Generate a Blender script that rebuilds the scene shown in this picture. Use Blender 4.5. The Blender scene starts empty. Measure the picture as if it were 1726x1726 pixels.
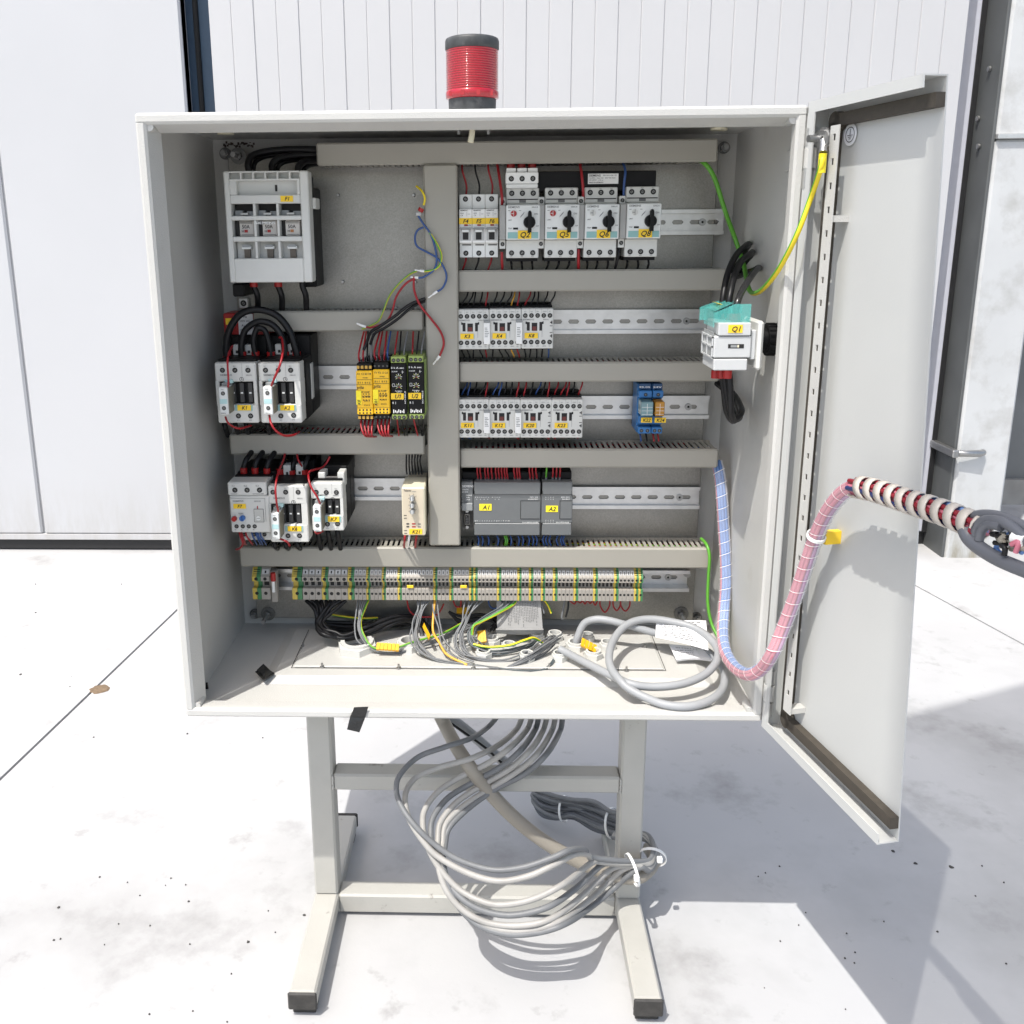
import bpy, math, random
from mathutils import Vector, Matrix
random.seed(7)
S = bpy.context.scene
# ------------------------------------------------------------------ camera
F, CX, CY = 1540.646, 777.75, 760.47            # focal length / principal point for a 1726 px picture
CAM = Vector((0.405721, -1.088568, 0.625205))
PIT, ROL, YAW = 0.235275, 0.0077767, 0.0327054
def axes():
    f, r, u = Vector((0,1,0)), Vector((1,0,0)), Vector((0,0,1))
    M = Matrix.Rotation(YAW, 3, 'Z'); f, r, u = M@f, M@r, M@u
    M = Matrix.Rotation(-PIT, 3, r);  f, u = M@f, M@u
    M = Matrix.Rotation(ROL, 3, f);   r, u = M@r, M@u
    return r, -u, f
AR, AD, AF = axes()
# the fitted roll/yaw order of the survey
cam = bpy.data.cameras.new('camera'); co = bpy.data.objects.new('camera', cam); S.collection.objects.link(co)
cam.sensor_width = 36; cam.lens = 36*F/1726; cam.shift_x = (863-CX)/1726; cam.shift_y = (CY-863)/1726
cam.clip_end = 400; cam.clip_start = .02
m3 = Matrix((AR, -AD, -AF)).transposed()
co.matrix_world = Matrix.Translation(CAM) @ m3.to_4x4()
S.camera = co
# ------------------------------------------------------------------ light
SUN = Vector((.32, .42, -1.0))                   # direction the sunlight travels
az = math.atan2(-SUN.x, -SUN.y); el = math.atan2(1.0, math.hypot(SUN.x, SUN.y))
W = bpy.data.worlds.new('World'); S.world = W; W.use_nodes = True
wn = W.node_tree; bg = wn.nodes['Background']
sky = wn.nodes.new('ShaderNodeTexSky'); sky.sky_type = 'NISHITA'; sky.sun_disc = False
sky.sun_elevation = el; sky.sun_rotation = az; sky.dust_density = 3.0; sky.air_density = 1.0; sky.ozone_density = 1.0
wb = wn.nodes.new('ShaderNodeMix'); wb.data_type = 'RGBA'; wb.blend_type = 'MULTIPLY'; wb.inputs[0].default_value = 1; wb.inputs[7].default_value = (1.02, 1.0, .95, 1)
wn.links.new(sky.outputs[0], wb.inputs[6]); wn.links.new(wb.outputs[2], bg.inputs[0]); bg.inputs[1].default_value = 0.15
sl = bpy.data.lights.new('sun', 'SUN'); sl.energy = 2.65; sl.angle = math.radians(.53); sl.color = (1, .975, .93)
so = bpy.data.objects.new('sun', sl); S.collection.objects.link(so)
so.rotation_euler = SUN.to_track_quat('-Z', 'Y').to_euler(); so.location = (-2, -3, 6)
S.view_settings.view_transform = 'Standard'; S.view_settings.look = 'None'
S.view_settings.gamma = 1; S.view_settings.use_curve_mapping = False; S.view_settings.exposure = 0.84
S.render.engine = 'CYCLES'
S.cycles.max_bounces = 12; S.cycles.diffuse_bounces = 8; S.cycles.transparent_max_bounces = 12
# ------------------------------------------------------------------ survey helpers
def ray(px, py): return AR*((px-CX)/F) + AD*((py-CY)/F) + AF
def at(px, py, Y):
    d = ray(px, py); return CAM + d*((Y-CAM.y)/d.y)
def atz(px, py, Z):
    d = ray(px, py); return CAM + d*((Z-CAM.z)/d.z)
def atx(px, py, X):
    d = ray(px, py); return CAM + d*((X-CAM.x)/d.x)
def rect(x0, y0, x1, y1, Y):
    mx, my = (x0+x1)/2, (y0+y1)/2
    return at(x0,my,Y).x, at(x1,my,Y).x, at(mx,y1,Y).z, at(mx,y0,Y).z
# ------------------------------------------------------------------ materials
MATS = {}
def lin(c): return tuple(((x/255)/12.92 if x/255 < .04045 else ((x/255+.055)/1.055)**2.4) for x in c)
def mat(name, col, rough=.5, metal=0, var=.06, scale=40, bump=0, bscale=400, spec=.5, alpha=1, trans=0, stain=None, coat=0, grime=None):
    if name in MATS: return MATS[name]
    m = bpy.data.materials.new(name); m.use_nodes = True; nt = m.node_tree; N = nt.nodes; L = nt.links
    b = N['Principled BSDF']; b.inputs['Roughness'].default_value = rough; b.inputs['Metallic'].default_value = metal
    b.inputs['Specular IOR Level'].default_value = spec; b.inputs['Alpha'].default_value = alpha
    b.inputs['Transmission Weight'].default_value = trans; b.inputs['Coat Weight'].default_value = coat
    tc = N.new('ShaderNodeTexCoord'); geo = N.new('ShaderNodeNewGeometry')
    nz = N.new('ShaderNodeTexNoise'); nz.inputs['Scale'].default_value = scale; nz.inputs['Detail'].default_value = 4
    L.new(geo.outputs['Position'], nz.inputs['Vector'])
    mr = N.new('ShaderNodeMapRange'); mr.inputs[1].default_value = .3; mr.inputs[2].default_value = .7
    mr.inputs[3].default_value = 1-var; mr.inputs[4].default_value = 1+var; L.new(nz.outputs[0], mr.inputs[0])
    mx = N.new('ShaderNodeMix'); mx.data_type = 'RGBA'; mx.blend_type = 'MULTIPLY'; mx.inputs[0].default_value = 1
    mx.inputs[6].default_value = (*col, 1); L.new(mr.outputs[0], mx.inputs[7])
    out = mx.outputs[2]
    if stain:   # list of (scale, lo, hi, colour, strength)
        for (sc, lo, hi, c2, st) in stain:
            n2 = N.new('ShaderNodeTexNoise'); n2.inputs['Scale'].default_value = sc; n2.inputs['Detail'].default_value = 6
            n2.inputs['Roughness'].default_value = .65
            L.new(geo.outputs['Position'], n2.inputs['Vector'])
            r2 = N.new('ShaderNodeMapRange'); r2.inputs[1].default_value = lo; r2.inputs[2].default_value = hi
            r2.inputs[3].default_value = 0; r2.inputs[4].default_value = st; L.new(n2.outputs[0], r2.inputs[0])
            m2 = N.new('ShaderNodeMix'); m2.data_type = 'RGBA'; L.new(r2.outputs[0], m2.inputs[0])
            L.new(out, m2.inputs[6]); m2.inputs[7].default_value = (*c2, 1); out = m2.outputs[2]
    if grime:   # splash dirt that thins out with height: (z low, z high, colour, strength)
        zl_, zh_, gc, gs_ = grime
        sx = N.new('ShaderNodeSeparateXYZ'); L.new(geo.outputs['Position'], sx.inputs[0])
        h1 = N.new('ShaderNodeMapRange'); h1.inputs[1].default_value = zh_; h1.inputs[2].default_value = zl_; L.new(sx.outputs[2], h1.inputs[0])
        n3 = N.new('ShaderNodeTexNoise'); n3.inputs['Scale'].default_value = 1; n3.inputs['Detail'].default_value = 6; n3.inputs['Roughness'].default_value = .7
        mp = N.new('ShaderNodeMapping'); mp.inputs['Scale'].default_value = (22, 22, 5); L.new(geo.outputs['Position'], mp.inputs[0]); L.new(mp.outputs[0], n3.inputs['Vector'])
        h2 = N.new('ShaderNodeMapRange'); h2.inputs[1].default_value = .38; h2.inputs[2].default_value = .72; L.new(n3.outputs[0], h2.inputs[0])
        mm = N.new('ShaderNodeMath'); mm.operation = 'MULTIPLY'; L.new(h1.outputs[0], mm.inputs[0]); L.new(h2.outputs[0], mm.inputs[1])
        m4 = N.new('ShaderNodeMath'); m4.operation = 'MULTIPLY'; m4.inputs[1].default_value = gs_; L.new(mm.outputs[0], m4.inputs[0])
        m5 = N.new('ShaderNodeMix'); m5.data_type = 'RGBA'; L.new(m4.outputs[0], m5.inputs[0]); L.new(out, m5.inputs[6]); m5.inputs[7].default_value = (*gc, 1); out = m5.outputs[2]
    L.new(out, b.inputs['Base Color'])
    r3 = N.new('ShaderNodeMapRange'); r3.inputs[3].default_value = max(0, rough-.08); r3.inputs[4].default_value = min(1, rough+.08)
    L.new(nz.outputs[0], r3.inputs[0]); L.new(r3.outputs[0], b.inputs['Roughness'])
    if bump:
        nb = N.new('ShaderNodeTexNoise'); nb.inputs['Scale'].default_value = bscale; nb.inputs['Detail'].default_value = 2
        L.new(geo.outputs['Position'], nb.inputs['Vector'])
        bp = N.new('ShaderNodeBump'); bp.inputs['Strength'].default_value = bump; bp.inputs['Distance'].default_value = .002
        L.new(nb.outputs[0], bp.inputs['Height']); L.new(bp.outputs[0], b.inputs['Normal'])
    MATS[name] = m; return m
paint  = mat('enclosure_paint', (.50,.494,.468), .42, bump=.25, bscale=600, var=.03, scale=9, stain=[(14,.62,.8,(.30,.26,.2),.25)])
doorp  = mat('door_paint', (.48,.485,.47), .4, var=.025, scale=5, bump=.04, bscale=400, stain=[(11,.64,.8,(.36,.36,.35),.3)])
hosem  = mat('taupe_hose', (.27,.245,.205), .45, var=.06, scale=20)
shade_paper   = mat('shaded_paper', (.30,.297,.29), .85, var=.05, scale=40)  # booklet's shade put into the paper colour as an even darker grey
standp = mat('stand_paint', (.40,.39,.355), .5, bump=.12, bscale=300, var=.05, scale=14, stain=[(26,.64,.72,(.12,.10,.08),.6),(6,.55,.8,(.30,.29,.26),.4)])
plate  = mat('galvanised_plate', (.285,.277,.255), .38, metal=.75, var=.14, scale=520, bump=.06, bscale=900, stain=[(9,.42,.72,(.20,.195,.18),.6)])
zinc   = mat('zinc_rail', (.60,.60,.59), .34, metal=.75, var=.08, scale=60)
steel  = mat('bright_steel', (.36,.36,.355), .38, metal=.9, var=.1, scale=200)
ductm  = mat('grey_duct_plastic', (.315,.30,.26), .5, var=.03, scale=12, bump=.05, bscale=300)
lgrey  = mat('light_grey_plastic', (.58,.58,.55), .45, var=.03, scale=40)
wgrey  = mat('white_grey_plastic', (.70,.71,.69), .42, var=.03, scale=40)
mgrey  = mat('mid_grey_plastic', (.25,.26,.26), .5, var=.04, scale=50)
plcg   = mat('module_grey_plastic', (.125,.132,.134), .48, var=.04, scale=50, bump=.08, bscale=900)
blackp = mat('black_plastic', (.006,.006,.0065), .5, var=.1, scale=60, spec=.2)
darkp  = mat('dark_brown_plastic', (.045,.04,.036), .5, var=.1, scale=60)
beige  = mat('beige_plastic', (.56,.49,.37), .5, var=.03)
cream  = mat('cream_plastic', (.72,.67,.50), .45, var=.03)
yelp   = mat('yellow_plastic', (.80,.47,.012), .42, var=.03)
yell   = mat('yellow_label', (.86,.56,.02), .55, var=.03)
teal   = mat('teal_strip', (.24,.43,.42), .5, var=.03)
ink    = mat('black_ink', (.018,.016,.02), .7, var=.02)
inkg   = mat('grey_ink', (.16,.16,.16), .7, var=.02)
inkw   = mat('white_ink', (.78,.78,.76), .7, var=.02)
hole   = mat('dark_hollow', (.012,.011,.011), .7, var=.05)
redw   = mat('red_wire', (.30,.008,.014), .38, var=.05)
redp   = mat('red_plastic', (.34,.010,.010), .4, var=.05)
bluew  = mat('blue_wire', (.025,.07,.22), .4, var=.05)
blackw = mat('black_wire', (.008,.008,.009), .4, var=.1, spec=.3)
greyc  = mat('grey_cable', (.15,.155,.16), .5, var=.10, scale=45)
greyc2 = mat('warm_grey_cable', (.33,.32,.30), .5, var=.12, scale=30)
greyl  = mat('pale_grey_cable', (.30,.31,.32), .48, var=.05, scale=18)
grn    = mat('green_wire', (.10,.34,.03), .4, var=.05)
yelw   = mat('yellow_wire', (.75,.58,.02), .4, var=.05)
orgw   = mat('orange_wire', (.70,.36,.04), .4, var=.05)
greenp = mat('green_terminal', (.06,.22,.09), .45, var=.05)
yelt   = mat('yellow_terminal', (.56,.42,.08), .45, var=.05)
termg  = mat('terminal_grey', (.34,.315,.28), .5, var=.04)
olive  = mat('olive_green_plastic', (.20,.28,.07), .45, var=.05)
bluep  = mat('blue_plastic', (.025,.14,.36), .42, var=.05)
paper  = mat('white_paper', (.76,.76,.77), .8, var=.03, scale=30)
white  = mat('white_plastic', (.78,.78,.76), .45, var=.02)
rubber = mat('brown_gasket', (.055,.046,.035), .75, var=.15, scale=120, bump=.15, bscale=900)
capm   = mat('black_end_cap', (.035,.033,.030), .6, var=.3, scale=90, bump=.2)
tapem  = mat('black_tape', (.012,.012,.012), .32, var=.2, scale=120, bump=.5, bscale=180)
tealt  = mat('teal_clear_plastic', (.12,.55,.50), .12, var=.02, alpha=.36)
clear  = mat('clear_plastic', (.75,.80,.80), .1, var=.02, alpha=.22)
wrapc  = mat('clear_spiral_wrap', (.82,.80,.82), .22, var=.02, alpha=.20)
wrapw  = mat('white_wrap_edge', (.82,.80,.78), .4, var=.02)
pinkw  = mat('pink_wire', (.50,.15,.20), .45, var=.06)
lbluew = mat('pale_blue_wire', (.13,.24,.50), .45, var=.06)
amber  = mat('amber_clear', (.62,.30,.03), .15, var=.02, alpha=.85)
redlen = mat('red_lens', (.38,.008,.020), .08, var=.02, coat=.5)
redlen2= mat('red_lens_deep', (.36,.006,.012), .12, var=.02, coat=.5)
bkgrey = mat('beacon_grey', (.045,.048,.05), .55, var=.35, scale=90, stain=[(60,.55,.8,(.2,.2,.2),.5)])
ccol   = (.415,.415,.415)
concrete = mat('white_concrete', ccol, .72, var=.05, scale=3.0, bump=.08, bscale=160,
    stain=[(1.3,.52,.75,(.25,.248,.242),.65),(5,.57,.74,(.19,.186,.18),.6),(17,.62,.74,(.17,.165,.155),.4),(46,.73,.76,(.05,.05,.05),.8)])
wallw  = mat('white_wall_panel', (.475,.475,.48), .5, var=.02, scale=2, stain=[(5,.66,.85,(.42,.42,.42),.3)], grime=(-.38,-.14,(.30,.27,.22),.4))
doorw  = mat('white_door_panel', (.465,.47,.48), .5, var=.025, scale=1.5, stain=[(7,.70,.8,(.42,.42,.42),.3)], grime=(-.38,-.16,(.30,.27,.22),.4))
bluef  = mat('dark_blue_frame', (.055,.095,.15), .45, var=.05)
bluel  = mat('slate_blue_frame', (.17,.24,.32), .45, var=.05)
seal   = mat('black_rubber_seal', (.012,.012,.013), .6, var=.2)
framel = mat('lavender_frame', (.55,.56,.62), .5, var=.03)
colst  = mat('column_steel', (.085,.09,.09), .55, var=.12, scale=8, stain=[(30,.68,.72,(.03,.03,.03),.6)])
colcon = mat('column_concrete', (.50,.51,.51), .7, var=.05, scale=6, bump=.1, bscale=90, stain=[(7,.50,.72,(.30,.29,.27),.6),(28,.72,.76,(.08,.08,.08),.8)], grime=(-.42,-.18,(.20,.17,.10),.9))
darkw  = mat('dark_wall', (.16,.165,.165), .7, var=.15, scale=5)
# ------------------------------------------------------------------ mesh builder
TXT = {}
def text_mesh(s, bold=0):
    s0=s; s=(s,bold)
    if s not in TXT:
        cu = bpy.data.curves.new('lettering', 'FONT'); cu.body = s0; cu.offset = bold; cu.resolution_u = 2; cu.size = 1
        o = bpy.data.objects.new('lettering', cu); me = o.to_mesh()
        vs = [(v.co.x, v.co.y) for v in me.vertices]; fs = [tuple(p.vertices) for p in me.polygons]
        o.to_mesh_clear(); bpy.data.objects.remove(o); bpy.data.curves.remove(cu)
        if vs:
            x0 = min(v[0] for v in vs); x1 = max(v[0] for v in vs)
            vs = [(v[0]-x0, v[1]) for v in vs]
            TXT[s] = (vs, fs, x1-x0)
        else: TXT[s] = ([], [], 1)
    return TXT[s]
class B:
    def __init__(s, o=(0,0,0)): s.o = Vector(o); s.v=[]; s.f=[]; s.m=[]; s.sm=[]; s.ms=[]
    def mi(s, m):
        if m not in s.ms: s.ms.append(m)
        return s.ms.index(m)
    def add(s, vs, fs, m, smooth=False, m2=None, sel=None):
        k = len(s.v); s.v += [tuple(v) for v in vs]; i = s.mi(m); j = s.mi(m2) if m2 else i
        for n, f in enumerate(fs):
            s.f.append(tuple(a+k for a in f)); s.m.append(j if (sel and sel(n)) else i); s.sm.append(smooth)
        return s
    def box(s, x0, x1, y0, y1, z0, z1, m, c=0):
        if x0>x1: x0,x1=x1,x0
        if y0>y1: y0,y1=y1,y0
        if z0>z1: z0,z1=z1,z0
        if c <= 0:
            v=[(x,y,z) for x in (x0,x1) for y in (y0,y1) for z in (z0,z1)]
            return s.add(v, [(0,1,3,2),(4,6,7,5),(0,4,5,1),(2,3,7,6),(0,2,6,4),(1,5,7,3)], m)
        c = min(c, (x1-x0)*.45, (y1-y0)*.45, (z1-z0)*.45)
        v=[]; idx={}
        X=(x0,x1);Y=(y0,y1);Z=(z0,z1)
        for i in (0,1):
            for j in (0,1):
                for k in (0,1):
                    dx=c if i==0 else -c; dy=c if j==0 else -c; dz=c if k==0 else -c
                    for a,p in enumerate(((X[i],Y[j]+dy,Z[k]+dz),(X[i]+dx,Y[j],Z[k]+dz),(X[i]+dx,Y[j]+dy,Z[k]))):
                        idx[i,j,k,a]=len(v); v.append(p)
        f=[]
        for i in (0,1): f.append([idx[i,j,k,0] for j,k in ((0,0),(0,1),(1,1),(1,0))][::1 if i==0 else -1])
        for j in (0,1): f.append([idx[i,j,k,1] for i,k in ((0,0),(1,0),(1,1),(0,1))][::1 if j==0 else -1])
        for k in (0,1): f.append([idx[i,j,k,2] for i,j in ((0,0),(0,1),(1,1),(1,0))][::1 if k==0 else -1])
        for i in (0,1):
            for j in (0,1): f.append([idx[i,j,0,0],idx[i,j,1,0],idx[i,j,1,1],idx[i,j,0,1]])
            for k in (0,1): f.append([idx[i,0,k,0],idx[i,1,k,0],idx[i,1,k,2],idx[i,0,k,2]])
        for j in (0,1):
            for k in (0,1): f.append([idx[0,j,k,1],idx[1,j,k,1],idx[1,j,k,2],idx[0,j,k,2]])
        for i in (0,1):
            for j in (0,1):
                for k in (0,1): f.append([idx[i,j,k,0],idx[i,j,k,1],idx[i,j,k,2]])
        return s.add(v, f, m)
    def prism(s, poly, h, m):      # poly: list of 3D points, h: extrusion vector
        n=len(poly); h=Vector(h); v=[Vector(p) for p in poly]; v += [p+h for p in v]
        f=[tuple(range(n)), tuple(range(2*n-1,n-1,-1))]+[(i,(i+1)%n,n+(i+1)%n,n+i) for i in range(n)]
        return s.add(v, f, m)
    def cyl(s, p, d, r, m, n=14, r2=None, smooth=True, ring=None):
        p=Vector(p); d=Vector(d); r2=r if r2 is None else r2
        a=d.normalized(); u=a.orthogonal().normalized(); w=a.cross(u)
        v=[];
        for q,rr in ((p,r),(p+d,r2)):
            for i in range(n):
                t=2*math.pi*i/n; v.append(q+u*(rr*math.cos(t))+w*(rr*math.sin(t)))
        s.add(v,[(i,(i+1)%n,n+(i+1)%n,n+i) for i in range(n)],m,smooth)
        return s.add(v,[tuple(range(n))[::-1],tuple(range(n,2*n))],m)
    def disc(s, x, y, z, r, m, n=12):
        return s.add([(x+r*math.cos(2*math.pi*i/n), y, z+r*math.sin(2*math.pi*i/n)) for i in range(n)], [tuple(range(n))], m)
    def ring(s, p, ax, r0, r1, h, m, n=20):   # flat washer / nut with a hole
        p=Vector(p); a=Vector(ax).normalized(); u=a.orthogonal().normalized(); w=a.cross(u); v=[]
        for rr,hh in ((r0,0),(r1,0),(r1,h),(r0,h)):
            for i in range(n):
                t=2*math.pi*i/n; v.append(p+a*hh+u*(rr*math.cos(t))+w*(rr*math.sin(t)))
        f=[]
        for k in range(4):
            for i in range(n): f.append((k*n+i,k*n+(i+1)%n,((k+1)%4)*n+(i+1)%n,((k+1)%4)*n+i))
        return s.add(v,f,m)
    def tube(s, pts, r, m, n=8, m2=None, smooth=True, caps=True, half=None):
        pts=[Vector(p) for p in pts]; N=len(pts); rs = r if isinstance(r,(list,tuple)) else [r]*N
        t=[(pts[min(i+1,N-1)]-pts[max(i-1,0)]).normalized() for i in range(N)]
        u=t[0].orthogonal().normalized(); v=[]
        if m2:
            q0=Vector((.35,-1,.1)); q0=q0-t[0]*q0.dot(t[0]); u=q0.normalized() if q0.length>.05 else u
        for i in range(N):
            u=(u-t[i]*u.dot(t[i]));
            u = u.normalized() if u.length>1e-6 else t[i].orthogonal().normalized()
            w=t[i].cross(u)
            for k in range(n):
                a=2*math.pi*k/n; v.append(pts[i]+u*(rs[i]*math.cos(a))+w*(rs[i]*math.sin(a)))
        f=[(i*n+k,i*n+(k+1)%n,(i+1)*n+(k+1)%n,(i+1)*n+k) for i in range(N-1) for k in range(n)]
        s.add(v,f,m,smooth,m2,(lambda q: (q%n)<n//2) if m2 else None)
        if caps: s.add(v,[tuple(range(n))[::-1],tuple(range((N-1)*n,N*n))],m)
        return s
    def lathe(s, c, prof, m, n=40, mats=None):
        c=Vector(c); v=[]
        for r,z in prof:
            for i in range(n):
                a=2*math.pi*i/n; v.append(c+Vector((r*math.cos(a),r*math.sin(a),z)))
        for k in range(len(prof)-1):
            s.add(v if k==0 else [],[],m) if k==0 else None
        base=len(s.v)-len(v)
        for k in range(len(prof)-1):
            i0=s.mi(mats[k] if mats else m)
            for i in range(n):
                s.f.append((base+k*n+i,base+k*n+(i+1)%n,base+(k+1)*n+(i+1)%n,base+(k+1)*n+i)); s.m.append(i0); s.sm.append(True)
        return s
    def quad(s, pts, m): return s.add(pts,[tuple(range(len(pts)))],m)
    def txt(s, t, x, z, h, Y, m, w=None, shear=0, rot=0, align='l', bold=.012):
        vs,fs,wd=text_mesh(t,bold); k=h/.7; kx=k if w is None else w/wd
        off = -wd*kx/2 if align=='c' else 0
        out=[]
        for a,b in vs:
            X=a*kx+off+b*k*shear; Z=b*k
            if rot: X,Z = X*math.cos(rot)-Z*math.sin(rot), X*math.sin(rot)+Z*math.cos(rot)
            out.append((x+X, Y, z+Z))
        return s.add(out,fs,m)
    def build(s, name, parent=None, kind=None, label=None):
        me=bpy.data.meshes.new(name)
        me.from_pydata([tuple(Vector(v)-s.o) for v in s.v],[],s.f)
        for m in s.ms: me.materials.append(m)
        me.polygons.foreach_set('material_index',s.m); me.polygons.foreach_set('use_smooth',s.sm); me.update()
        o=bpy.data.objects.new(name,me); S.collection.objects.link(o)
        if parent is not None: o.parent=parent
        else: o.location=s.o
        if kind: o['kind']=kind
        if label: o['label']=label
        return o
def tag(o,label,cat,group=None):
    o['label']=label; o['category']=cat
    if group: o['group']=group
    return o
def thing(name,loc,label,cat,group=None):
    o=bpy.data.objects.new(name,None); S.collection.objects.link(o); o.location=loc; o.empty_display_size=.02
    return tag(o,label,cat,group)
def org(o):                                   # world origin of a thing or of a part of it
    p=Vector(o.location)
    while o.parent: o=o.parent; p+=Vector(o.location)
    return p
def pb(o): return B(org(o))
def copy_tree(o,parent=None):
    c=o.copy(); S.collection.objects.link(c); c.parent=parent
    for ch in list(o.children): copy_tree(ch,c)
    return c
def cr(P, n=8, closed=False):                 # Catmull-Rom through the points
    P=[Vector(p) for p in P]; out=[]
    N=len(P)
    for i in range(N-1 if not closed else N):
        if closed: a,b,c,d=P[(i-1)%N],P[i],P[(i+1)%N],P[(i+2)%N]
        else: a,b,c,d=P[max(i-1,0)],P[i],P[i+1],P[min(i+2,N-1)]
        for k in range(n):
            t=k/n; out.append(.5*((2*b)+(c-a)*t+(2*a-5*b+4*c-d)*t*t+(3*b-a-3*c+d)*t**3))
    out.append(P[0] if closed else P[-1]); return out
_scr=None
def screw(parent,x,z,Y,r=.0033):
    """a screw terminal: a dark well with a slotted screw, shared mesh"""
    global _scr
    if _scr is None:
        b=B(); b.ring((0,0,0),(0,-1,0),.62,1.0,.10,hole,14); b.disc(0,-.03,0,.8,hole,14)
        b.cyl((0,-.03,0),(0,-.05,0),.50,mat('screw_steel',(.20,.20,.19),.4,metal=.6),10); b.box(-.5,.5,-.10,-.085,-.10,.10,hole)
        me=bpy.data.meshes.new('terminal_screw'); me.from_pydata([tuple(v) for v in b.v],[],b.f)
        for m in b.ms: me.materials.append(m)
        me.polygons.foreach_set('material_index',b.m); me.update(); _scr=me
    o=bpy.data.objects.new('terminal_screw',_scr); S.collection.objects.link(o); o.parent=parent
    o.location=Vector((x,Y,z))-org(parent); o.scale=(r,r,r); o.rotation_euler=(0,random.uniform(0,3),0); return o
def label_sticker(parent,t,x0,x1,z0,z1,Y,m=None,shear=.25,rot=0):
    b=pb(parent); b.box(x0,x1,Y-.0006,Y,z0,z1,m or yell); o=b.build('label_sticker',parent)
    b=pb(parent); h=(z1-z0)*.64; w=text_mesh(t,.015)[2]*h/.7
    if rot: b.txt(t,(x0+x1)/2+h*.5*0+(x1-x0)*.3,(z0+z1)/2-w/2,(x1-x0)*.55,Y-.0010,ink,shear=shear,rot=math.pi/2,bold=.015)
    else: b.txt(t,(x0+x1)/2-w*.5,z0+(z1-z0)*.18,h,Y-.0010,ink,shear=shear,bold=.015)
    b.build('lettering',o); return o
def wire(parent,pts,r=.0013,m=None,n=6,k=5,m2=None,name='wire'):
    b=pb(parent); b.tube(cr(pts,k),r,m or blackw,n,m2); return b.build(name,parent)
# ================================================================== SETTING
G = -.421
gb = B(); gb.quad([(-60,-60,G-.012),(60,-60,G-.012),(60,60,G-.012),(-60,60,G-.012)], concrete)
ground = gb.build('ground', kind='structure')
xs=[-14.6,-9.5,-4.4,-.56,1.92,5.4,9.0]
for i in range(len(xs)-1):
    g=.0035
    b=B((0,0,0))
    # the joints run slightly off square to the cabinet
    def jx(x,y): return x+(y-.54)*(.087 if x<0 else -.235)
    y0,y1=-9,2.6
    lo=[(jx(xs[i],y0)+g,y0),(jx(xs[i+1],y0)-g,y0),(jx(xs[i+1],y1)-g,y1),(jx(xs[i],y1)+g,y1)]
    b.prism([(x,y,G-.010) for x,y in lo],(0,0,.010),concrete)
    b.build('slab',ground)
# small dry flecks lying about (uncountable)
b=B(); rr=random.Random(3)
spots=[(1505,1435,9),(1543,1456,9),(1603,1462,11),(1655,1460,4),(1692,1488,5),(1314,1461,5),(1290,1472,4),(1278,1478,4),(1358,1539,4),(1346,1560,4),(1315,1587,5),(1427,1574,4),(1441,1606,4),(1424,1616,5),(1440,1624,4),(1490,1554,4),(1644,1511,4),(1696,1625,5),(1580,1571,6),(1425,1702,3),(1288,1666,3),
 (418,1588,8),(318,1520,7),(99,1530,7),(91,1585,6),(102,1583,5),(168,1479,5),(253,1561,5),(200,1558,4),(288,1481,4),(279,1493,3),(313,1492,4),(452,1536,4),(464,1572,4),(320,1592,4),(390,1642,5),(252,1710,5),(325,1705,4),(383,1723,5),(513,1543,9),(176,1593,4),(236,1510,4),(215,1488,4),
 (60,1033,5),(35,1137,7),(158,1243,5),(118,1158,4),(316,1237,6),(205,985,4),(443,1244,4),(60,985,4)]
for px,py,s in spots:
    p=atz(px,py,G); rad=s*.00036*(p-CAM).length*.55; n=7
    a0=rr.random()*6
    ring=[(p.x+rad*rr.uniform(.6,1.3)*math.cos(a0+2*math.pi*i/n),p.y+rad*rr.uniform(.6,1.3)*math.sin(a0+2*math.pi*i/n),G+.0005) for i in range(n)]
    top=[(p.x+(x-p.x)*.6,p.y+(y-p.y)*.6,G+.002) for x,y,z in ring]
    b.add(ring+top,[tuple(range(n,2*n))]+[(i,(i+1)%n,n+(i+1)%n,n+i) for i in range(n)],mat('debris',(.06,.058,.054),.85,var=.3,scale=200))
o=b.build('dirt_specks',kind='stuff'); tag(o,'small dark dirt specks scattered over the pale concrete','dirt')
p=atz(168,1162,G); b=B(p); n=18
rg=[(p.x+.022*(1+.12*math.sin(3*i)+.06*math.cos(7*i))*math.cos(2*math.pi*i/n),p.y+.022*(1+.1*math.sin(2*i))*math.sin(2*math.pi*i/n),G+.0004) for i in range(n)]
tp=[(p.x+(x-p.x)*.8,p.y+(y-p.y)*.8,G+.003) for x,y,z in rg]
b.add(rg+tp,[tuple(range(n,2*n))]+[(i,(i+1)%n,n+(i+1)%n,n+i) for i in range(n)],mat('brown_clod',(.17,.12,.075),.9,var=.25,scale=150,bump=.4,bscale=300))
tag(b.build('mud_clod'),'round brown flat clod on the concrete beside the joint, left of the cabinet','mud clod')

WY=1.82                                           # face of the hall doors behind
TOP=4.2
def wx(px,py): return at(px,py,WY).x
def vline(a,b_): return (wx(*a)+wx(*b_))/2
xg0=vline((298,0),(318,182)); xg1=vline((350,0),(363,182)); xend=vline((1619,0),(1547,905))
zs0,zs1=G+.004, at(150,906,WY).z
dl=thing('sliding_door',(xg0-1.2,WY,G),'smooth white hall door leaf on the left with black rubber seal along its foot','door')
xm=vline((2,310),(72,880))
for a,c in ((xg0-2.6,xm-.004),(xm+.004,xg0)):
    b=pb(dl); b.box(a,c,WY,WY+.06,zs1+.012,TOP,doorw,.006); b.build('door_panel',dl)
b=pb(dl); b.box(xg0-2.6,xg0,WY+.012,WY+.05,zs1,TOP,doorw); b.box(xg0-2.6,xg0,WY-.004,WY+.05,zs1-.006,zs1+.012,wallw); b.build('door_core',dl)
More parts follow.
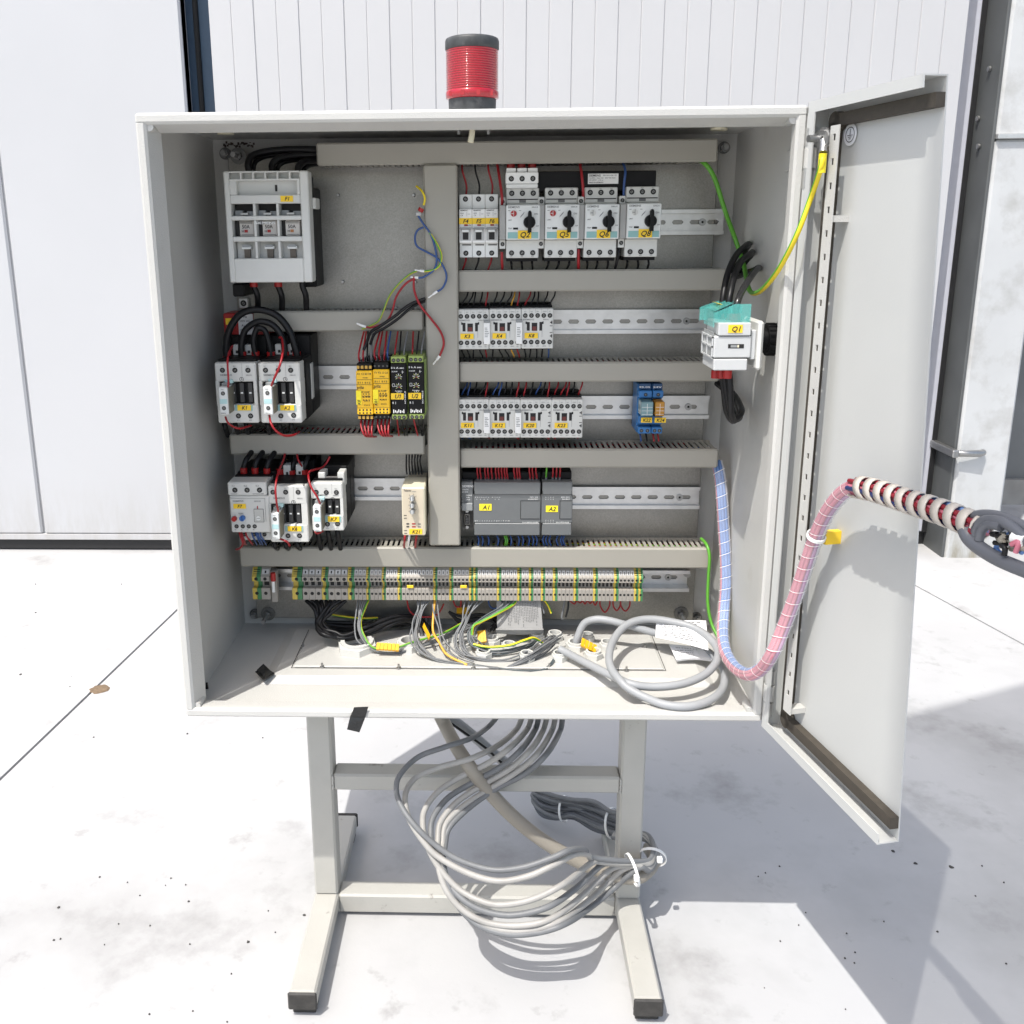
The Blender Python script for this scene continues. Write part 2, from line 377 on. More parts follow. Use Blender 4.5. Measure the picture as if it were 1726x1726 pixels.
b=pb(dl); b.box(xg0-2.6,xg0,WY+.006,WY+.05,zs0,zs1-.007,seal,.004); b.build('bottom_seal',dl)
bf=thing('door_frame',((xg0+xg1)/2,WY+.1,G),'dark blue upright frame in the gap between the two white hall doors','door frame')
xq=xg0+(xg1-xg0)*.72
b=pb(bf); b.box(xg0-.1,xq,WY+.10,WY+.16,G,TOP,bluef,.004); b.build('frame_channel',bf)
b=pb(bf); b.box(xq+.001,xg1+.1,WY+.085,WY+.16,G,TOP,bluel,.006); b.build('frame_flange',bf)
b=pb(bf); b.box(xg0+.012,xg0+.026,WY+.085,WY+.105,G,TOP,seal,.003); b.build('frame_seal',bf)
pw=thing('sliding_door',((xg1+xend)/2,WY,G),'white ribbed hall door behind the cabinet, clad in narrow upright boards','door')
nb=33; wpn=(xend-xg1)/nb
for i in range(nb):
    a=xg1+i*wpn; b=pb(pw); c=.0012
    b.box(a+(.0012 if i else 0),a+wpn-(.0012 if i<nb-1 else 0),WY-(.0015 if i%2 else .0),WY+.02,zs1+.012,TOP,wallw,c); b.build('wall_board',pw)
b=pb(pw); b.box(xg1,xend,WY+.0015,WY+.06,zs1,TOP,wallw); b.build('door_core',pw)
b=pb(pw); b.box(xg1,xend,WY+.002,WY+.05,zs0,zs1-.002,seal,.004); b.build('bottom_seal',pw)
# right jamb, concrete column with steel side plate and clamp
jf=thing('door_jamb',(xend+.1,WY+.2,G),'plain lavender grey door jamb between the white boards and the concrete column','door jamb')
b=pb(jf); b.box(xend-.2,xend+.30,WY+.085,WY+.15,zs1,TOP,framel,.004); b.build('jamb_panel',jf)
b=pb(jf); b.box(xend-.2,xend+.30,WY+.095,WY+.15,G+.003,zs1-.003,seal); b.build('jamb_seal',jf)
CYF=1.78
cx0=(at(1610,928,CYF).x+at(1690,0,CYF).x)/2; cx1=(at(1697,860,CYF).x+at(1703,700,CYF).x)/2
col=thing('concrete_column',((cx0+cx1)/2,CYF+.2,G),'stained pale concrete column with a grey steel side plate at the right edge','column')
zj=at(1710,232,CYF).z
for a,c in ((G-.01,zj-.004),(zj+.004,TOP)):
    b=pb(col); b.box(cx0,cx1+(.35 if a>0 else 0),CYF,CYF+.5,a,c,colcon,.008); b.build('column_block',col)
b=pb(col); b.box(cx0-.001,cx1+.35,CYF-.012,CYF+.02,zj-.003,zj+.010,zinc,.001); b.build('joint_strip',col)
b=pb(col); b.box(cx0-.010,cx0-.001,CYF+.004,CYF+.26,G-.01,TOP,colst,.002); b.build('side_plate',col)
b=pb(jf); b.box(cx0-.026,cx0-.011,WY+.078,WY+.084,zs1,TOP,seal,.001); b.build('jamb_gap',jf)
b=pb(col)
for (px,py) in ((1668,200),(1652,248),(1648,300),(1640,120)):
    b.cyl((cx0-.012,CYF+random.uniform(.05,.18),at(px,py,CYF+.1).z),(-.006,0,0),.008,steel,8)
b.build('side_bolts',col)
b=pb(col); zc=at(1615,762,CYF).z
b.tube([(cx0-.02,CYF+.14,zc),(cx0-.02,CYF-.02,zc),(cx0+.06,CYF-.02,zc),(cx0+.075,CYF-.005,zc)],.011,steel,8); b.box(cx0-.03,cx0-.01,CYF-.03,CYF+.14,zc-.012,zc+.012,steel,.003); b.build('clamp_bracket',col)
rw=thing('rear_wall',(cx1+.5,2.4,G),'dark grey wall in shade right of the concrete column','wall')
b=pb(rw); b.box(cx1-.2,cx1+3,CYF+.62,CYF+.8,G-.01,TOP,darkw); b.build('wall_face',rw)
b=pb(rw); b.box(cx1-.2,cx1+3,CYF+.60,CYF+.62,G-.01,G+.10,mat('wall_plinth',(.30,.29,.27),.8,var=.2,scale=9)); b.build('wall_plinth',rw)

# ================================================================== CABINET
H=.76; D=.30; T=.0015; RIM=.0125; FL=.022
cab=thing('control_cabinet',(.38,.15,0),'open pale grey steel control cabinet on a stand, packed with switchgear','control cabinet')
b=pb(cab)
# shell sheets
def sheet(x0,x1,y0,y1,z0,z1): b.box(x0,x1,y0,y1,z0,z1,paint)
b.box(0,T,0.012,D,0,H,paint); b.box(H-T,H,0.012,D,0,H,paint); b.box(T,H-T,0.012,D,H-T,H,paint)
b.box(T,H-T,D-T,D,T,H-T,paint)
# floor: flat front strip, pressed frame round the cable entry
b.box(T,H-T,.012,D-T,0,T,paint)
b.build('shell',cab)
b=pb(cab)
# rim, mitred, with rounded edges and an inward return
def rimring(o0,i0,y0,y1,m,c=.003):
    pass
for (x0,x1,z0,z1) in ((0,H,H-RIM,H),(0,H,0,RIM),):
    b.box(x0,x1,0,.012,z0,z1,paint,.003)
for (x0,x1) in ((0,RIM),(H-RIM,H)):
    b.box(x0,x1,0.0003,.012,RIM-.004,H-RIM+.004,paint,.003)
k=.0028
b.prism([(RIM-.0015,.003,H-RIM),(RIM-.0015,FL+.008,H-RIM-.007),(RIM-.0015,FL+.008,H-RIM-.0058),(RIM-.0015,.011,H-RIM+.002)],(H-2*RIM+.003,0,0),paint)
b.prism([(RIM-.0015,.003,RIM),(RIM-.0015,FL+.004,RIM-.002),(RIM-.0015,FL+.004,RIM-.004),(RIM-.0015,.011,RIM-.004)],(H-2*RIM+.003,0,0),paint)
b.prism([(RIM,.003,RIM),(RIM+.007,FL+.008,RIM),(RIM+.0058,FL+.008,RIM),(RIM-.002,.011,RIM)],(0,0,H-2*RIM),paint)
b.prism([(H-RIM,.003,RIM),(H-RIM-.0005,.014,RIM),(H-RIM+.001,.014,RIM),(H-RIM+.002,.011,RIM)],(0,0,H-2*RIM),paint)
for sx in (0,1):
    for sz in (0,1):
        x=RIM+.002 if not sx else H-RIM-.002; z=RIM+.001 if not sz else H-RIM-.002
        b.cyl((x,.0045,z),(0,FL,0),.0055,paint,12)
b.build('rim',cab)
# pressed floor frame + gland plate
b=pb(cab); fx0,fx1,fy0,fy1=.095,.705,.105,.262
def press(zz):
    a=.016
    lo=[(fx0-a,fy0-a),(fx1+a,fy0-a),(fx1+a,fy1+a),(fx0-a,fy1+a)]; hi=[(fx0,fy0),(fx1,fy0),(fx1,fy1),(fx0,fy1)]
    vs=[(x,y,T+.0002) for x,y in lo]+[(x,y,T+zz) for x,y in hi]
    b.add(vs,[(i,(i+1)%4,4+(i+1)%4,4+i) for i in range(4)]+[(4,5,6,7)],paint)
press(.007); b.build('floor_frame',cab)
gz=T+.0072+.0022
b=pb(cab); b.box(.118,.655,.128,.256,T+.0072,gz,paint,.001); b.build('gland_plate',cab)
b=pb(cab); b.box(.115,.6585,.1255,.1262,T+.0074,T+.0078,hole); b.box(.115,.1158,.126,.257,T+.0074,T+.0078,hole); b.box(.6575,.6583,.126,.257,T+.0074,T+.0078,hole); b.build('gland_plate_gap',cab)
for px,py in ((543,1125),(672,1127),(798,1127),(926,1126),(1056,1131),(511,1092),(1087,1094)):
    p=atz(px,py,T+.0072); b=pb(cab); b.cyl((p.x,p.y,T+.007),(0,0,.007),.0016,steel,8); b.ring((p.x,p.y,T+.0072),(0,0,1),.0015,.0036,.002,steel,8); b.build('floor_stud',cab)
p=atz(527,1121,T+.0072); b=pb(cab); b.ring((p.x,p.y,T+.0073),(0,0,1),.0028,.0085,.0012,zinc,20); b.build('washer',cab)
# mounting plate
PY=.27
b=pb(cab); b.box(.030,.7265,PY,PY+.0025,.023,.731,plate,.0008); 
b.build('mounting_plate',cab)
for px,py in ((570,329),(697,329),(578,475),(700,475),(668,519)):
    p=at(px,py,PY); b=pb(cab); b.cyl((p.x,PY,p.z),(0,-.004,0),.0028,steel,10,r2=.002); b.build('plate_rivet',cab)
def stud(px,py,big,Y=PY,long=.014):
    p=at(px,py,Y); b=pb(cab)
    b.ring((p.x,Y,p.z),(0,-1,0),.004,.0085 if not big else .0115,.002,mat('washer_steel',(.16,.16,.155),.4,metal=.8),20)
    b.cyl((p.x,Y,p.z),(0,-.009,0),.0062,mat('nut_steel',(.24,.24,.235),.35,metal=.9),6,smooth=False); b.cyl((p.x,Y,p.z),(0,-long,0),.0036,steel,10)
    b.build('mounting_bolt',cab)
stud(380,259,0,D-.012); stud(402,263,1,PY,.03); stud(1220,249,0,D-.012); stud(430,1034,0,D-.012); stud(452,1034,1,PY,.035); stud(1148,1034,1,PY,.04); stud(1174,1040,0,D-.012)
for px,py in ((380,222),(1212,215)):
    p=atz(px,py,H-T); b=pb(cab); b.ring((p.x,p.y,H-T-.0005),(0,0,-1),.001,.011,.003,cream,20); b.disc(p.x,p.y,p.z,.001,cream); b.build('hole_plug',cab)
for px,py in ((773,214),(823,214)):
    p=atz(px,py,H-T-.004); b=pb(cab); b.cyl((p.x,p.y,H-T),(0,0,-.008),.0042,steel,6,smooth=False); b.cyl((p.x,p.y,H-T),(0,0,-.013),.0022,steel,8); b.build('top_screw',cab)
p=at(796,216,.05); q=at(793,240,.05); b=pb(cab); b.tube(cr([(p.x,.05,H-T),(p.x,.05,p.z-.004),(q.x,.048,q.z)],4),.0035,cream,8); b.build('cable_hook',cab)
# faint rust-coloured pen scribble above the upper left bolts
b=pb(cab); rr=random.Random(5)
for i in range(26):
    px=377+i*2.0; p=at(px,243+rr.uniform(-3,3),D-.0035); b.box(p.x-.0012,p.x+.0016,D-.0022,D-.0018,p.z-.002*rr.random()-.0006,p.z+.002*rr.random(),mat('scribble',(.07,.05,.04),.8))
b.build('pen_scribble',cab)
b=pb(cab); p=at(1335,268,.05); b.box(H-T-.003,H-T,.035,.06,p.z-.014,p.z+.010,paint,.001); b.build('lock_catch',cab)
# hinges
def hinge(px,py0,py1):
    for j,(a,c) in enumerate(((0,.29),(.33,.66),(.70,1.0))):
        z0=at(px,py0+(py1-py0)*c,-.004).z; z1=at(px,py0+(py1-py0)*a,-.004).z
        b=pb(cab); 
        if j!=1: b.cyl((H+.0045,-.003,z0),(0,0,z1-z0),.0062,zinc,12); b.box(H-.001,H+.007,-.003,.010,z0,z1,zinc,.001)
        else: b.cyl((H+.0045,-.003,z0),(0,0,z1-z0),.0068,paint,12); b.box(H-.001,H+.009,-.0035,.008,z0,z1,paint,.001)
        b.build('hinge_knuckle',cab)
    b=pb(cab); z=at(px,py0,-.004).z; b.cyl((H+.0045,-.003,z),(0,0,.010),.0028,steel,8,r2=.0018); b.build('hinge_pin',cab)
hinge(1368,216,318); hinge(1296,1130,1206)
# ------------------------------------------------------------------ door (hinged part)
DA=.22; HX,HY=.7585,-.0012
dd=Vector((math.sin(DA),-math.cos(DA),0)); dn=Vector((-math.cos(DA),-math.sin(DA),0))   # along the leaf / towards its inside
ZT,ZB=.7625,-.004; ST,SB=.190,.243; FD=.024
def dp(s,o,z): v=Vector((HX,HY,0))+dd*s+dn*(o-FD); return (v.x,v.y,z)
def pd(px,py,o=0.0):
    d=ray(px,py); q=Vector((HX,HY,0))+dn*(o-FD); t=(q-CAM).dot(dn)/d.dot(dn); p=CAM+d*t
    return p,(p-Vector((HX,HY,0))).dot(dd)
def se(z): return SB+(ST-SB)*(z-ZB)/(ZT-ZB)
def dprism(b,quad_so,z0,z1,m):  # quad in (s,o), extruded in z
    b.prism([dp(s,o,z0) for s,o in quad_so],(0,0,z1-z0),m)
b=pb(cab)
sk=[dp(.0,0,ZB),dp(se(ZB),0,ZB),dp(se(ZT),0,ZT),dp(.0,0,ZT)]
sk2=[dp(.0,-.0015,ZB),dp(se(ZB),-.0015,ZB),dp(se(ZT),-.0015,ZT),dp(.0,-.0015,ZT)]
b.add(sk+sk2,[(0,1,2,3),(7,6,5,4),(0,4,5,1),(1,5,6,2),(2,6,7,3),(3,7,4,0)],doorp)
def flange(s0z0,s1z1,z0,z1,thick,along):
    pass
# top and bottom folded flanges with a small lip, hinge side flange
def strip(za,zb,s0,sA,sB,o0,o1):
    vs=[dp(s0,o0,za),dp(sA,o0,za),dp(sA,o1,za),dp(s0,o1,za),dp(s0,o0,zb),dp(sB,o0,zb),dp(sB,o1,zb),dp(s0,o1,zb)]
    b.add(vs,[(0,1,2,3),(7,6,5,4),(0,4,5,1),(1,5,6,2),(2,6,7,3),(3,7,4,0)],doorp)
strip(ZT-.0015,ZT,0,se(ZT),se(ZT),0,FD); strip(ZT-.012,ZT-.0015,0,se(ZT-.012),se(ZT),FD-.0015,FD)
strip(ZB,ZB+.0015,0,se(ZB),se(ZB),0,FD); strip(ZB+.0015,ZB+.012,0,se(ZB),se(ZB+.012),FD-.0015,FD)
strip(ZB+.0015,ZT-.0015,0,.0015,.0015,0,FD); strip(ZB+.012,ZT-.012,.0015,.014,.014,FD-.0015,FD)
b.box(H+.0004,H+.0035,-.0035,.014,.001,H-.001,doorp,.0008)  # added strip closing the hinge gap so no sunlight leaks through
door=b.build('door',cab)
b=pb(cab)
g0=.020; gw=.013; zt,zb=ZT-.0285,ZB+.0285
def gseg(s0,s1a,s1b,za,zb_):
    vs=[dp(s0,0.0003,za),dp(s1a,0.0003,za),dp(s1a,.010,za),dp(s0,.010,za),dp(s0,0.0003,zb_),dp(s1b,0.0003,zb_),dp(s1b,.010,zb_),dp(s0,.010,zb_)]
    b.add(vs,[(0,1,2,3),(7,6,5,4),(0,4,5,1),(1,5,6,2),(2,6,7,3),(3,7,4,0)],rubber)
gseg(g0,g0+gw,g0+gw,zb-.004,zt+.004); gseg(g0+.010,se(zt),se(zt+gw),zt,zt+gw); gseg(g0+.010,se(zb-gw),se(zb),zb-gw,zb)
b.cyl(dp(g0+.010,.0003,zt+.005),dn*.0097,.0105,rubber,16); b.cyl(dp(g0+.010,.0003,zb-.005),dn*.0097,.0105,rubber,16)
b.build('door_gasket',door)
# canopy added out of view, shaped to extend the door's shade over the ground
ZC=2.75; k_=ZC-G
def gs(x,y): return (x-SUN.x*k_, y-SUN.y*k_, ZC)
def sh(p): return Vector((p[0]+SUN.x*(p[2]-G), p[1]+SUN.y*(p[2]-G)))
fb,ft,ht=sh(dp(SB,0,ZB)),sh(dp(ST,0,ZT)),sh(dp(0.02,0,ZT))
n1=Vector((ft.y-fb.y,-(ft.x-fb.x))).normalized()*-.011; n2=Vector((ht.y-ft.y,-(ht.x-ft.x))).normalized()*-.011
ext=fb+(sh(dp(SB,0,ZB))-sh(dp(0,0,ZB))).normalized()*.75
cn=thing('shade_blocker',gs(2,0),'added translucent grey canopy sheet on two steel posts, out of the picture at the right','blocker')
b=pb(cn); b.prism([gs(*p) for p in (tuple(fb+n1),tuple(ft+n1+n2*.5),tuple(ht+n2),(1.28,.74),(1.9,1.02),(3.3,1.08),(3.3,-1.6),tuple(ext))],(0,0,.03),mat('blocker_translucent',(.5,.5,.5),.6,alpha=.5)); b.build('blocker_sheet',cn)
for gx,gy in ((3.2,.9),(3.2,-1.5)):
    q_=gs(gx,gy); b=pb(cn); b.box(q_[0]-.05,q_[0]+.05,q_[1]-.05,q_[1]+.05,G,ZC-.001,colst,.004); b.build('blocker_post',cn)
b=pb(cab)   # perforated bar: flat strip on short feet
z0,z1=pd(1330,1205,.022)[0].z, pd(1392,214,.022)[0].z
s0,s1=.044,.060
hz=[z1-.012-.025*i for i in range(int((z1-z0)/.025))]
zz=[z0]+sorted([h-.0035 for h in hz]+[h+.0035 for h in hz])+[z1]
for i in range(len(zz)-1):
    ishole=i%2==1
    for sa,sb2 in (((s0,s0+.0055),(s1-.0055,s1)) if ishole else ((s0,s1),)):
        b.prism([dp(sa,.0205,zz[i]),dp(sb2,.0205,zz[i]),dp(sb2,.022,zz[i]),dp(sa,.022,zz[i])],(0,0,zz[i+1]-zz[i]),paint)
for zf in (z0,z1-.10):
    b.prism([dp(s0+.002,.0001,zf),dp(s1-.002,.0001,zf),dp(s1-.002,.0203,zf),dp(s0+.002,.0203,zf)],(0,0,.007),paint)
b.build('perforated_bar',door)
p,s=pd(1388,234,.022); b=pb(cab); v=dn
b.cyl(p,v*.006,.0095,steel,6,smooth=False); b.cyl(p,v*.018,.004,steel,10); b.ring(p-v*.001,v,.004,.0125,.0018,steel,18); b.build('earth_stud',door)
p,s=pd(1434,227,.001); b=pb(cab)
def ddisc(c,r,o,m,n=24):
    vs=[]
    for i in range(n):
        a=2*math.pi*i/n; q=c+dd*(r*math.cos(a))+Vector((0,0,r*math.sin(a)))+dn*o; vs.append(q)
    b.add(vs,[tuple(range(n))],m)
ddisc(p,.0115,.0006,paper); es=b.build('earth_symbol_sticker',door)
b=pb(cab)
for i in range(24):
    a=2*math.pi*i/24; a2=2*math.pi*(i+1)/24
    f=lambda aa,r: p+dd*(r*math.cos(aa))+Vector((0,0,r*math.sin(aa)))+dn*.001
    b.quad([f(a,.0072),f(a2,.0072),f(a2,.0080),f(a,.0080)],ink)
def bar(u0,u1,w0,w1): b.quad([p+dd*u+Vector((0,0,w))+dn*.001 for u,w in ((u0,w0),(u1,w0),(u1,w1),(u0,w1))],ink)
bar(-.0004,.0004,-.0005,.0060); bar(-.005,.005,-.0010,-.0004); bar(-.0034,.0034,-.0028,-.0022); bar(-.0018,.0018,-.0046,-.0040)
b.build('lettering',es)
# ------------------------------------------------------------------ stand
st=thing('cabinet_stand',(.383,.15,G),'cream painted steel tube stand with two long feet carrying the cabinet','stand')
PW=.036; FZ=-.381
xl=.1311; xr=.6005
for x in (xl,xr):
    b=pb(st); b.box(x,x+PW,.133,.133+PW,FZ-.0005,-.0005,standp,.003); b.build('post',st)
    b=pb(st); b.box(x-.0005,x+PW+.0005,-.055,.335,G+.013,FZ,standp,.003); b.build('foot',st)
    for y0,y1 in ((-.060,-.0551),(.3351,.340)):
        b=pb(st); b.box(x-.002,x+PW+.002,y0,y1,G+.013,FZ+.001,capm,.003); b.build('end_cap',st)
    
    for y0,y1 in ((-.05,-.03),(.31,.333)): b=pb(st); b.box(x+.002,x+PW-.002,y0,y1,G,G+.0132,capm,.001); b.build('foot_pad',st)
za,zb_=at(800,1336,.133).z, at(800,1309,.133).z
b=pb(st); b.box(xl+PW,xr,.134,.134+PW-.002,za,zb_,standp,.003); b.build('upper_crossbar',st)
b=pb(st); b.box(xl+PW,xr,.134,.134+PW-.002,G+.006,FZ-.001,standp,.003); b.build('lower_crossbar',st)
rw_=random.Random(8)
for x in (xl+PW,xr):
    for z0,z1 in ((za+.002,zb_-.002),(G+.010,FZ-.004)):
        b=pb(st); n=14; b.tube([(x+rw_.uniform(-.0004,.0004),.1338+rw_.uniform(-.0003,.0003),z0+(z1-z0)*i/n) for i in range(n+1)],[.0016+rw_.uniform(-.0004,.0006) for i in range(n+1)],standp,6); b.build('weld_seam',st)
# ------------------------------------------------------------------ beacon
bx=at(796,150,.15); bz=H
bc=thing('warning_beacon',(bx.x,.15,bz),'red ribbed warning beacon with black cap on top of the cabinet','beacon')
zl=lambda py: at(796,py,.15-.035).z
R=(at(843,110,.15).x-at(751,110,.15).x)/2
b=pb(bc); c=(bx.x,.15,0)
b.lathe(c,[(R*.84,bz),(R*.86,bz+.004),(R*.88,zl(162))],bkgrey,40); b.build('beacon_base',bc)
b=pb(bc); b.lathe(c,[(R*.88,zl(162)+.0002),(R*.97,zl(160)),(R*.985,zl(151)),(R*.96,zl(147)),(R*.93,zl(146))],redlen,48); b.build('lens_collar',bc)
b=pb(bc); z0,z1=zl(146),zl(76); n=17; pr=[(R*.93,z0)]
for i in range(n):
    a=z0+(z1-z0)*i/n; h=(z1-z0)/n; pr+= [(R*.915,a+.05*h),(R*.955,a+.35*h),(R*.965,a+.55*h),(R*.945,a+.8*h)]
pr.append((R*.915,z1)); b.lathe(c,pr,redlen,48); b.build('lens',bc)
b=pb(bc); b.lathe(c,[(R*.70,z0),(R*.70,z1)],redlen2,32); b.build('lens_core',bc)
b=pb(bc); zt=zl(57); b.lathe(c,[(R*.93,z1-.001),(R*.985,z1+.001),(R*.985,zl(61)),(R*.96,zl(57)),(R*.90,zl(55.5)),(0.0001,zl(55))],bkgrey,48); b.build('beacon_cap',bc)
b=pb(bc)
for t in (-.9,-.35,.25,.8):
    a=-math.pi/2+t; b.box(bx.x+R*.965*math.cos(a)-.0025,bx.x+R*.965*math.cos(a)+.0025,.15+R*.985*math.sin(a)-.001,.15+R*.985*math.sin(a)+.002,zl(159),zl(150),redlen2)
b.build('lens_lugs',bc)
# ================================================================== DUCTS AND RAILS
def duct(x0,x1,z0,z1,Yf,label,slots=('t','b'),pitch=.008,vertical=False,group='grey slotted wiring ducts'):
    t=thing('wiring_duct',((x0+x1)/2,PY,(z0+z1)/2),label,'wiring duct',group)
    b=pb(t); lip=.0012
    if vertical: b.box(x0-.0006,x1+.0006,Yf,Yf+.010,z0,z1,ductm,.0022)
    else: b.box(x0,x1,Yf,Yf+.010,z0-.0006,z1+.0006,ductm,.0022)
    b.build('duct_lid',t)
    b=pb(t)
    if vertical: b.box(x0+.002,x1-.002,PY-.002,PY-.0002,z0,z1,ductm)
    else: b.box(x0,x1,PY-.002,PY-.0002,z0+.002,z1-.002,ductm)
    b.build('duct_back',t)
    for sd in (0,1):
        b=pb(t); w=.0016
        y0,y1=Yf+.0101,PY-.0021
        if vertical:
            xa=x0+.0006 if sd==0 else x1-.0006-w
            n=int((z1-z0)/pitch)
            for i in range(n):
                z=z0+(i+.15)*(z1-z0)/n; b.box(xa,xa+w,y0,y1-.012,z,z+.62*pitch,ductm)
            b.box(xa,xa+w,y1-.012,y1,z0,z1,ductm)
        else:
            za=z0+.0006 if sd==0 else z1-.0006-w
            n=int((x1-x0)/pitch)
            for i in range(n):
                x=x0+(i+.15)*(x1-x0)/n; b.box(x,x+.56*pitch,y0+.0018,y1-.010,za,za+w,ductm)
            b.box(x0,x1,y0,y0+.0018,za,za+w,ductm); b.box(x0,x1,y1-.010,y1,za,za+w,ductm)
        b.build('slotted_wall',t,kind='stuff')
    if not vertical:
        r3=random.Random(int(z0*1e4)); b=pb(t)
        for i in range(16):
            y=r3.uniform(Yf+.014,PY-.008); z=(z0+z1)/2+r3.uniform(-.36,.36)*(z1-z0); zb=z+r3.uniform(-.003,.003)
            b.tube(cr([(x0+.006+r3.uniform(0,.05),y,z),(x0+(x1-x0)*.35,y+r3.uniform(-.004,.004),zb),(x0+(x1-x0)*.7,y,z),(x1-.006-r3.uniform(0,.05),y+.002,zb)],2),.0017,(blackw,redw,blackw,bluew,blackw,redw,yelw,blackw)[i%8],6)
        if z0<.2:
            for i in range(7):
                y=Yf+.014+.005*i; b.tube(cr([(x0+(x1-x0)*.50,y,z1-.008),(x0+(x1-x0)*.66,y+r3.uniform(-.004,.004),z1-.006),(x0+(x1-x0)*.82,y,z1-.007),(x1-.006,y,z1-.008-r3.random()*.004)],3),.0018,(redw,yelw,redw,redw,grn,yelw,redw)[i],6)
        b.build('duct_wires',t,kind='stuff')
    return t
def hduct(px0,px1,pt,pbm,Yf,label):
    x0,x1,z0,z1=rect(px0,pt,px1,pbm,Yf); return duct(x0,x1,z0,z1,Yf,label)
YD=.202
hduct(533,1210,238,275,.196,'long grey wiring duct across the top, above the motor switches')
hduct(427,714,524.5,558,.207,'grey wiring duct behind the black cable arcs, right of the red box')
hduct(387,716,732.5,766,YD,'grey wiring duct under the two yellow relays, left half')
hduct(404,1196,924,956.5,.214,'long grey wiring duct at the bottom, right above the terminal strip')
hduct(771.5,1232,455,490,YD,'grey wiring duct under the black rotary handles, right half')
hduct(773.5,1213,611,643,YD,'grey wiring duct between the two rows of small contactors')
hduct(775,1211,758,788,YD,'grey wiring duct right above the dark grey controller')
x0=at(714,290,.192).x; x1=at(770,290,.192).x
duct(x0,x1,at(748,920,.192).z,at(742,277,.192).z,.192,'upright grey wiring duct in the middle with loose wires hanging over it',vertical=True)
def rail(px0,px1,zc,label,Y=.262):
    x0=at(px0,600 if zc>.4 else 800,Y).x if px0>5 else px0; x1=at(px1,600 if zc>.4 else 800,Y).x if px1>5 else px1
    t=thing('mounting_rail',((x0+x1)/2,PY,zc),label,'mounting rail','slotted metal mounting rails')
    b=pb(t); yb=PY-.0012
    # hat profile
    for s in (1,-1):
        b.box(x0,x1,Y,Y+.0012,zc+s*.0175,zc+s*.0120,zinc); b.box(x0,x1,Y+.0013,yb,zc+s*.0132,zc+s*.0120,zinc)
    p=.025; n=int((x1-x0)/p); m=((x1-x0)-n*p)/2
    b.box(x0,x1,yb-.0012,yb,zc+.0031,zc+.0119,zinc); b.box(x0,x1,yb-.0012,yb,zc-.0119,zc-.0031,zinc)
    e=[x0]+sum([[x0+m+i*p+.0045,x0+m+i*p+.0205] for i in range(n)],[])+[x1]
    for i in range(0,len(e),2): b.box(e[i],e[i+1],yb-.0012,yb,zc-.0031,zc+.0031,zinc)
    for i in range(n):     # rounded slot ends
        for sx,xx in ((1,e[1+2*i]),(-1,e[2+2*i])):
            for s in (1,-1): b.prism([(xx,yb-.0012,zc+s*.0031),(xx+sx*.0022,yb-.0012,zc+s*.0031),(xx,yb-.0012,zc+s*.0006)],(0,.0012,0),zinc)
    b.build('rail_profile',t)
    b=pb(t); xs_=x1-.030; b.ring((xs_,yb-.0012,zc),(0,-1,0),.0018,.0052,.002,steel,16); b.disc(xs_,yb-.0016,zc,.0018,hole,8); b.build('rail_screw',t)
    return t
rz=lambda py,x: at(x,py,.262).z
rail(773,1208,rz(374.5,1150),'metal rail carrying the fuses and motor switches, topmost right')
rail(773,1190,rz(542.5,1000),'metal rail carrying the row of three small contactors')
rail(773,1189,rz(687,1000),'metal rail carrying the four small contactors and blue relays')
rail(775,1182,rz(839.5,1000),'metal rail carrying the dark grey controller')
rail(388,714,rz(636.5,560),'metal rail carrying the two big contactors and yellow relays')
rail(395,716,rz(825,620),'metal rail carrying the overload relay, lower left')

# ================================================================== SMALL CONTACTORS  (45 x 57 mm)
SIE='SIEMENS'
CF=.197
def mini_proto():
    t=thing('contactor',(0,0,0),'proto','contactor','small grey contactors')
    b=pb(t); b.box(.0002,.0448,0,.040,0,.0558,lgrey,.0012); b.build('housing',t)
    b=pb(t); b.box(.0008,.0442,.0402,.064,-.004,.0605,blackp,.001); b.box(.001,.044,.018,.040,.0559,.0585,blackp); b.box(.001,.044,.018,.040,-.003,-.0001,blackp); b.build('base',t)
    for i in range(5):
        x=.0054+i*.00857
        screw(t,x,.0462,-.0001); screw(t,x,.0092,-.0001)
    b=pb(t)
    for x0,x1,e in ((.0076,.0118,-1),(.0252,.0292,1)):
        b.box(x0,x1,-.0003,.0002,.0252,.0372,hole); 
        xx=x0-.0018 if e<0 else x1
        b.box(xx,xx+.0018,-.0003,.0002,.0345,.0380,hole)
    b.build('guide_slots',t)
    b=pb(t); b.box(.0144,.0222,-.0003,.0002,.0250,.0362,hole); b.box(.0155,.0211,-.0010,.0,.0250,.0310,mat('actuator_brown',(.12,.02,.015),.5)); b.build('actuator',t)
    b=pb(t); b.txt(SIE,.0022,.0396,.0021,-.0004,inkg,w=.0155); b.txt('SIRIUS',.0300,.0398,.0016,-.0004,inkg,w=.008)
    for i,s in enumerate(('1L1','3L2','5L3','13NO','A1')): b.txt(s,.0040+i*.0086,.0512,.0015,-.0004,inkg)
    for i,s in enumerate(('2T1','4T2','6T3','14NO','A2')): b.txt(s,.0040+i*.0086,.0030,.0015,-.0004,inkg)
    b.box(.0288,.0291,-.0004,0,.016,.0275,inkg)
    for x in (.0108,.0194,.0280,.0366): b.box(x-.0001,x+.0001,-.0003,0,.0495,.0556,inkg)
    b.build('lettering',t)
    b=pb(t); b.box(.0195,.0242,-.0005,.0001,.0148,.0215,teal); b.build('teal_tab',t)
    return t
MINI=[mini_proto()]; MINI+= [copy_tree(MINI[0]) for _ in range(6)]
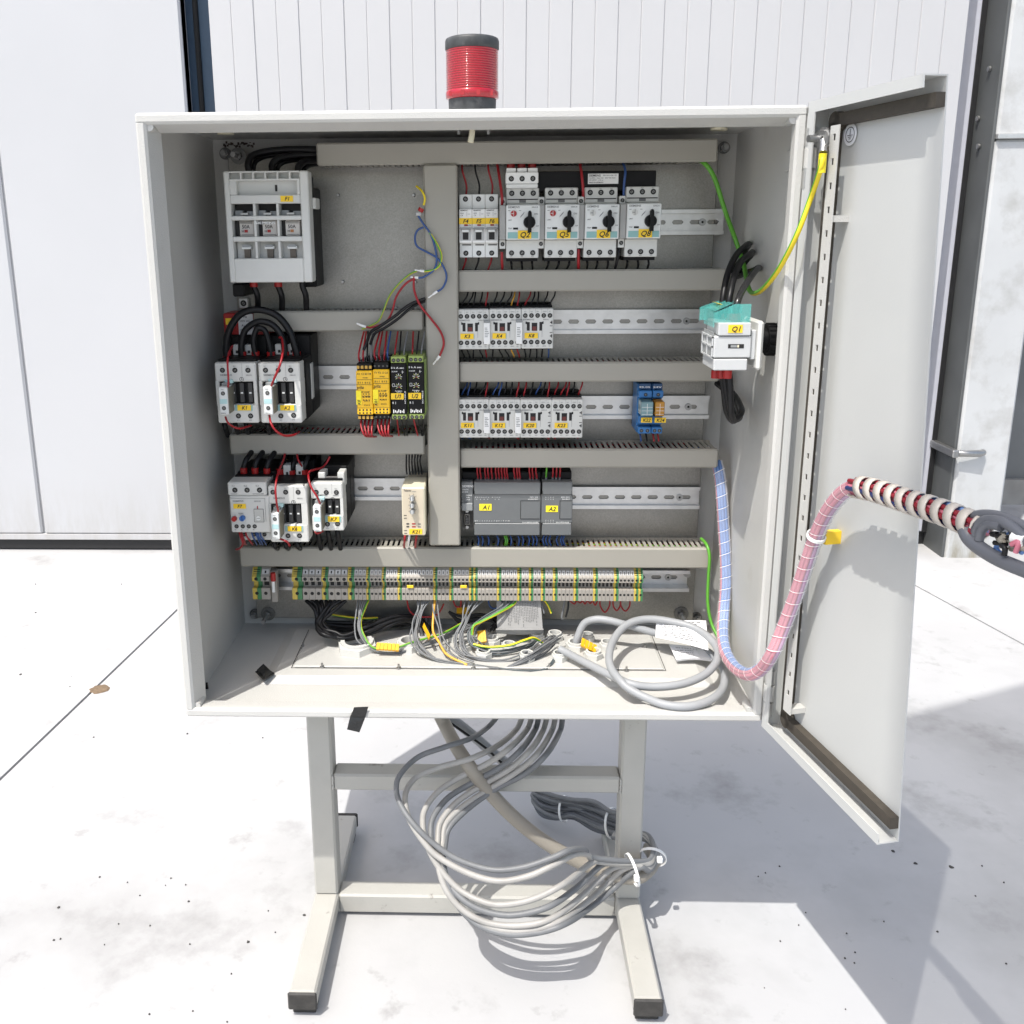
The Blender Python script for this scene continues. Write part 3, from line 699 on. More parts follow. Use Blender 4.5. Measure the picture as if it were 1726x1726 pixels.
def wires_up(t,xs,z0,z1,Y,cols,lean=.0,sag=.0,r=.0011):
    for x,c in zip(xs,cols):
        l=lean+random.uniform(-.004,.004); y=Y+random.uniform(-.006,.004)
        wire(t,[(x,y,z0),(x+l*.2,y-.004,z0+(z1-z0)*.3),(x+l*.8,y-.001,z0+(z1-z0)*.7),(x+l,y+.004,z1)],r,c)
def mini(tx,pxl,pxr,pyt,label,sup,side,cols_t,cols_b,zb_,zt_):
    t=MINI.pop(0)
    x0=at(pxl,(pyt+60),CF).x; z1=at((pxl+pxr)/2,pyt,CF).z
    t.location=(x0,CF,z1-.0558); t['label']=label
    L=t.location
    b=pb(t)
    label_sticker(t,tx,L.x+.0046,L.x+.0232,L.z+.0146,L.z+.0222,CF-.0006)
    if sup:
        b=pb(t); b.box(L.x+.0372,L.x+.0462,CF-.006,CF-.0002,L.z+.0075,L.z+.0376,white,.0006); b.box(L.x+.0374,L.x+.0460,CF-.0055,CF-.0002,L.z+.0378,L.z+.0412,mgrey,.0005); b.build('suppressor',t)
        b=pb(t); 
        for i in range(6): b.box(L.x+.0388,L.x+.0388+random.uniform(.003,.006),CF-.0064,CF-.0060,L.z+.030-i*.0024,L.z+.0307-i*.0024,inkg)
        b.build('suppressor_print',t)
    if side:
        b=pb(t)
        for z in (.0365,.0175):
            b.box(L.x+.0400,L.x+.0420,CF-.0005,CF,L.z+z-.0006,L.z+z+.0010,ink); b.box(L.x+.0418,L.x+.0430,CF-.0006,CF,L.z+z-.002,L.z+z+.0024,ink)
        for z in (.0318,.0225): b.box(L.x+.0396,L.x+.0434,CF-.0005,CF,L.z+z-.0004,L.z+z+.0004,ink)
        b.build('arrow_marks',t)
    xs5=[L.x+.0054+i*.00857 for i in range(5)]
    wires_up(t,xs5,L.z+.057,zt_,CF+.022,cols_t,lean=.006)
    wires_up(t,xs5,L.z-.001,zb_,CF+.022,cols_b,lean=.003)
    return t
zR1b=at(900,492,.21).z; zR2t=at(900,604,.21).z; zR2b=at(900,644,.21).z; zR3t=at(900,742,.21).z
k=blackw; r_=redw; u_=bluew
for i,(tx,sup,side,ct,cb) in enumerate((('K3',1,0,(k,k,k,k,r_),(k,k,k,k,r_)),('K4',1,0,(k,k,k,orgw,r_),(k,k,k,orgw,r_)),('K8',0,1,(r_,k,k,k,k),(k,k,k,k,u_)))):
    mini(tx,770.7+i*53.9,770.7+(i+1)*53.9,521.5-i*.7,('grey contactor with yellow tag %s, '%tx)+('leftmost of three under the rotary switches','middle of the row of three','right end of the row of three')[i],sup,side,ct,cb,zR2t,zR1b)
for i,(tx,sup,side,ct,cb) in enumerate((('K11',1,0,(u_,u_,k,k,r_),(u_,u_,k,k,r_)),('K12',1,0,(u_,u_,k,k,r_),(k,k,k,k,r_)),('K20',0,1,(r_,k,u_,k,r_),(k,k,k,k,r_)),('K23',0,1,(r_,r_,r_,k,r_),(r_,r_,k,k,r_)))):
    mini(tx,771.8+i*52.4,771.8+(i+1)*52.4,673.5,'grey contactor with yellow tag %s in the row of four'%tx+(', beside the upright duct','','',', nearest the blue relays')[i],sup,side,ct,cb,zR3t,zR2b)

# ================================================================== MOTOR SWITCHES (rotary handles)
QF=.178
def q_proto():
    t=thing('motor_switch',(0,0,0),'proto','motor switch','motor switches with black rotary handles')
    b=pb(t); b.box(.0003,.0447,.020,.0845,.0725,.0930,lgrey,.001); b.box(.0006,.0444,.022,.084,.064,.0724,lgrey,.0008); b.build('upper_terminal_block',t)
    b=pb(t); b.box(.0003,.0447,.016,.0845,.0005,.0245,lgrey,.001); b.build('lower_terminal_block',t)
    b=pb(t); b.box(.0006,.0444,.024,.0845,.0246,.064,lgrey); b.build('housing',t)
    b=pb(t); b.box(-.0001,.0455,0,.0238,.0250,.0705,wgrey,.0012); b.build('front_panel',t)
    b=pb(t); b.box(.002,.043,.0194,.0202,.0775,.0788,hole); b.box(.018,.027,.0196,.0200,.0740,.0775,inkg); b.build('latch_groove',t)
    for x in (.0078,.0222,.0368): screw(t,x,.0862,.0199,.0037); screw(t,x,.0073,.0159,.0036)
    b=pb(t); b.cyl((.0312,0,.0478),(0,-.006,0),.0082,blackp,24,r2=.0076); b.prism([(.0288,-.006,.0345),(.0336,-.006,.0345),(.0336,-.006,.0600),(.0326,-.006,.0622),(.0312,-.006,.0630),(.0298,-.006,.0622),(.0288,-.006,.0600)],(0,-.008,0),blackp); b.build('rotary_handle',t)
    b=pb(t); b.box(.0022,.0432,-.0004,0,.0268,.0350,teal); b.build('teal_strip',t)
    b=pb(t); b.box(.0094,.0160,-.0005,0,.0384,.0410,hole); b.build('trip_window',t)
    b=pb(t); b.txt(SIE,.0022,.0662,.0026,-.0004,inkg,w=.0158); b.txt('SIRIUS',.034,.0664,.0018,-.0004,inkg,w=.0085)
    b.box(.0025,.0055,-.0004,0,.0628,.0633,ink); b.box(.0170,.0200,-.0004,0,.0628,.0633,ink)
    b.txt('TRIP',.0025,.039,.0018,-.0004,inkg); b.txt('LIMIT',.0025,.050,.0016,-.0004,inkg); b.txt('ON',.0375,.0575,.0022,-.0004,inkg); b.txt('OFF',.0400,.042,.0016,-.0004,inkg)
    for i in range(3): b.prism([(.0185+i*.0005,-.0004,.0540+i*.001),(.0232+i*.0005,-.0004,.0590+i*.001),(.0236+i*.0005,-.0004,.0590+i*.001),(.0189+i*.0005,-.0004,.0540+i*.001)],(0,.0003,0),inkg)
    for i,s in enumerate(('1L1','3L2','5L3')): b.txt(s,.0058+i*.0145,.0906,.0014,.0196,inkg)
    for i,s in enumerate(('2T1','4T2','6T3')): b.txt(s,.0058+i*.0145,.0016,.0014,.0156,inkg)
    b.build('lettering',t)
    return t
QS=[q_proto()]; QS+= [copy_tree(QS[0]) for _ in range(3)]
zD1b=at(1000,276,.2).z; zR1t=at(1000,452,.21).z
def msw(tx,px,pyb,label,red):
    t=QS.pop(0)
    x0=at(px,432,QF+.016).x; z0=at(px+27,pyb,QF+.016).z
    t.location=(x0,QF,z0); t['label']=label; L=t.location
    b=pb(t); b.cyl((L.x+.0100,QF,L.z+.0592),(0,-.0020,0),.0040,redp if red else lgrey,16); b.build('trip_dial',t)
    b=pb(t); b.box(L.x+.0097,L.x+.0103,QF-.0024,QF-.0020,L.z+.0556,L.z+.0628,lgrey if red else inkg); b.box(L.x+.0066,L.x+.0099,QF-.0026,QF-.0021,L.z+.0588,L.z+.0596,lgrey if red else inkg); b.build('dial_slot',t)
    label_sticker(t,tx,L.x+.0158,L.x+.0338,L.z+.0262,L.z+.0372,QF-.0006)
    # auxiliary switch on the left flank
    b=pb(t); b.box(L.x-.0090,L.x-.0004,QF+.004,QF+.07,L.z+.0250,L.z+.0705,mat('aux_grey',(.33,.325,.31),.5),.001); b.box(L.x-.0088,L.x-.0006,QF+.016,QF+.07,L.z+.0130,L.z+.0248,lgrey,.0006); b.box(L.x-.0088,L.x-.0006,QF+.016,QF+.07,L.z+.0707,L.z+.0810,lgrey,.0006); b.build('auxiliary_switch',t)
    screw(t,L.x-.0046,L.z+.0192,QF+.0159,.0028); screw(t,L.x-.0046,L.z+.0752,QF+.0159,.0028)
    b=pb(t); b.box(L.x-.0094,L.x+.0447,QF+.03,QF+.084,L.z-.006,L.z+.0996,blackp,.001) if False else b.box(L.x+.001,L.x+.044,QF+.03,QF+.084,L.z-.0045,L.z+.0002,blackp); b.build('terminal_cover',t)
    for x in (.0078,.0222,.0368):
        l=random.uniform(-.006,.002)
        wire(t,[(L.x+x,QF+.04,L.z-.004),(L.x+x+l*.3,QF+.035,L.z-.010),(L.x+x+l,QF+.05,zR1t-.004)],.0016,blackw)
    return t
msw('Q2',852.6,435.5,'motor switch with yellow tag Q2 and red dial, under the white three-pole feeder',1)
msw('Q5',917.2,435,'motor switch with yellow tag Q5 and red dial, second of the four rotary switches',1)
msw('Q6',983,434.5,'motor switch with yellow tag Q6 and grey dial, third of the four rotary switches',0)
q8=msw('Q8',1052,433.5,'motor switch with yellow tag Q8, rightmost of the rotary switches',0)
for nm,px,c in (('Q2',845,redw),('Q5',979,redw),('Q6',1052,bluew)):
    pass
# feeder terminal above Q2, busbar behind
x0,x1,z0,z1=rect(852.5,290,907.5,317,.188)
t=thing('feeder_terminal',((x0+x1)/2,.188,z0),'cream three-pole feeder terminal with red cable boots above the Q2 switch','terminal')
b=pb(t); b.box(x0,x1,.188,.25,z0+.006,z1,white,.001); b.box(x0+.0005,x1-.0005,.1875,.25,z0,z0+.0058,wgrey,.0012); b.build('housing',t)
for i in range(3):
    x=x0+(x1-x0)*(.17+.33*i)
    screw(t,x,z1-.0085,.1879,.0036)
    b=pb(t); b.box(x-.0065,x+.0065,.192,.235,z1+.0002,z1+.0055,white,.0006); b.build('cable_spout',t)
    b=pb(t); b.cyl((x,.213,z1+.0056),(0,0,.007),.0056,redp,12); b.build('red_boot',t)
    b=pb(t); b.box(x-.003,x+.003,.20,.23,z0-.004,z0-.0002,mat('copper',(.45,.16,.08),.35,metal=.7)); b.build('busbar_fork',t)
x0,x1,z0,z1=rect(905,288,1106,322,.205)
t=thing('phase_busbar',((x0+x1)/2,.21,z0),'long black busbar cover with white SIEMENS type label above the motor switches','busbar')
b=pb(t); b.box(x0,x1,.206,.235,z0,z1,blackp,.001); b.build('busbar_cover',t)
a0,a1,c0,c1=rect(991,292.5,1042.5,310,.2055)
b=pb(t); b.box(a0,a1,.2053,.2059,c0,c1,white,.0003); o=b.build('type_label',t)
b=pb(t); h=c1-c0; b.txt(SIE,a0+.0015,c1-h*.28,.0026,.2050,ink,w=.0155); b.txt('3RV1915-1DB  CE',a0+.020,c1-h*.24,.0017,.2050,inkg); b.txt('Ui 690V~  Imax 63A   DIN VDE 0660',a0+.002,c1-h*.48,.0016,.2050,inkg); b.txt('IEC 60947   c UL us',a0+.002,c1-h*.68,.0016,.2050,inkg); b.txt('MADE IN GERMANY',a0+.002,c1-h*.90,.0015,.2050,ink); b.build('lettering',o)
# feed wires between duct and the auxiliary switches
def lwire(px,Y=.2): return [at(p[0],p[1],p[2] if len(p)>2 else Y) for p in px]
def lone(name,label,pts,r,m,cat='wire',group=None,m2=None,n=8,k=6):
    P=[Vector(p) for p in pts]; c=P[0]
    b=B(c); b.tube(cr(P,k),r,m,n,m2); o=b.build(name); return tag(o,label,cat,group)
lone('loose_wire','red wire running from the top duct down to the switch flank left of Q2',lwire([(838,276,.215),(842,300,.2),(846,330,.19),(846,345,.195)]),.0019,redw)
lone('loose_wire','red wire running down over the black busbar to the right of Q5',lwire([(976,270,.22),(980,290,.196),(983,320,.192),(983,338,.2)]),.0019,redw)
lone('loose_wire','dark blue wire running down over the right end of the black busbar',lwire([(1049,270,.22),(1054,288,.198),(1052,310,.196),(1051,335,.2)]),.0017,bluew)
lone('loose_wire','red wire dropping from the Q2 flank switch into the duct below',lwire([(846,425,.2),(846,440,.2),(847,456,.215)]),.0019,redw)
lone('loose_wire','red wire dropping between Q5 and Q6 into the duct below',lwire([(975,420,.2),(975,436,.2),(975,456,.215)]),.0021,redw)
lone('loose_wire','black wire dropping between Q6 and Q8 into the duct below',lwire([(1044,420,.2),(1041,436,.2),(1036,456,.215)]),.0018,blackw)

# ================================================================== CIRCUIT BREAKERS F4 F5 F6
MF=.204
xa=at(774,380,MF).x; zt_=at(806,327,MF).z; zb_=at(806,434,MF).z; hh=zt_-zb_
def mcb():
    t=thing('circuit_breaker',(0,0,0),'proto','circuit breaker','white single-pole circuit breakers')
    w=.0177
    b=pb(t); b.box(.0001,w,.006,.058,0,hh*.26,wgrey,.0007); b.box(.0001,w,.0061,.058,hh*.77,hh,wgrey,.0007); b.box(.0003,w-.0002,.010,.058,hh*.26,hh*.77,wgrey); b.build('housing',t)
    b=pb(t); b.box(.0001,w,-.004,.0098,hh*.235,hh*.768,white,.0008); b.build('front',t)
    b=pb(t); b.box(.0015,w-.0015,-.0046,-.0030,hh*.27,hh*.46,mat('window_grey',(.42,.42,.41),.5)); b.box(.005,w-.005,-.0050,-.0035,hh*.285,hh*.40,hole); b.build('toggle_window',t)  # plain grey plate around the dark toggle slot
    b=pb(t); b.box(.0008,w-.0008,-.012,-.0040,hh*.445,hh*.475,mgrey,.0008); b.box(.004,w-.004,-.010,-.0045,hh*.405,hh*.444,wgrey,.0006); b.build('toggle',t)
    b=pb(t); b.box(.0070,.0120,-.0046,-.0040,hh*.502,hh*.526,redp); b.build('status_flag',t)
    b=pb(t); b.txt(SIE,.0018,hh*.735,.0016,-.0046,ink,w=.010); b.txt('5SX2',.0018,hh*.69,.0016,-.0046,inkg); b.txt('C4',.0022,hh*.655,.0018,-.0046,inkg); b.box(.0105,.0108,-.0046,-.004,hh*.655,hh*.72,inkg); b.box(.012,.0155,-.0046,-.004,hh*.685,hh*.69,inkg); b.txt('I-ON',.0122,hh*.505,.0014,-.0046,inkg); b.build('lettering',t)
    screw(t,w/2-.0002,hh*.925,.0060,.0036); screw(t,w/2,hh*.068,.0059,.0036)
    for s in (.03,.2): pass
    b=pb(t); b.box(.004,w-.0015,.0055,.0060,hh*.19,hh*.215,inkg); b.build('clip_line',t)
    return t
MC=[mcb()]; MC+= [copy_tree(MC[0]) for _ in range(2)]
for i,(tx,c,lb) in enumerate((('F4',redw,'white circuit breaker with yellow tag F4 beside the upright duct'),('F5',blackw,'white circuit breaker with yellow tag F5, middle of three'),('F6',redw,'white circuit breaker with yellow tag F6, next to the Q2 switch'))):
    t=MC[i]
    x0=xa+i*.0179; t.location=(x0,MF,zb_); t['label']=lb
    label_sticker(t,tx,x0+.0001,x0+.0177,zb_+hh*.53,zb_+hh*.625,MF-.0041)
    x=x0+.0088
    wire(t,[(x,MF+.02,zt_-.002),(x+.001,MF+.018,zt_+.012),(x-.004,MF+.01,zt_+.03),(x-.005,MF+.02,zD1b+.004)],.0014,c)
    wire(t,[(x,MF+.02,zb_+.002),(x-.001,MF+.018,zb_-.006),(x-.006,MF+.02,zR1t-.004)],.0014,c)

# ================================================================== FUSE SWITCH F1
FF=.150
t=thing('fuse_switch',(at(450,380,FF).x,FF,at(450,380,FF).z),'large pale grey fuse switch with three windows and yellow tag F1, upper left','fuse switch')
x0,x1,z0,z1=rect(377,288,521,476,FF)
x0=at(376,300,FF).x; x1=at(519,300,FF).x; w=x1-x0
def fz(py): return at(450,py,FF).z
b=pb(t); 
# frame with open windows (bars)
rows=[(288,304),(316,338),(344,364),(372,395),(402,435)]
zA=[fz(288),fz(303),fz(328),fz(343),fz(363.5),fz(371),fz(398.5),fz(407),fz(435.5),fz(476)]
e=.0075
b.box(x0,x0+e,FF,FF+.026,zA[9],zA[0],lgrey,.0015); b.box(x1-e-.004,x1,FF,FF+.026,zA[9],zA[0],lgrey,.0015)
for zz0,zz1 in ((zA[9],zA[8]),(zA[7],zA[6]),(zA[5],zA[4]),(zA[3],zA[2])): b.box(x0+e,x1-e-.004,FF+.0004,FF+.026,zz0,zz1,lgrey,.001)
b.box(x0+e,x1-e-.004,FF+.012,FF+.04,zA[2],zA[0],lgrey); b.box(x0+e,x1-e-.004,FF-.0005,FF+.013,zA[1]-.001,zA[1]+.0015,lgrey,.0006); b.box(x0+e,x1-e-.004,FF,FF+.013,zA[0]-.002,zA[0],lgrey,.0006)
for i in range(5):
    x=x0+e+(x1-x0-2*e)*(i+.9)/6; b.box(x,x+.0025,FF-.0006,FF+.012,zA[1]+.001,zA[0]-.001,lgrey,.0006)
b.box(x0+e,x0+e+.009,FF+.0003,FF+.013,zA[2],zA[1],lgrey,.001); b.box(x1-e-.008,x1-e-.0041,FF+.0003,FF+.013,zA[2],zA[1],lgrey,.001)
for i in (1,2):
    x=x0+e+(x1-x0-2*e-.004)*i/3
    for a,c in ((4,3),(6,5),(8,7)): b.box(x-.0016,x+.0016,FF+.0006,FF+.03,zA[a],zA[c],lgrey,.0005)
b.build('cover_frame',t)
b=pb(t); b.box(x0+.001,x1-.004,FF+.0262,FF+.06,zA[9]+.004,zA[0]-.004,blackp,.002); b.box(x0+.004,x1-.031,FF+.0601,PY-.01,zA[9]+.004,zA[0]-.010,blackp,.002); b.box(x1-.030,x1-.006,FF+.0601,PY-.001,zA[9]-.010,zA[0]-.018,blackp,.002); b.box(x1,x1+.005,FF+.020,FF+.05,fz(352),fz(333),lgrey,.001); b.build('base',t)
b=pb(t); p=fz(316); b.box(x0+w*.585,x0+w*.61,FF+.0105,FF+.012,fz(322),fz(311),hole); b.build('handle_slot',t)
cw=(x1-x0-2*e-.004)/3
for i in range(3):
    xc=x0+e+cw*(i+.5)
    b=pb(t); b.box(xc-cw*.44,xc+cw*.44,FF+.020,FF+.022,zA[4],zA[3],hole); b.box(xc-cw*.42,xc-cw*.1,FF+.012,FF+.020,zA[4],zA[4]+.007,mgrey); b.box(xc+cw*.1,xc+cw*.42,FF+.012,FF+.020,zA[4],zA[4]+.006,mgrey); b.box(xc-.0055,xc+.0055,FF+.008,FF+.018,zA[4]+.001,zA[4]+.0042,steel,.0004); b.build('contact_jaw',t)
    b=pb(t); b.box(xc-cw*.28,xc+cw*.36,FF+.012,FF+.03,zA[6]+.0003,zA[5]-.0003,mat('ceramic',(.55,.52,.48),.4),.001); b.box(xc-cw*.46,xc-cw*.3,FF+.014,FF+.03,zA[6]+.0003,zA[5]-.0003,hole); f=b.build('fuse_link',t)
    b=pb(t); h=zA[5]-zA[6]; b.txt('50A',xc-cw*.16,zA[6]+h*.50,h*.22,FF+.0115,ink,w=cw*.34); b.box(xc-.002,xc+.0025,FF+.0114,FF+.0118,zA[6]+h*.25,zA[6]+h*.42,redp if i<2 else mat('fuse_orange',(.40,.16,.05),.5)); b.txt('H',xc-cw*.18,zA[6]+h*.26,h*.15,FF+.0115,ink)
    for q in range(3): b.box(xc-cw*.24,xc+cw*.3,FF+.0114,FF+.0118,zA[6]+h*(.80+.055*q),zA[6]+h*(.82+.055*q),inkg)
    b.box(xc-cw*.2,xc+cw*.3,FF+.0114,FF+.0118,zA[6]+h*.10,zA[6]+h*.13,inkg)
    if i==1: b.txt(SIE,xc-cw*.48,zA[6]+h*.76,h*.15,FF+.0008,inkw,w=cw*.86)
    b.build('lettering',f)
    b=pb(t); b.box(xc-cw*.46,xc+cw*.46,FF+.016,FF+.018,zA[8],zA[7],mat('clear_cover_grey',(.46,.46,.44),.25)); b.box(xc-.0065,xc+.0065,FF+.008,FF+.016,zA[8]+.012,zA[7]-.006,wgrey,.0008); b.box(xc-.004,xc+.004,FF+.012,FF+.0155,zA[8]+.0005,zA[8]+.0118,mat('fuse_gap',(.12,.10,.08),.6)); b.box(xc-.005,xc+.005,FF+.0074,FF+.008,zA[8]+.0145,zA[8]+.018,mgrey); b.build('lower_contact',t)
a0,a1,c0,c1=rect(473,330,494,340,FF)
label_sticker(t,'F1',a0,a1,c0,c1,FF-.0002)
zL1=at(560,520,.22).z
for px,c in ((428,1),(469,1),(510,0)):
    p=at(px,482,.19); q=at(px+6,522,.225)
    wire(t,[(p.x,.19,zA[9]+.01),(p.x,.19,p.z),(p.x+.003,.195,p.z-.015),(q.x,.225,q.z-.006)],.0042,blackw,8)
    if c: b=pb(t); b.cyl((p.x,.19,zA[9]-.008),(0,0,.009),.0056,redp,12); b.build('red_boot',t)
b=pb(t); p=at(409,484,.2); b.box(p.x-.009,p.x+.007,.18,.24,p.z-.012,p.z+.006,blackp,.002); b.build('terminal_shroud',t)
for i,(pts) in enumerate((((421,290,.19),(418,278,.19),(424,264,.2),(445,256,.21),(490,252,.215),(540,252,.225)),((460,290,.19),(459,278,.195),(470,267,.2),(500,262,.215),(540,261,.225)),((502,290,.19),(504,280,.195),(515,272,.21),(540,269,.225)))):
    lone('supply_cable','thick black cable bending from F1 into the top duct, '+('outermost bend','middle bend','innermost bend')[i],lwire(pts),.0048,blackw,'cable','black supply cables above the fuse switch',n=10)
    lone('supply_cable','thin black cable lying under the '+('outermost','middle','innermost')[i]+' bend from F1 into the top duct',[Vector(p)+Vector((.004,.012,-.004)) for p in lwire(pts)],.0034,blackw,'cable','black supply cables above the fuse switch',n=8)
# small screw bracket under F1
x0,x1,z0,z1=rect(405,502,420,519,.262)
t=thing('earth_clamp',((x0+x1)/2,.262,z0),'small metal clamp with crosshead screw under the fuse switch','clamp')
b=pb(t); b.box(x0,x1,.255,.269,z0,z1,zinc,.001); b.build('clamp_body',t); screw(t,(x0+x1)/2,(z0+z1)/2,.2549,.0045)
# ================================================================== BIG CONTACTORS
def big(tx,px0,px1,pt,pbm,Y,wmm,hmm,label,sets,auxpx,lab,holes_t,holes_b,win,body_dx=.0,body_up=.024):
    """front face fitted to the survey; inner layout in px of the photograph"""
    x0,x1,z0,z1=rect(px0,pt,px1,pbm,Y)
    # use top-left / bottom-right corners of the upright face
    xa=(at(px0[0],pt,Y).x+at(px0[1],pbm,Y).x)/2 if isinstance(px0,tuple) else x0
    return x0,x1,z0,z1
def q(px,py,Y): p=at(px,py,Y); return p.x,p.z
def facebox(b,pts,Y0,Y1,m,c=.0012):
    (a,z0),(c1,z1)=pts; b.box(a,c1,Y0,Y1,z0,z1,m,c)
def contactor_big(tx,fx0,fx1,ft,fb,Y,label,win,aux,lab,ht,hb,blk,blk_up,boots,group='large contactors with white front blocks'):
    # fx0/fx1 are px at mid height
    my=(ft+fb)/2; x0=at(fx0,my,Y).x; x1=at(fx1,my,Y).x; z0=at((fx0+fx1)/2,fb,Y).z; z1=at((fx0+fx1)/2,ft,Y).z
    t=thing('contactor',((x0+x1)/2,Y,z0),label,'contactor',group)
    wx0=at(win[0],(win[1]+win[3])/2,Y).x; wx1=at(win[2],(win[1]+win[3])/2,Y).x; wz1=at(win[0],win[1],Y).z; wz0=at(win[0],win[3],Y).z
    b=pb(t); d=.03
    b.box(x0,x1,Y,Y+d,wz1,z1,lgrey,.0015); b.box(x0,x1,Y,Y+d,z0,wz0,lgrey,.0015); b.box(x0,wx0,Y+.0002,Y+d,wz0-.001,wz1+.001,lgrey); b.box(wx1,x1,Y+.0002,Y+d,wz0-.001,wz1+.001,lgrey); b.build('front_cover',t)
    b=pb(t); b.box(wx0+.0003,wx1-.0003,Y+.010,Y+.028,wz0,wz1,blackp)
    n=4
    for i in range(n):
        xx=wx0+(wx1-wx0)*(i+.5)/n; b.box(xx-.0032,xx+.0032,Y+.004,Y+.0102,wz0+.002,wz1-.002,mat('slider_black',(.03,.03,.03),.35),.0006); b.box(xx-.0016,xx+.0016,Y+.0034,Y+.0041,(wz0+wz1)/2-.0012,(wz0+wz1)/2+.0008,wgrey)
    b.build('slider_bay',t)
    b=pb(t); b.box(x0+.001,x1+blk,Y+.0302,Y+.072,z0-.002,z1+.003,blackp,.002); b.box(x0+.001,x1+blk,Y+.0721,PY-.0075,z0-.002,z1+blk_up,blackp,.002); b.box(x0+.002,x1-.002,Y+.012,Y+.0301,z1-.002,z1+.003,blackp); b.build('coil_body',t)
    for px,py in ht: x,z=q(px,py,Y); screw(t,x,z,Y-.0001,.0036)
    for px,py in hb: x,z=q(px,py,Y); screw(t,x,z,Y-.0001,.0036)
    # clip-on auxiliary block
    ax0=at(aux[0],(aux[1]+aux[3])/2,Y-.024).x; ax1=at(aux[2],(aux[1]+aux[3])/2,Y-.024).x; az1=at(aux[0],aux[1],Y-.024).z; az0=at(aux[0],aux[3],Y-.024).z
    b=pb(t); b.box(ax0,ax1,Y-.024,Y+.004,az0,az1,wgrey,.0008); o=b.build('auxiliary_block',t)
    b=pb(t); b.box(ax1+.0002,ax1+.0012,Y-.022,Y+.008,az0+.001,az1-.001,mat('block_side',(.16,.15,.12),.5)); b.build('block_side',o)
    h=az1-az0; xc=(ax0+ax1)/2
    b=pb(t); b.box(ax0+.0008,ax1-.0008,Y-.0244,Y-.0239,az0+h*.40,az0+h*.57,mat('pale_teal',(.42,.62,.62),.5)); b.build('teal_strip',o)
    for zz in (.78,.24): b=pb(t); b.ring((xc,Y-.0241,az0+h*zz),(0,-1,0),.0018,.0028,.0004,hole,12); b.disc(xc,Y-.0242,az0+h*zz,.0017,mat('screw_steel',(.2,.2,.19),.4)); b.build('terminal_screw',o)
    b=pb(t); b.box(ax0+.001,ax1-.001,Y-.012,Y-.002,az1+.0002,az1+.004,mgrey,.0005); b.box(ax0+.003,ax1+.002,Y-.004,Y+.006,az1+.002,az1+.007,mat('pale_teal',(.42,.62,.62),.5),.0005); b.build('release_tab',o)
    b=pb(t); b.txt('1NO',xc-.0025,az0+h*.90,.0014,Y-.0245,inkg); b.txt('SIEMENS',ax0+.001,az0+h*.04,.0013,Y-.0245,inkg,w=.007); b.build('lettering',o)
    lx0,lz0=q(lab[0],lab[3],Y); lx1,lz1=q(lab[2],lab[1],Y)
    b=pb(t); b.box(lx0-.0035,lx1+.0022,Y-.0008,Y,lz0-.0005,lz1,teal); b.build('teal_strip',t)
    label_sticker(t,tx,lx0,lx1,lz0,lz1,Y-.0010)
    b=pb(t); x,z=q(fx0+8,ft+21,Y); b.txt(SIE,x0+.007,z-.0008,.0024,Y-.0004,inkg,w=.0165); b.txt('SIRIUS',x1-.014,z-.0008,.0018,Y-.0004,inkg,w=.008)
    cx=(x0+x1)/2+.008; cz=z-.0055
    for i in range(16):
        a=2*math.pi*i/16; a2=2*math.pi*(i+1)/16; b.quad([(cx+.0030*math.cos(a),Y-.0004,cz+.0030*math.sin(a)),(cx+.0030*math.cos(a2),Y-.0004,cz+.0030*math.sin(a2)),(cx+.0024*math.cos(a2),Y-.0004,cz+.0024*math.sin(a2)),(cx+.0024*math.cos(a),Y-.0004,cz+.0024*math.sin(a))],ink)
    b.box(cx-.0002,cx+.0003,Y-.0004,Y,cz-.001,cz+.002,ink); b.box(cx,cx+.0015,Y-.0004,Y,cz-.0003,cz+.0001,ink)
    for i,s in enumerate(('1L1','3L2','5L3')): px,py=ht[i]; x2,z2=q(px,py,Y); b.txt(s,x2-.0022,z2+.0048,.0016,Y-.0004,inkg)
    for i,s in enumerate(('4T2','6T3')): px,py=hb[i]; x2,z2=q(px,py,Y); b.txt(s,x2-.0022,z2-.0068,.0016,Y-.0004,inkg)
    b.box(x0+(x1-x0)*.66,x0+(x1-x0)*.66+.0002,Y-.0003,Y,wz1+.007,z1-.001,inkg)
    b.build('lettering',t)
    for i,(px,py) in enumerate(boots):
        p=at(px,py,Y+.055); b=pb(t); b.cyl((p.x,p.y,p.z-.006),(0,0,.013),.0058,redp,12); b.build('red_boot',t)
    return t,ax0,ax1,az0,az1
YK=.135
t1=contactor_big('K1',364.5,433.5,611.5,713,YK,'large contactor with yellow tag K1 beside the left cabinet wall',(371,643.5,428,682),(369.5,653,384,699),(401,682.5,423,691.5),[(375,624),(396,624),(418,624)],[(402,701),(422.5,701)],.0,.030,[(383,601),(409,601),(431,601)])
t2=contactor_big('K2',437.5,507,611.5,713,YK,'large contactor with yellow tag K2, black body seen on its right flank',(443,643.5,497,682),(444,652,459,699),(473,682.5,496,691.5),[(447.5,624),(469,624),(490,624)],[(473.5,701),(495,700)],.002,.030,[(457,601),(481,601),(500,601)])
for tt,px in ((t2[0],530),):
    p0=at(521,612,.2); p1=at(529,672,.2); b=pb(tt); b.box(p0.x+.0015,p0.x+.0035,.196,.212,p1.z,p0.z,lgrey,.0008); b.build('side_plate',tt)
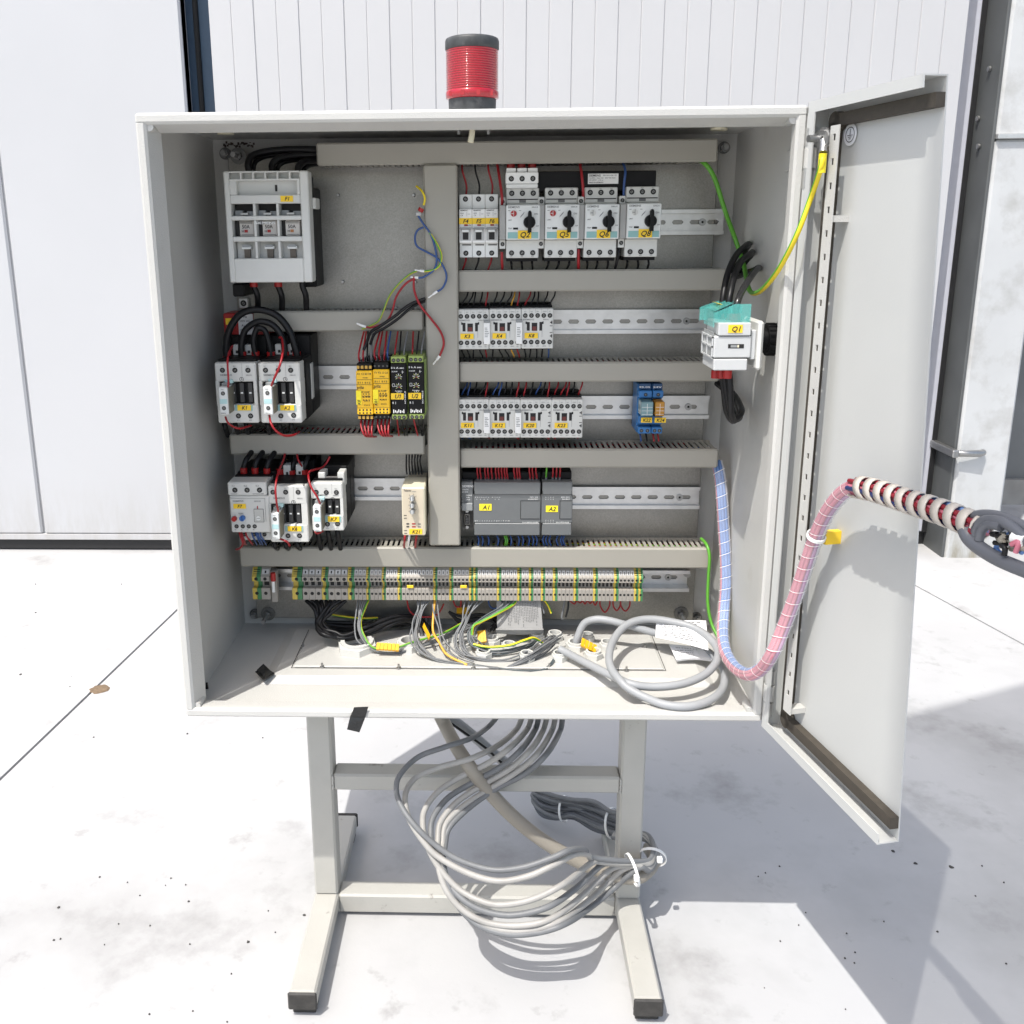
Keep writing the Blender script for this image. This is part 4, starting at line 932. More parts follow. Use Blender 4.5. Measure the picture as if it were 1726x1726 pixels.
for tt,pxs in ((t1[0],((401,590),(421,590))),(t2[0],((472,589),(493,589)))):
    for px,py in pxs:
        p=at(px,py,.20); b=pb(tt); b.box(p.x-.006,p.x+.006,.195,.215,p.z-.007,p.z+.008,lgrey,.001); b.box(p.x-.0018,p.x+.0018,.1945,.195,p.z-.004,p.z,hole); b.build('coil_terminal',tt)
wire(t1[0],lwire([(384,655,YK-.018),(385,640,YK-.024),(383.5,610,YK-.02),(386,595,YK+.0),(392,583,.17)]),.0015,redw)
wire(t2[0],lwire([(457,652,YK-.018),(461,641,YK-.026),(472,615,YK-.03),(477,590,YK-.01),(475,570,.16),(471,569,.18)]),.0016,redw)
wire(t1[0],lwire([(380,703,YK-.012),(384,712,YK-.02),(393,719,YK-.01),(405,722,YK),(423,717,.16)]),.0015,redw)
wire(t2[0],lwire([(454,700,YK-.014),(457,714,YK-.03),(466,727,YK-.03),(480,734.5,YK-.02),(496,733,YK),(504,728,.16)]),.0016,redw)
for nm,pts,r in (('outermost',[(383,603),(381,585),(387,555),(405,530),(433,522),(465,531),(487,556),(498,588),(501,602)],.0050),('middle',[(408,602),(407,580),(414,556),(436,542),(460,548),(476,570),(481,602)],.0046),('innermost',[(431,602),(427,575),(432,556),(438,553),(448,560),(456,590),(457,602)],.0040)):
    lone('bridge_cable','black cable arc bridging the K1 and K2 contactors, '+nm+' of three',lwire(pts,.188),r,blackw,'cable','black cable arcs over the large contactors',n=10,k=7)
lone('bridge_cable','black cable lying across low behind the three cable arcs, left of K2',lwire([(384,563),(410,566),(450,568),(485,565),(500,556)],.222),.003,blackw,'cable')
# red module behind the arcs
x0,x1,z0,z1=rect(377,528,453,566,.212)
t=thing('red_module',((x0+x1)/2,.212,z0),'red control module with white print label behind the black cable arcs','module')
b=pb(t); b.box(x0,x1,.212,.262,z0,z1,redp,.0015); b.build('housing',t)
w=x1-x0; h=z1-z0
b=pb(t); b.box(x0+w*.33,x0+w*.66,.2114,.2119,z0+h*.03,z1-h*.03,paper); o=b.build('print_label',t)
b=pb(t); b.txt('50 Hz',x0+w*.36,z0+h*.80,.0032,.2110,ink); b.txt('230V AC',x0+w*.36,z0+h*.62,.0028,.2110,inkg); b.txt('A1 A2',x0+w*.40,z0+h*.42,.0028,.2110,ink); b.txt('13 14',x0+w*.36,z0+h*.22,.0028,.2110,inkg); b.txt('23 24',x0+w*.36,z0+h*.06,.0028,.2110,inkg); b.build('lettering',o)
b=pb(t); b.box(x0+w*.05,x0+w*.24,.2114,.2119,z0+h*.50,z1-h*.22,yell); b.build('label_sticker',t)

# ---- lower left row
t6=contactor_big('K6',454,518.5,819,914,.145,'large contactor with yellow tag K6 right of the overload relay',(457,849.5,508.5,884),(457.5,865,470.5,909),(485.5,886.5,508,895),[(460,829.5),(481.5,829.5),(502.5,829.5)],[(485.5,903),(505,903)],.0,.02,[(473,798),(492,800),(513,799)])
t7=contactor_big('K7',525,578.5,814,894.5,.15,'contactor with yellow tag K7, rightmost in the lower left row',(525,841,573.5,869),(528,853,541,896),(553,870,572,879),[(533,829.5),(550,830),(567,830)],[(552,883.5),(569,883)],.0,.0,[])
p=at(560,812,.17); b=pb(t7[0]); x0=at(537,800,.17).x; x1=at(581,800,.17).x; z0=at(560,815,.17).z; z1=at(560,795,.17).z
b.box(x0,x0+.010,.166,.19,z0,z1,lgrey,.001); b.box(x1-.010,x1,.166,.19,z0,z1,lgrey,.001); b.box(x0+.0005,x1-.0005,.168,.19,z0-.006,z0+.004,lgrey,.001); b.build('coil_frame',t7[0])
b=pb(t7[0]); b.box(x0+.008,x1-.006,.1672,.169,z0+.002,z0+.011,mat('coil_grey',(.20,.19,.18),.6)); b.build('coil_plate',t7[0])
b=pb(t7[0]); b.box(x0,x1+.001,.19,.262,z0,z1+.004,blackp,.002); b.build('rear_body',t7[0])
for px,py in ((485,793),(506,792)):
    p=at(px,py,.20); b=pb(t6[0]); b.box(p.x-.0055,p.x+.0055,.195,.215,p.z-.008,p.z+.009,lgrey,.001); b.box(p.x-.0016,p.x+.0018,.1945,.195,p.z-.005,p.z-.001,hole); b.build('coil_terminal',t6[0])
wire(t6[0],lwire([(469,862,.127),(466,845,.118),(464.5,822,.12),(468,800,.14),(478,775,.19),(480,765,.2)]),.0016,redw)
wire(t7[0],lwire([(539,848,.135),(535,838,.128),(525,822,.13),(520,805,.14),(523,794,.16),(545,787,.19),(556,770,.2)]),.0016,redw)
wire(t6[0],lwire([(472,908,.135),(479,911,.128),(485,914,.13),(488,920,.14)]),.0016,redw)
wire(t7[0],lwire([(531,896,.14),(535,899,.13),(544,895,.14)]),.0015,redw)
wire(t6[0],lwire([(501,766,.2),(503,776,.19),(509,786,.195)]),.0014,redw)
# overload relay F7
YO=.142
x0=at(384,830,YO).x; x1=at(449,830,YO).x; zt=at(415,813,YO).z; zm=at(415,836,YO).z; zl_=at(415,898,YO).z
t=thing('overload_relay',((x0+x1)/2,YO,zl_),'grey overload relay with red and blue buttons and yellow tag F7','overload relay')
b=pb(t); b.box(x0,x1,YO,YO+.045,zm+.0006,zt,lgrey,.0015); b.build('terminal_cover',t)
x0b=x0+.0012; x1b=x1+.0028
b=pb(t); b.box(x0b,x1b,YO+.001,YO+.045,zl_,zm,lgrey,.0015); b.build('front_cover',t)
b=pb(t); b.box(x0+.002,x1+.004,YO+.0452,PY-.008,zl_-.006,zt+.004,blackp,.002); b.box(x0+.003,x1,YO+.03,YO+.045,zt-.001,zt+.002,blackp); b.build('rear_body',t)
b=pb(t); zz=at(415,909,.165).z; b.box(x0+.009,x1+.004,.162,.19,zz,zl_-.0062,lgrey,.001); b.build('lower_terminals',t)
for px in (412,428.5,446): xx,z=q(px,902,.162); screw(t,xx,z+.001,.1618,.003)
for px in (396,416.5,437.5): xx,z=q(px,826,YO); screw(t,xx,z,YO-.0001,.0038)
for px in (398.5,409,419,429): xx,z=q(px,887.5,YO); screw(t,xx,z,YO+.0009,.0031)
xx,z=q(395.3,874,YO); b=pb(t); b.cyl((xx,YO+.001,z),(0,-.005,0),.0036,redp,16); b.build('stop_button',t)
xx,z=q(409,873,YO); b=pb(t); b.cyl((xx,YO+.001,z),(0,-.005,0),.0040,mat('blue_button',(.03,.13,.40),.4),16); b.box(xx-.0007,xx+.0007,YO-.0046,YO-.004,z-.0032,z+.0032,mat('blue_slot',(.015,.06,.2),.4)); b.build('reset_button',t)
a=q(429,880,YO); c=q(444,858,YO); b=pb(t); b.box(a[0],c[0],YO-.0002,YO+.001,a[1],c[1],mat('dial_plate',(.50,.50,.47),.5)); b.box(a[0],c[0],YO-.0004,YO-.0002,c[1]-.0004,c[1],ink); b.box(a[0],c[0],YO-.0004,YO-.0002,a[1],a[1]+.0004,ink); b.box(a[0],a[0]+.0004,YO-.0004,YO-.0002,a[1],c[1],ink); b.box(c[0]-.0004,c[0],YO-.0004,YO-.0002,a[1],c[1],ink); b.build('dial_plate',t)
xx,z=q(436,873,YO); b=pb(t); b.cyl((xx,YO-.0004,z),(0,-.0012,0),.0033,wgrey,14); b.box(xx-.0026,xx+.0026,YO-.0019,YO-.0016,z-.0003,z+.0003,inkg); b.build('setting_dial',t)
b=pb(t); xx,z=q(433.5,860,YO); b.prism([(xx,YO+.0003,z+.006),(xx+.0012,YO+.0003,z+.006),(xx+.0012,YO+.0003,z+.001),(xx+.004,YO+.0003,z-.0002),(xx+.002,YO+.0003,z-.001),(xx,YO+.0003,z-.0002)],(0,.0006,0),redp); b.build('red_pointer',t)
a=q(393.5,857.5,YO); c=q(414,849.5,YO); label_sticker(t,'F7',a[0],c[0],a[1],c[1],YO+.0009)
b=pb(t); xx,z=q(392,845.5,YO); b.txt(SIE,xx,z-.0006,.0024,YO+.0006,inkg,w=.0155); xx,z=q(428,845.5,YO); b.txt('SIRIUS',xx,z-.0006,.0019,YO+.0006,inkg,w=.0095)
for i,px in enumerate((391,411,431)): xx,z=q(px,818.5,YO); b.txt(('1L1','3L2','5L3')[i],xx,z-.0012,.0022,YO-.0004,inkg)
xx,z=q(402,867,YO); b.txt('RESET',xx,z,.0018,YO+.0006,inkg)
for i,px in enumerate((395.5,406,416,426)): xx,z=q(px,894,YO); b.txt(('95','96','97','98')[i],xx,z,.0017,YO+.0006,inkg)
xx,z=q(389,832.5,YO); b.txt('VARIANT 1',xx,z-.0006,.0015,YO-.0004,inkg); xx,z=q(426,832.5,YO); b.txt('SETTING AMP',xx,z-.0006,.0015,YO-.0004,inkg,w=.016)
a=q(389,893,YO); c=q(446,840,YO)
for (u0,u1,w0,w1) in ((a[0],c[0],c[1]-.0003,c[1]),(a[0],a[0]+.0003,a[1],c[1]),(c[0]-.0003,c[0],a[1]+.012,c[1])): b.box(u0,u1,YO+.0006,YO+.001,w0,w1,inkg)
b.build('lettering',t)
for px,py in ((411,795),(430,795),(450,796)):
    p=at(px,py,.185); b=pb(t); b.cyl((p.x,p.y,p.z-.005),(0,0,.011),.0050,redp,12); b.build('red_boot',t)
    wire(t,[(p.x,.185,p.z+.006),(p.x+.004,.19,p.z+.018),(p.x+.012,.215,p.z+.03)],.004,blackw,8)
for px0,px1,c in ((403,411,redw),(407,412,redw),(414,424,redw),(424,431,bluew),(431,437,bluew),(438,447,bluew),(434,441,bluew)):
    wire(t,lwire([(px0,896,YO+.012),(px0+2,904,YO+.01),((px0+px1)/2+2,911,YO+.02),(px1+2,918,.2)]),.0013,c)
wire(t,lwire([(404,897,YO+.01),(408,910,YO+.0),(409,918,YO+.01),(404,924,YO+.02),(398,926,YO+.03)]),.0015,redw)
for tt in (t6[0],):
    for px,py in ((473,798),(492,800),(513,799)):
        p=at(px,py,.2); wire(tt,[(p.x,.2,p.z+.004),(p.x+.003,.2,p.z+.016),(p.x+.006,.215,p.z+.028)],.004,blackw,8)
for tt,lst in ((t1[0],(378,396,414)),(t2[0],(450,470,490)),(t6[0],(462,480,500)),(t7[0],(535,552,568))):
    yb=715 if tt in (t1[0],t2[0]) else (915 if tt is t6[0] else 896); ye=732 if yb==715 else 923
    for px in lst: wire(tt,lwire([(px,yb-3,.19),(px+2,yb+6,.188),(px+6,ye+2,.215)]),.0036,blackw,8)

# ================================================================== YELLOW SAFETY RELAYS AND GREEN TIMERS
YR=.152
def yrelay(px0,px1,py0,py1,tx,label,lines,topgold):
    x0=at(px0,650,YR).x; x1=at(px1,650,YR).x; z1=at(630,py0,YR).z; z0=at(630,py1,YR).z
    t=thing('safety_relay',((x0+x1)/2,YR,z0),label,'safety relay','yellow safety relays')
    b=pb(t); b.box(x0,x1,YR,YR+.012,z0,z1,yelp,.0012); b.build('front',t)
    b=pb(t); b.box(x0+.0003,x1-.0003,YR+.0121,PY-.009,z0-.006,z1+.007,blackp,.001); b.box(x0+.001,x1-.001,YR+.003,YR+.05,z1+.0002,z1+.010,blackp,.001); b.box(x0+.001,x1-.001,YR+.003,YR+.05,z0-.008,z0-.0002,blackp,.001); b.build('housing',t)
    gold=mat('gold_plastic',(.50,.30,.05),.4); w=x1-x0
    for i in range(4):
        xx=x0+w*(i+.5)/4
        for zc,Yq in (((z1+.0045,YR+.0024),(z0-.0045,YR+.0024)) if topgold else ()):
            b=pb(t); b.box(xx-.0019,xx+.0019,Yq,Yq+.001,zc-.0022,zc+.0022,gold,.0004); b.build('terminal_tab',t)
        if not topgold: screw(t,xx,z1+.0045,YR+.0029,.0017); screw(t,xx,z0-.0045,YR+.0029,.0017)
    b=pb(t); b.box(x0+.0005,x1-.0005,YR-.0004,YR,z1-.0195,z1-.019,ink); b.box(x0+.0005,x1-.0005,YR-.0004,YR,z1-.0125,z1-.0121,ink); b.box(x0+.0005,x1-.0005,YR-.0004,YR,z0+.0095,z0+.0098,ink)
    for (s,dx,dz,hh_,ww) in lines: b.txt(s,x0+dx*w,z1-dz,hh_,YR-.0004,ink,w=ww*w)
    for r in range(3):
        for c in range(4): b.box(x0+w*(.22+.17*c),x0+w*(.22+.17*c)+.0015,YR-.0004,YR,z0+.020+r*.0042,z0+.0213+r*.0042,ink)
    for c in range(4): b.box(x0+w*(.12+.22*c),x0+w*(.12+.22*c)+.002,YR-.0004,YR,z0+.0015,z0+.0035,ink)
    for c in range(4): b.box(x0+w*(.12+.22*c),x0+w*(.12+.22*c)+.002,YR-.0004,YR,z0+.0055,z0+.0078,ink)
    b.build('lettering',t)
    label_sticker(t,tx,x0-.0006,x0+w*.30,z1-.047,z1-.0275,YR-.0005,mat('yellow_tag',(.90,.74,.02),.5),rot=1,shear=.15)
    return t,x0,x1,z0,z1
L1=[('A1 13 23 33',.06,.0055,.0026,.86),('POWER',.42,.0105,.0017,.3),('S11 S12',.08,.0175,.0022,.8),('pilz',.05,.0250,.0042,.42),('PNOZ X2.8P',.06,.0275+.003,.0022,.75),('POWER',.36,.037,.0026,.5),('CH.1',.44,.043,.0022,.35),('CH.2',.44,.049,.0022,.35)]
ya=yrelay(600.5,628,625,699,'K0','yellow safety relay with upright tag K0, leftmost beside the bare rail',L1,True)
yb=yrelay(629,656.5,623,698,'K01','yellow safety relay with upright tag K01 between its yellow twin and the black timers',[(('Y1 Y2 13 23',)+L1[0][1:])]+L1[1:],False)
for (t,x0,x1,z0,z1) in (ya,yb):
    w=x1-x0; zD=at(630,560,.21).z; zDl=at(630,733,.2).z
    for i in range(4):
        xx=x0+w*(i+.5)/4; c=(redw,redw,blackw,greyc)[i] if t is ya[0] else (redw,redw,redw,bluew)[i]
        wire(t,[(xx,YR+.02,z1+.010),(xx+random.uniform(-.002,.002),YR+.018,z1+.022),(xx+random.uniform(-.002,.004),.2,zD+.002)],.0014,c)
        b=pb(t); b.cyl((xx,YR+.02,z1+.009),(0,0,.007),.0016,greyl,8); b.build('ferrule',t)
        dx=(x0+x1)/2-xx
        wire(t,[(xx,YR+.02,z0-.008),(xx+dx*.1,YR+.008,z0-.018),(xx+dx*.4+.003,YR+.002,z0-.030),(xx+dx*.6+.007,YR+.030,z0-.038)],.0014,redw)
        b=pb(t); b.cyl((xx,YR+.019,z0-.0085),(0,-.002,-.008),.0017,greyl,8); b.build('ferrule',t)
def timer(px0,px1,py0,py1,tx,label):
    x0=at(px0,650,YR).x; x1=at(px1,650,YR).x; z1=at(687,py0,YR).z; z0=at(687,py1,YR).z; w=x1-x0
    t=thing('timer_relay',((x0+x1)/2,YR,z0),label,'timer relay','black and green timer relays')
    b=pb(t); b.box(x0+.0005,x1-.0014,YR,YR+.01,z0,z1,blackp,.001); b.build('front',t)
    b=pb(t); b.box(x0,x1,YR+.0101,PY-.009,z0-.004,z1+.004,olive,.001); b.build('housing',t)
    for zc,hh_ in ((z1+.0052,.0088),(z0-.0045,.0072)):
        b=pb(t); b.box(x0+.001,x1-.0022,YR+.001,YR+.04,zc-hh_/2,zc+hh_/2,mat('terminal_olive',(.26,.34,.09),.5),.0008); b.build('terminal_block',t)
        for i in range(3): screw(t,x0+w*(.2+.27*i),zc-.0006,YR+.0009,.0026)
    b=pb(t)
    wi=lambda a,c,d,e: b.box(x0+w*a,x0+w*c,YR-.0004,YR,z1-e,z1-d,inkw)
    yg=mat('dial_tick',(.55,.58,.25),.5)
    for k_,(cz,cr_) in enumerate(((.0185,.0042),(.0315,.0042),(.0425,.0042))):
        cx=x0+w*.48; zc=z1-cz
        for i in range(7):
            a=-.6+i*(math.pi+1.2)/6
            p0=Vector((cx+cr_*.5*math.cos(a),YR-.0004,zc+cr_*.5*math.sin(a))); p1=Vector((cx+cr_*1.15*math.cos(a),YR-.0004,zc+cr_*1.15*math.sin(a))); n=Vector((-math.sin(a),0,math.cos(a)))*.00035
            b.quad([p0-n,p1-n,p1+n,p0+n],inkw if i%2 else yg)
    b.txt('S k A sec',x0+w*.05,z1-.0068,.0024,YR-.0004,inkw,w=w*.76); b.txt('Uh 24-240',x0+w*.08,z1-.0115,.0017,YR-.0004,inkw,w=w*.34)
    wi(.70,.72,.0095,.0135); wi(.66,.80,.0113,.0117)
    b.txt('Function',x0+w*.26,z1-.0385,.0017,YR-.0004,inkw,w=w*.4); b.txt('Time range',x0+w*.26,z1-.0495,.0019,YR-.0004,inkw,w=w*.5)
    wi(.1,.24,.0275,.0279); wi(.1,.24,.0315,.0319); wi(.1,.115,.0275,.0319); wi(.225,.24,.0275,.0319); 
    b.txt('R',x0+w*.08,z0+.014,.0028,YR-.0004,inkw); b.box(x0+w*.26,x0+w*.28,YR-.0004,YR,z0+.0135,z0+.017,inkw)
    for i in range(7): b.box(x0+w*(.12+.10*i),x0+w*(.17+.10*i),YR-.0004,YR,z0+.001+(i%2)*.001,z0+.0062-(i%3)*.001,inkw)
    b.txt('SCHIELE',x0+w*.88,z0+.014,.0017,YR-.0004,inkw,w=.018,rot=math.pi/2)
    b.build('lettering',t)
    label_sticker(t,tx,x0+.0002,x0+w*.76,z0+.0205,z0+.0290,YR-.0005)
    for k_ in range(3):
        cz=(.0185,.0315,.0425)[k_]; b=pb(t); b.cyl((x0+w*.48,YR,z1-cz),(0,-.0008,0),.0019,mat('dial_black',(.05,.05,.03),.4),10); b.box(x0+w*.48,x0+w*.48+.0016,YR-.0012,YR-.0008,z1-cz-.0014,z1-cz-.0003,redp); b.build('setting_dial',t)
    zD=at(690,560,.21).z; zDl=at(690,733,.2).z
    for i in range(3):
        xx=x0+w*(.2+.27*i); wire(t,[(xx,YR+.02,z1+.008),(xx+.001,YR+.02,z1+.018),(xx+random.uniform(-.004,.004),.2,zD+.002)],.0012,(redw,blackw,greyc)[i])
        wire(t,[(xx,YR+.02,z0-.007),(xx+.001,YR+.022,z0-.016),(xx+random.uniform(-.004,.004),.2,zDl-.001)],.0012,(redw,blackw,blackw)[i])
    return t
timer(658.5,687,613,697.5,'U1','black-faced timer relay with green terminals and yellow tag U1')
timer(687.8,716.5,612,697,'U2','black-faced timer relay with green terminals and yellow tag U2, against the upright duct')

# ================================================================== BEIGE TIMER K21
YB=.168
x0=at(677.5,860,YB).x; x1=at(716.5,860,YB).x; z1=at(697,822,YB).z; z0=at(697,902.5,YB).z; w=x1-x0; h=z1-z0
t=thing('timer_relay',((x0+x1)/2,YB,z0),'beige timer relay with three dials and yellow tag K21 under black wires','timer relay')
b=pb(t); b.box(x0,x1,YB,YB+.06,z0,z1,cream,.0015); b.box(x0+.003,x1-.002,YB+.0601,PY-.009,z0,z1-.002,beige,.001); b.build('housing',t)
b=pb(t); b.box(x0+.0012,x1-.0022,YB-.0005,YB,z0+.001,z1-.0015,beige,.0004); b.build('front_plate',t)
Yb=YB-.0006
for i,fz_ in enumerate((.80,.66,.53)):
    b=pb(t); xc=x0+w*.46; zc=z0+h*fz_; b.cyl((xc,Yb,zc),(0,-.009,0),.0037,mgrey,16,r2=.0032); b.box(xc-.0005,xc+.0005,Yb-.0095,Yb-.009,zc-.003,zc+.003,inkw); b.build('dial_knob',t)
b=pb(t); b.txt('Telemec',x0+w*.1,z1-h*.075,.0030,Yb-.0003,ink,w=w*.32); b.box(x0+w*.46,x0+w*.62,Yb-.0003,Yb,z1-h*.08,z1-h*.074,inkg)
for i,fz_ in enumerate((.80,.66,.53)):
    zc=z0+h*fz_
    for a in (2.4,3.4,4.4,5.4,.3,1.2): b.box(x0+w*.46+.0052*math.cos(a)-.0004,x0+w*.46+.0052*math.cos(a)+.0004,Yb-.0003,Yb,zc+.0052*math.sin(a)-.0004,zc+.0052*math.sin(a)+.0004,ink)
for zf in (.235,.175): b.box(x0+w*.18,x0+w*.30,Yb-.0003,Yb,z0+h*zf,z0+h*(zf+.025),ink); b.box(x0+w*.42,x0+w*.58,Yb-.0003,Yb,z0+h*zf,z0+h*(zf+.025),redp); b.box(x0+w*.68,x0+w*.8,Yb-.0003,Yb,z0+h*zf,z0+h*(zf+.02),inkg)
for zf in (.42,.36,.10,.04): b.box(x0+w*.08,x0+w*.2,Yb-.0003,Yb,z0+h*zf,z0+h*(zf+.012),ink)
b.build('lettering',t)
label_sticker(t,'K21',x0+w*.30,x0+w*.86,z0+h*.03,z0+h*.14,Yb-.0001)
for i in range(6):
    px=686+i*5; wire(t,lwire([(px,800,YB+.05),(px-1,790,YB+.05),(px-1-i*.4,776,.2),(px-1,765,.208)]),.0013,blackw)
for px,c in ((683,redw),(702,redw),(690,wrapw)): wire(t,lwire([(px,902,YB+.02),(px-1,910,YB+.02),(px-2,922,.215)]),.0018,c)

# ================================================================== CONTROLLER (two modules)
YP=.207
def pq(px,py): return q(px,py,YP)
def plc(px0,px1,py0,py1,label,nm='controller_module'):
    x0=at(px0,855,YP).x; x1=at(px1,855,YP).x; z1=at((px0+px1)/2,py0,YP).z; z0=at((px0+px1)/2,py1,YP).z
    t=thing(nm,((x0+x1)/2,YP,z0),label,'controller','dark grey controller modules')
    return t,x0,x1,z0,z1
t,x0,x1,z0,z1=plc(777.5,911.5,813,902,'wide dark grey controller with yellow tag A1 and a serial socket at its left end')
xm=at(798,855,YP).x; zi=at(850,834,YP).z; zj=at(850,882,YP).z
def plcbody(t,xa,x1,z0,z1,zi,zj):
    b=pb(t); b.box(xa,x1,YP+.0005,PY-.008,zj,zi,plcg,.0006); b.build('housing',t)
    b=pb(t); b.box(xa+.001,x1-.0008,YP-.0008,YP+.03,zi+.0003,z1,plcg,.001); b.build('upper_flap',t)
    b=pb(t); b.box(xa+.001,x1-.0008,YP-.0008,YP+.03,z0,zj-.0003,plcg,.001); b.build('lower_flap',t)
    b=pb(t)
    for zz in (zi,zj):
        b.box(xa+.002,x1-.002,YP-.0011,YP-.0008,zz-.0003,zz+.0001,inkw if zz==zj else inkg)
        for xx in (xa+.0012,x1-.0018): b.box(xx,xx+.0006,YP-.0011,YP+.0004,zz-.0015,zz+.006 if zz==zi else zz+.002,hole)
    b.build('flap_seams',t)
plcbody(t,xm,x1,z0,z1,zi,zj)
b=pb(t); b.box(x0,xm-.0004,YP+.002,PY-.008,at(788,855,YP).z,z1,plcg,.001); b.box(x0+.0006,xm-.001,YP-.001,YP+.004,at(788,861,YP).z,at(788,848,YP).z,mat('tab_grey',(.24,.25,.25),.5),.001); b.build('left_cheek',t)
b=pb(t); zc0=at(788,893,YP).z; zc1=at(788,861.5,YP).z; b.box(x0+.001,xm-.0006,YP+.010,PY-.01,zc0,zc1,mat('socket_dark',(.05,.047,.043),.6)); b.build('socket_recess',t)
b=pb(t); xc,zc=q(787.5,874,YP+.008); b.box(xc-.0042,xc+.0042,YP+.003,YP+.012,zc-.0085,zc+.0085,mat('dsub_metal',(.30,.29,.27),.4,metal=.7),.001); b.box(xc-.0030,xc+.0030,YP+.0026,YP+.0032,zc-.0070,zc+.0070,hole); b.build('serial_socket',t)
for dz in (.0125,-.0125): b=pb(t); b.cyl((xc,YP+.010,zc+dz),(0,-.006,0),.0025,steel,6,smooth=False); b.build('socket_nut',t)
for i in range(9): b=pb(t); b.cyl((xc+(-.0011 if i<5 else .0011),YP+.0026,zc-.005+(i%5)*.0025),(0,-.0006,0),.0005,steel,6); b.build('socket_pin',t)
b=pb(t); a=q(877,875,YP); c=q(910,844,YP)
for (u0,u1,w0,w1) in ((a[0],c[0],a[1],a[1]+.0005),(a[0],c[0],c[1]-.0004,c[1]),(a[0],a[0]+.0006,a[1],c[1])): b.box(u0,u1,YP-.0002,YP+.0006,w0,w1,hole)
b.box(a[0]+.001,c[0],YP-.0004,YP+.0006,a[1]+.001,c[1]-.0008,plcg); b.build('slot_cover',t)
b=pb(t)
x_,z_=q(778.8,820,YP); b.txt(SIE,x_,z_-.0016,.0031,YP+.0017,inkw,w=.0168)
x_,z_=q(779,825,YP); b.txt('SIMATIC',x_,z_-.0016,.0020,YP+.0017,inkw,w=.0095); x_,z_=q(779,829,YP); b.txt('S7-200',x_,z_-.0016,.0020,YP+.0017,inkw,w=.0085)
for i,s in enumerate(('SF/DIAG','RUN','STOP')): x_,z_=q(786,835+i*3.8,YP); b.txt(s,x_,z_-.001,.0016,YP+.0017,inkw); b.box(x_-.005,x_-.002,YP+.0015,YP+.002,z_-.0006,z_,inkg)
rr=random.Random(2)
for i in range(14):
    if i==8: continue
    x_,z_=q(801+i*3.1,838,YP); b.txt(('I0','.0','.1','.2','.3','.4','.5','.6','I1','.0','.1','.2','.3','.4')[i],x_,z_-.0008,.0014,YP+.0002,inkw); 
    if i%2==0: x_,z_=q(803+i*3.1,841.5,YP); b.txt(str(i%8),x_,z_-.0008,.0014,YP+.0002,inkw)
for i in range(15):
    x_,z_=q(800+i*4,878,YP); b.txt(('Q0','.0','.1','.2','.3','.4','.5','.6','.7','Q1','.0','.1','M','L+','DC')[i],x_,z_-.0006,.0014,YP+.0002,inkw)
for s,px,py,ww in (('CPU 224',893,838,.012),('AC/DC/RLY',890,841.5,.015),('214-1BD23-0XB0',880,880.5,.024)): x_,z_=q(px,py,YP); b.txt(s,x_,z_-.0008,.0016,YP+.0002,inkw,w=ww)
b.build('lettering',t)
a=q(808,860.5,YP); c=q(828.5,849.5,YP); label_sticker(t,'A1',a[0],c[0],a[1],c[1],YP+.0004,mat('yellow_tag',(.90,.74,.02),.5))
tA=t
b=pb(t); b.box(x0+.001,x1,YP+.015,YP+.06,z1+.0003,z1+.012,blackp,.001); b.build('terminal_row',t)
for px in (805,810,818,823,829,836,841,846,851,855,867,872,876,893,898,904):
    p0=at(px+.5,806,YP+.014); p1=at(px,790,.21)
    wire(t,[(p0.x,p0.y,p0.z-.004),(p0.x,p0.y-.002,p0.z+.003),((p0.x+p1.x)/2-.001,p0.y-.004,(p0.z+p1.z)/2+.004),(p1.x,.215,p1.z+.006)],.0013,redw)
    b=pb(t); b.cyl((p0.x,p0.y,p0.z-.006),(0,-.001,.008),.0016,greyc,8); b.build('ferrule',t)
for px in (805,812,822,838,850,853,860,873,880,890,897,903):
    p0=at(px,903,YP+.02); p1=at(px+1,916,.222); wire(t,[(p0.x,p0.y,p0.z),(p0.x+.002,p0.y-.003,p0.z-.006),(p1.x,.225,p1.z-.004)],.0013,bluew if px not in (850,853) else grn)
t,x0,x1,z0,z1=plc(912.6,965,812.5,902,'narrow dark grey extension module with yellow tag A2 beside the bare rail')
plcbody(t,x0,x1,z0,z1,zi,zj)
b=pb(t); a=q(943,875,YP); c=q(964,844,YP)
for (u0,u1,w0,w1) in ((a[0],c[0],a[1],a[1]+.0005),(a[0],c[0],c[1]-.0004,c[1]),(a[0],a[0]+.0006,a[1],c[1])): b.box(u0,u1,YP-.0002,YP+.0006,w0,w1,hole)
b.box(a[0]+.001,c[0],YP-.0004,YP+.0006,a[1]+.001,c[1]-.0008,plcg); b.build('slot_cover',t)
b=pb(t)
for s,px,py,ww in (('EM 223',946,838,.012),('DC/RLY',948,841.5,.011),('223-1HF22-0XA8',937,880.5,.019)): x_,z_=q(px,py,YP); b.txt(s,x_,z_-.0008,.0016,YP+.0002,inkw,w=ww)
for i in range(4):
    for py in (838,841.5,877,880): x_,z_=q(919+i*4.2,py,YP); b.txt('.%d'%i,x_,z_-.0008,.0014,YP+.0002,inkw)
b.build('lettering',t)
a=q(920,863,YP); c=q(940.5,852.5,YP); label_sticker(t,'A2',a[0],c[0],a[1],c[1],YP+.0004,mat('yellow_tag',(.90,.74,.02),.5))
b=pb(t); b.box(x0+.001,x1-.001,YP+.015,YP+.06,z1+.0003,z1+.012,blackp,.001); b.build('terminal_row',t)
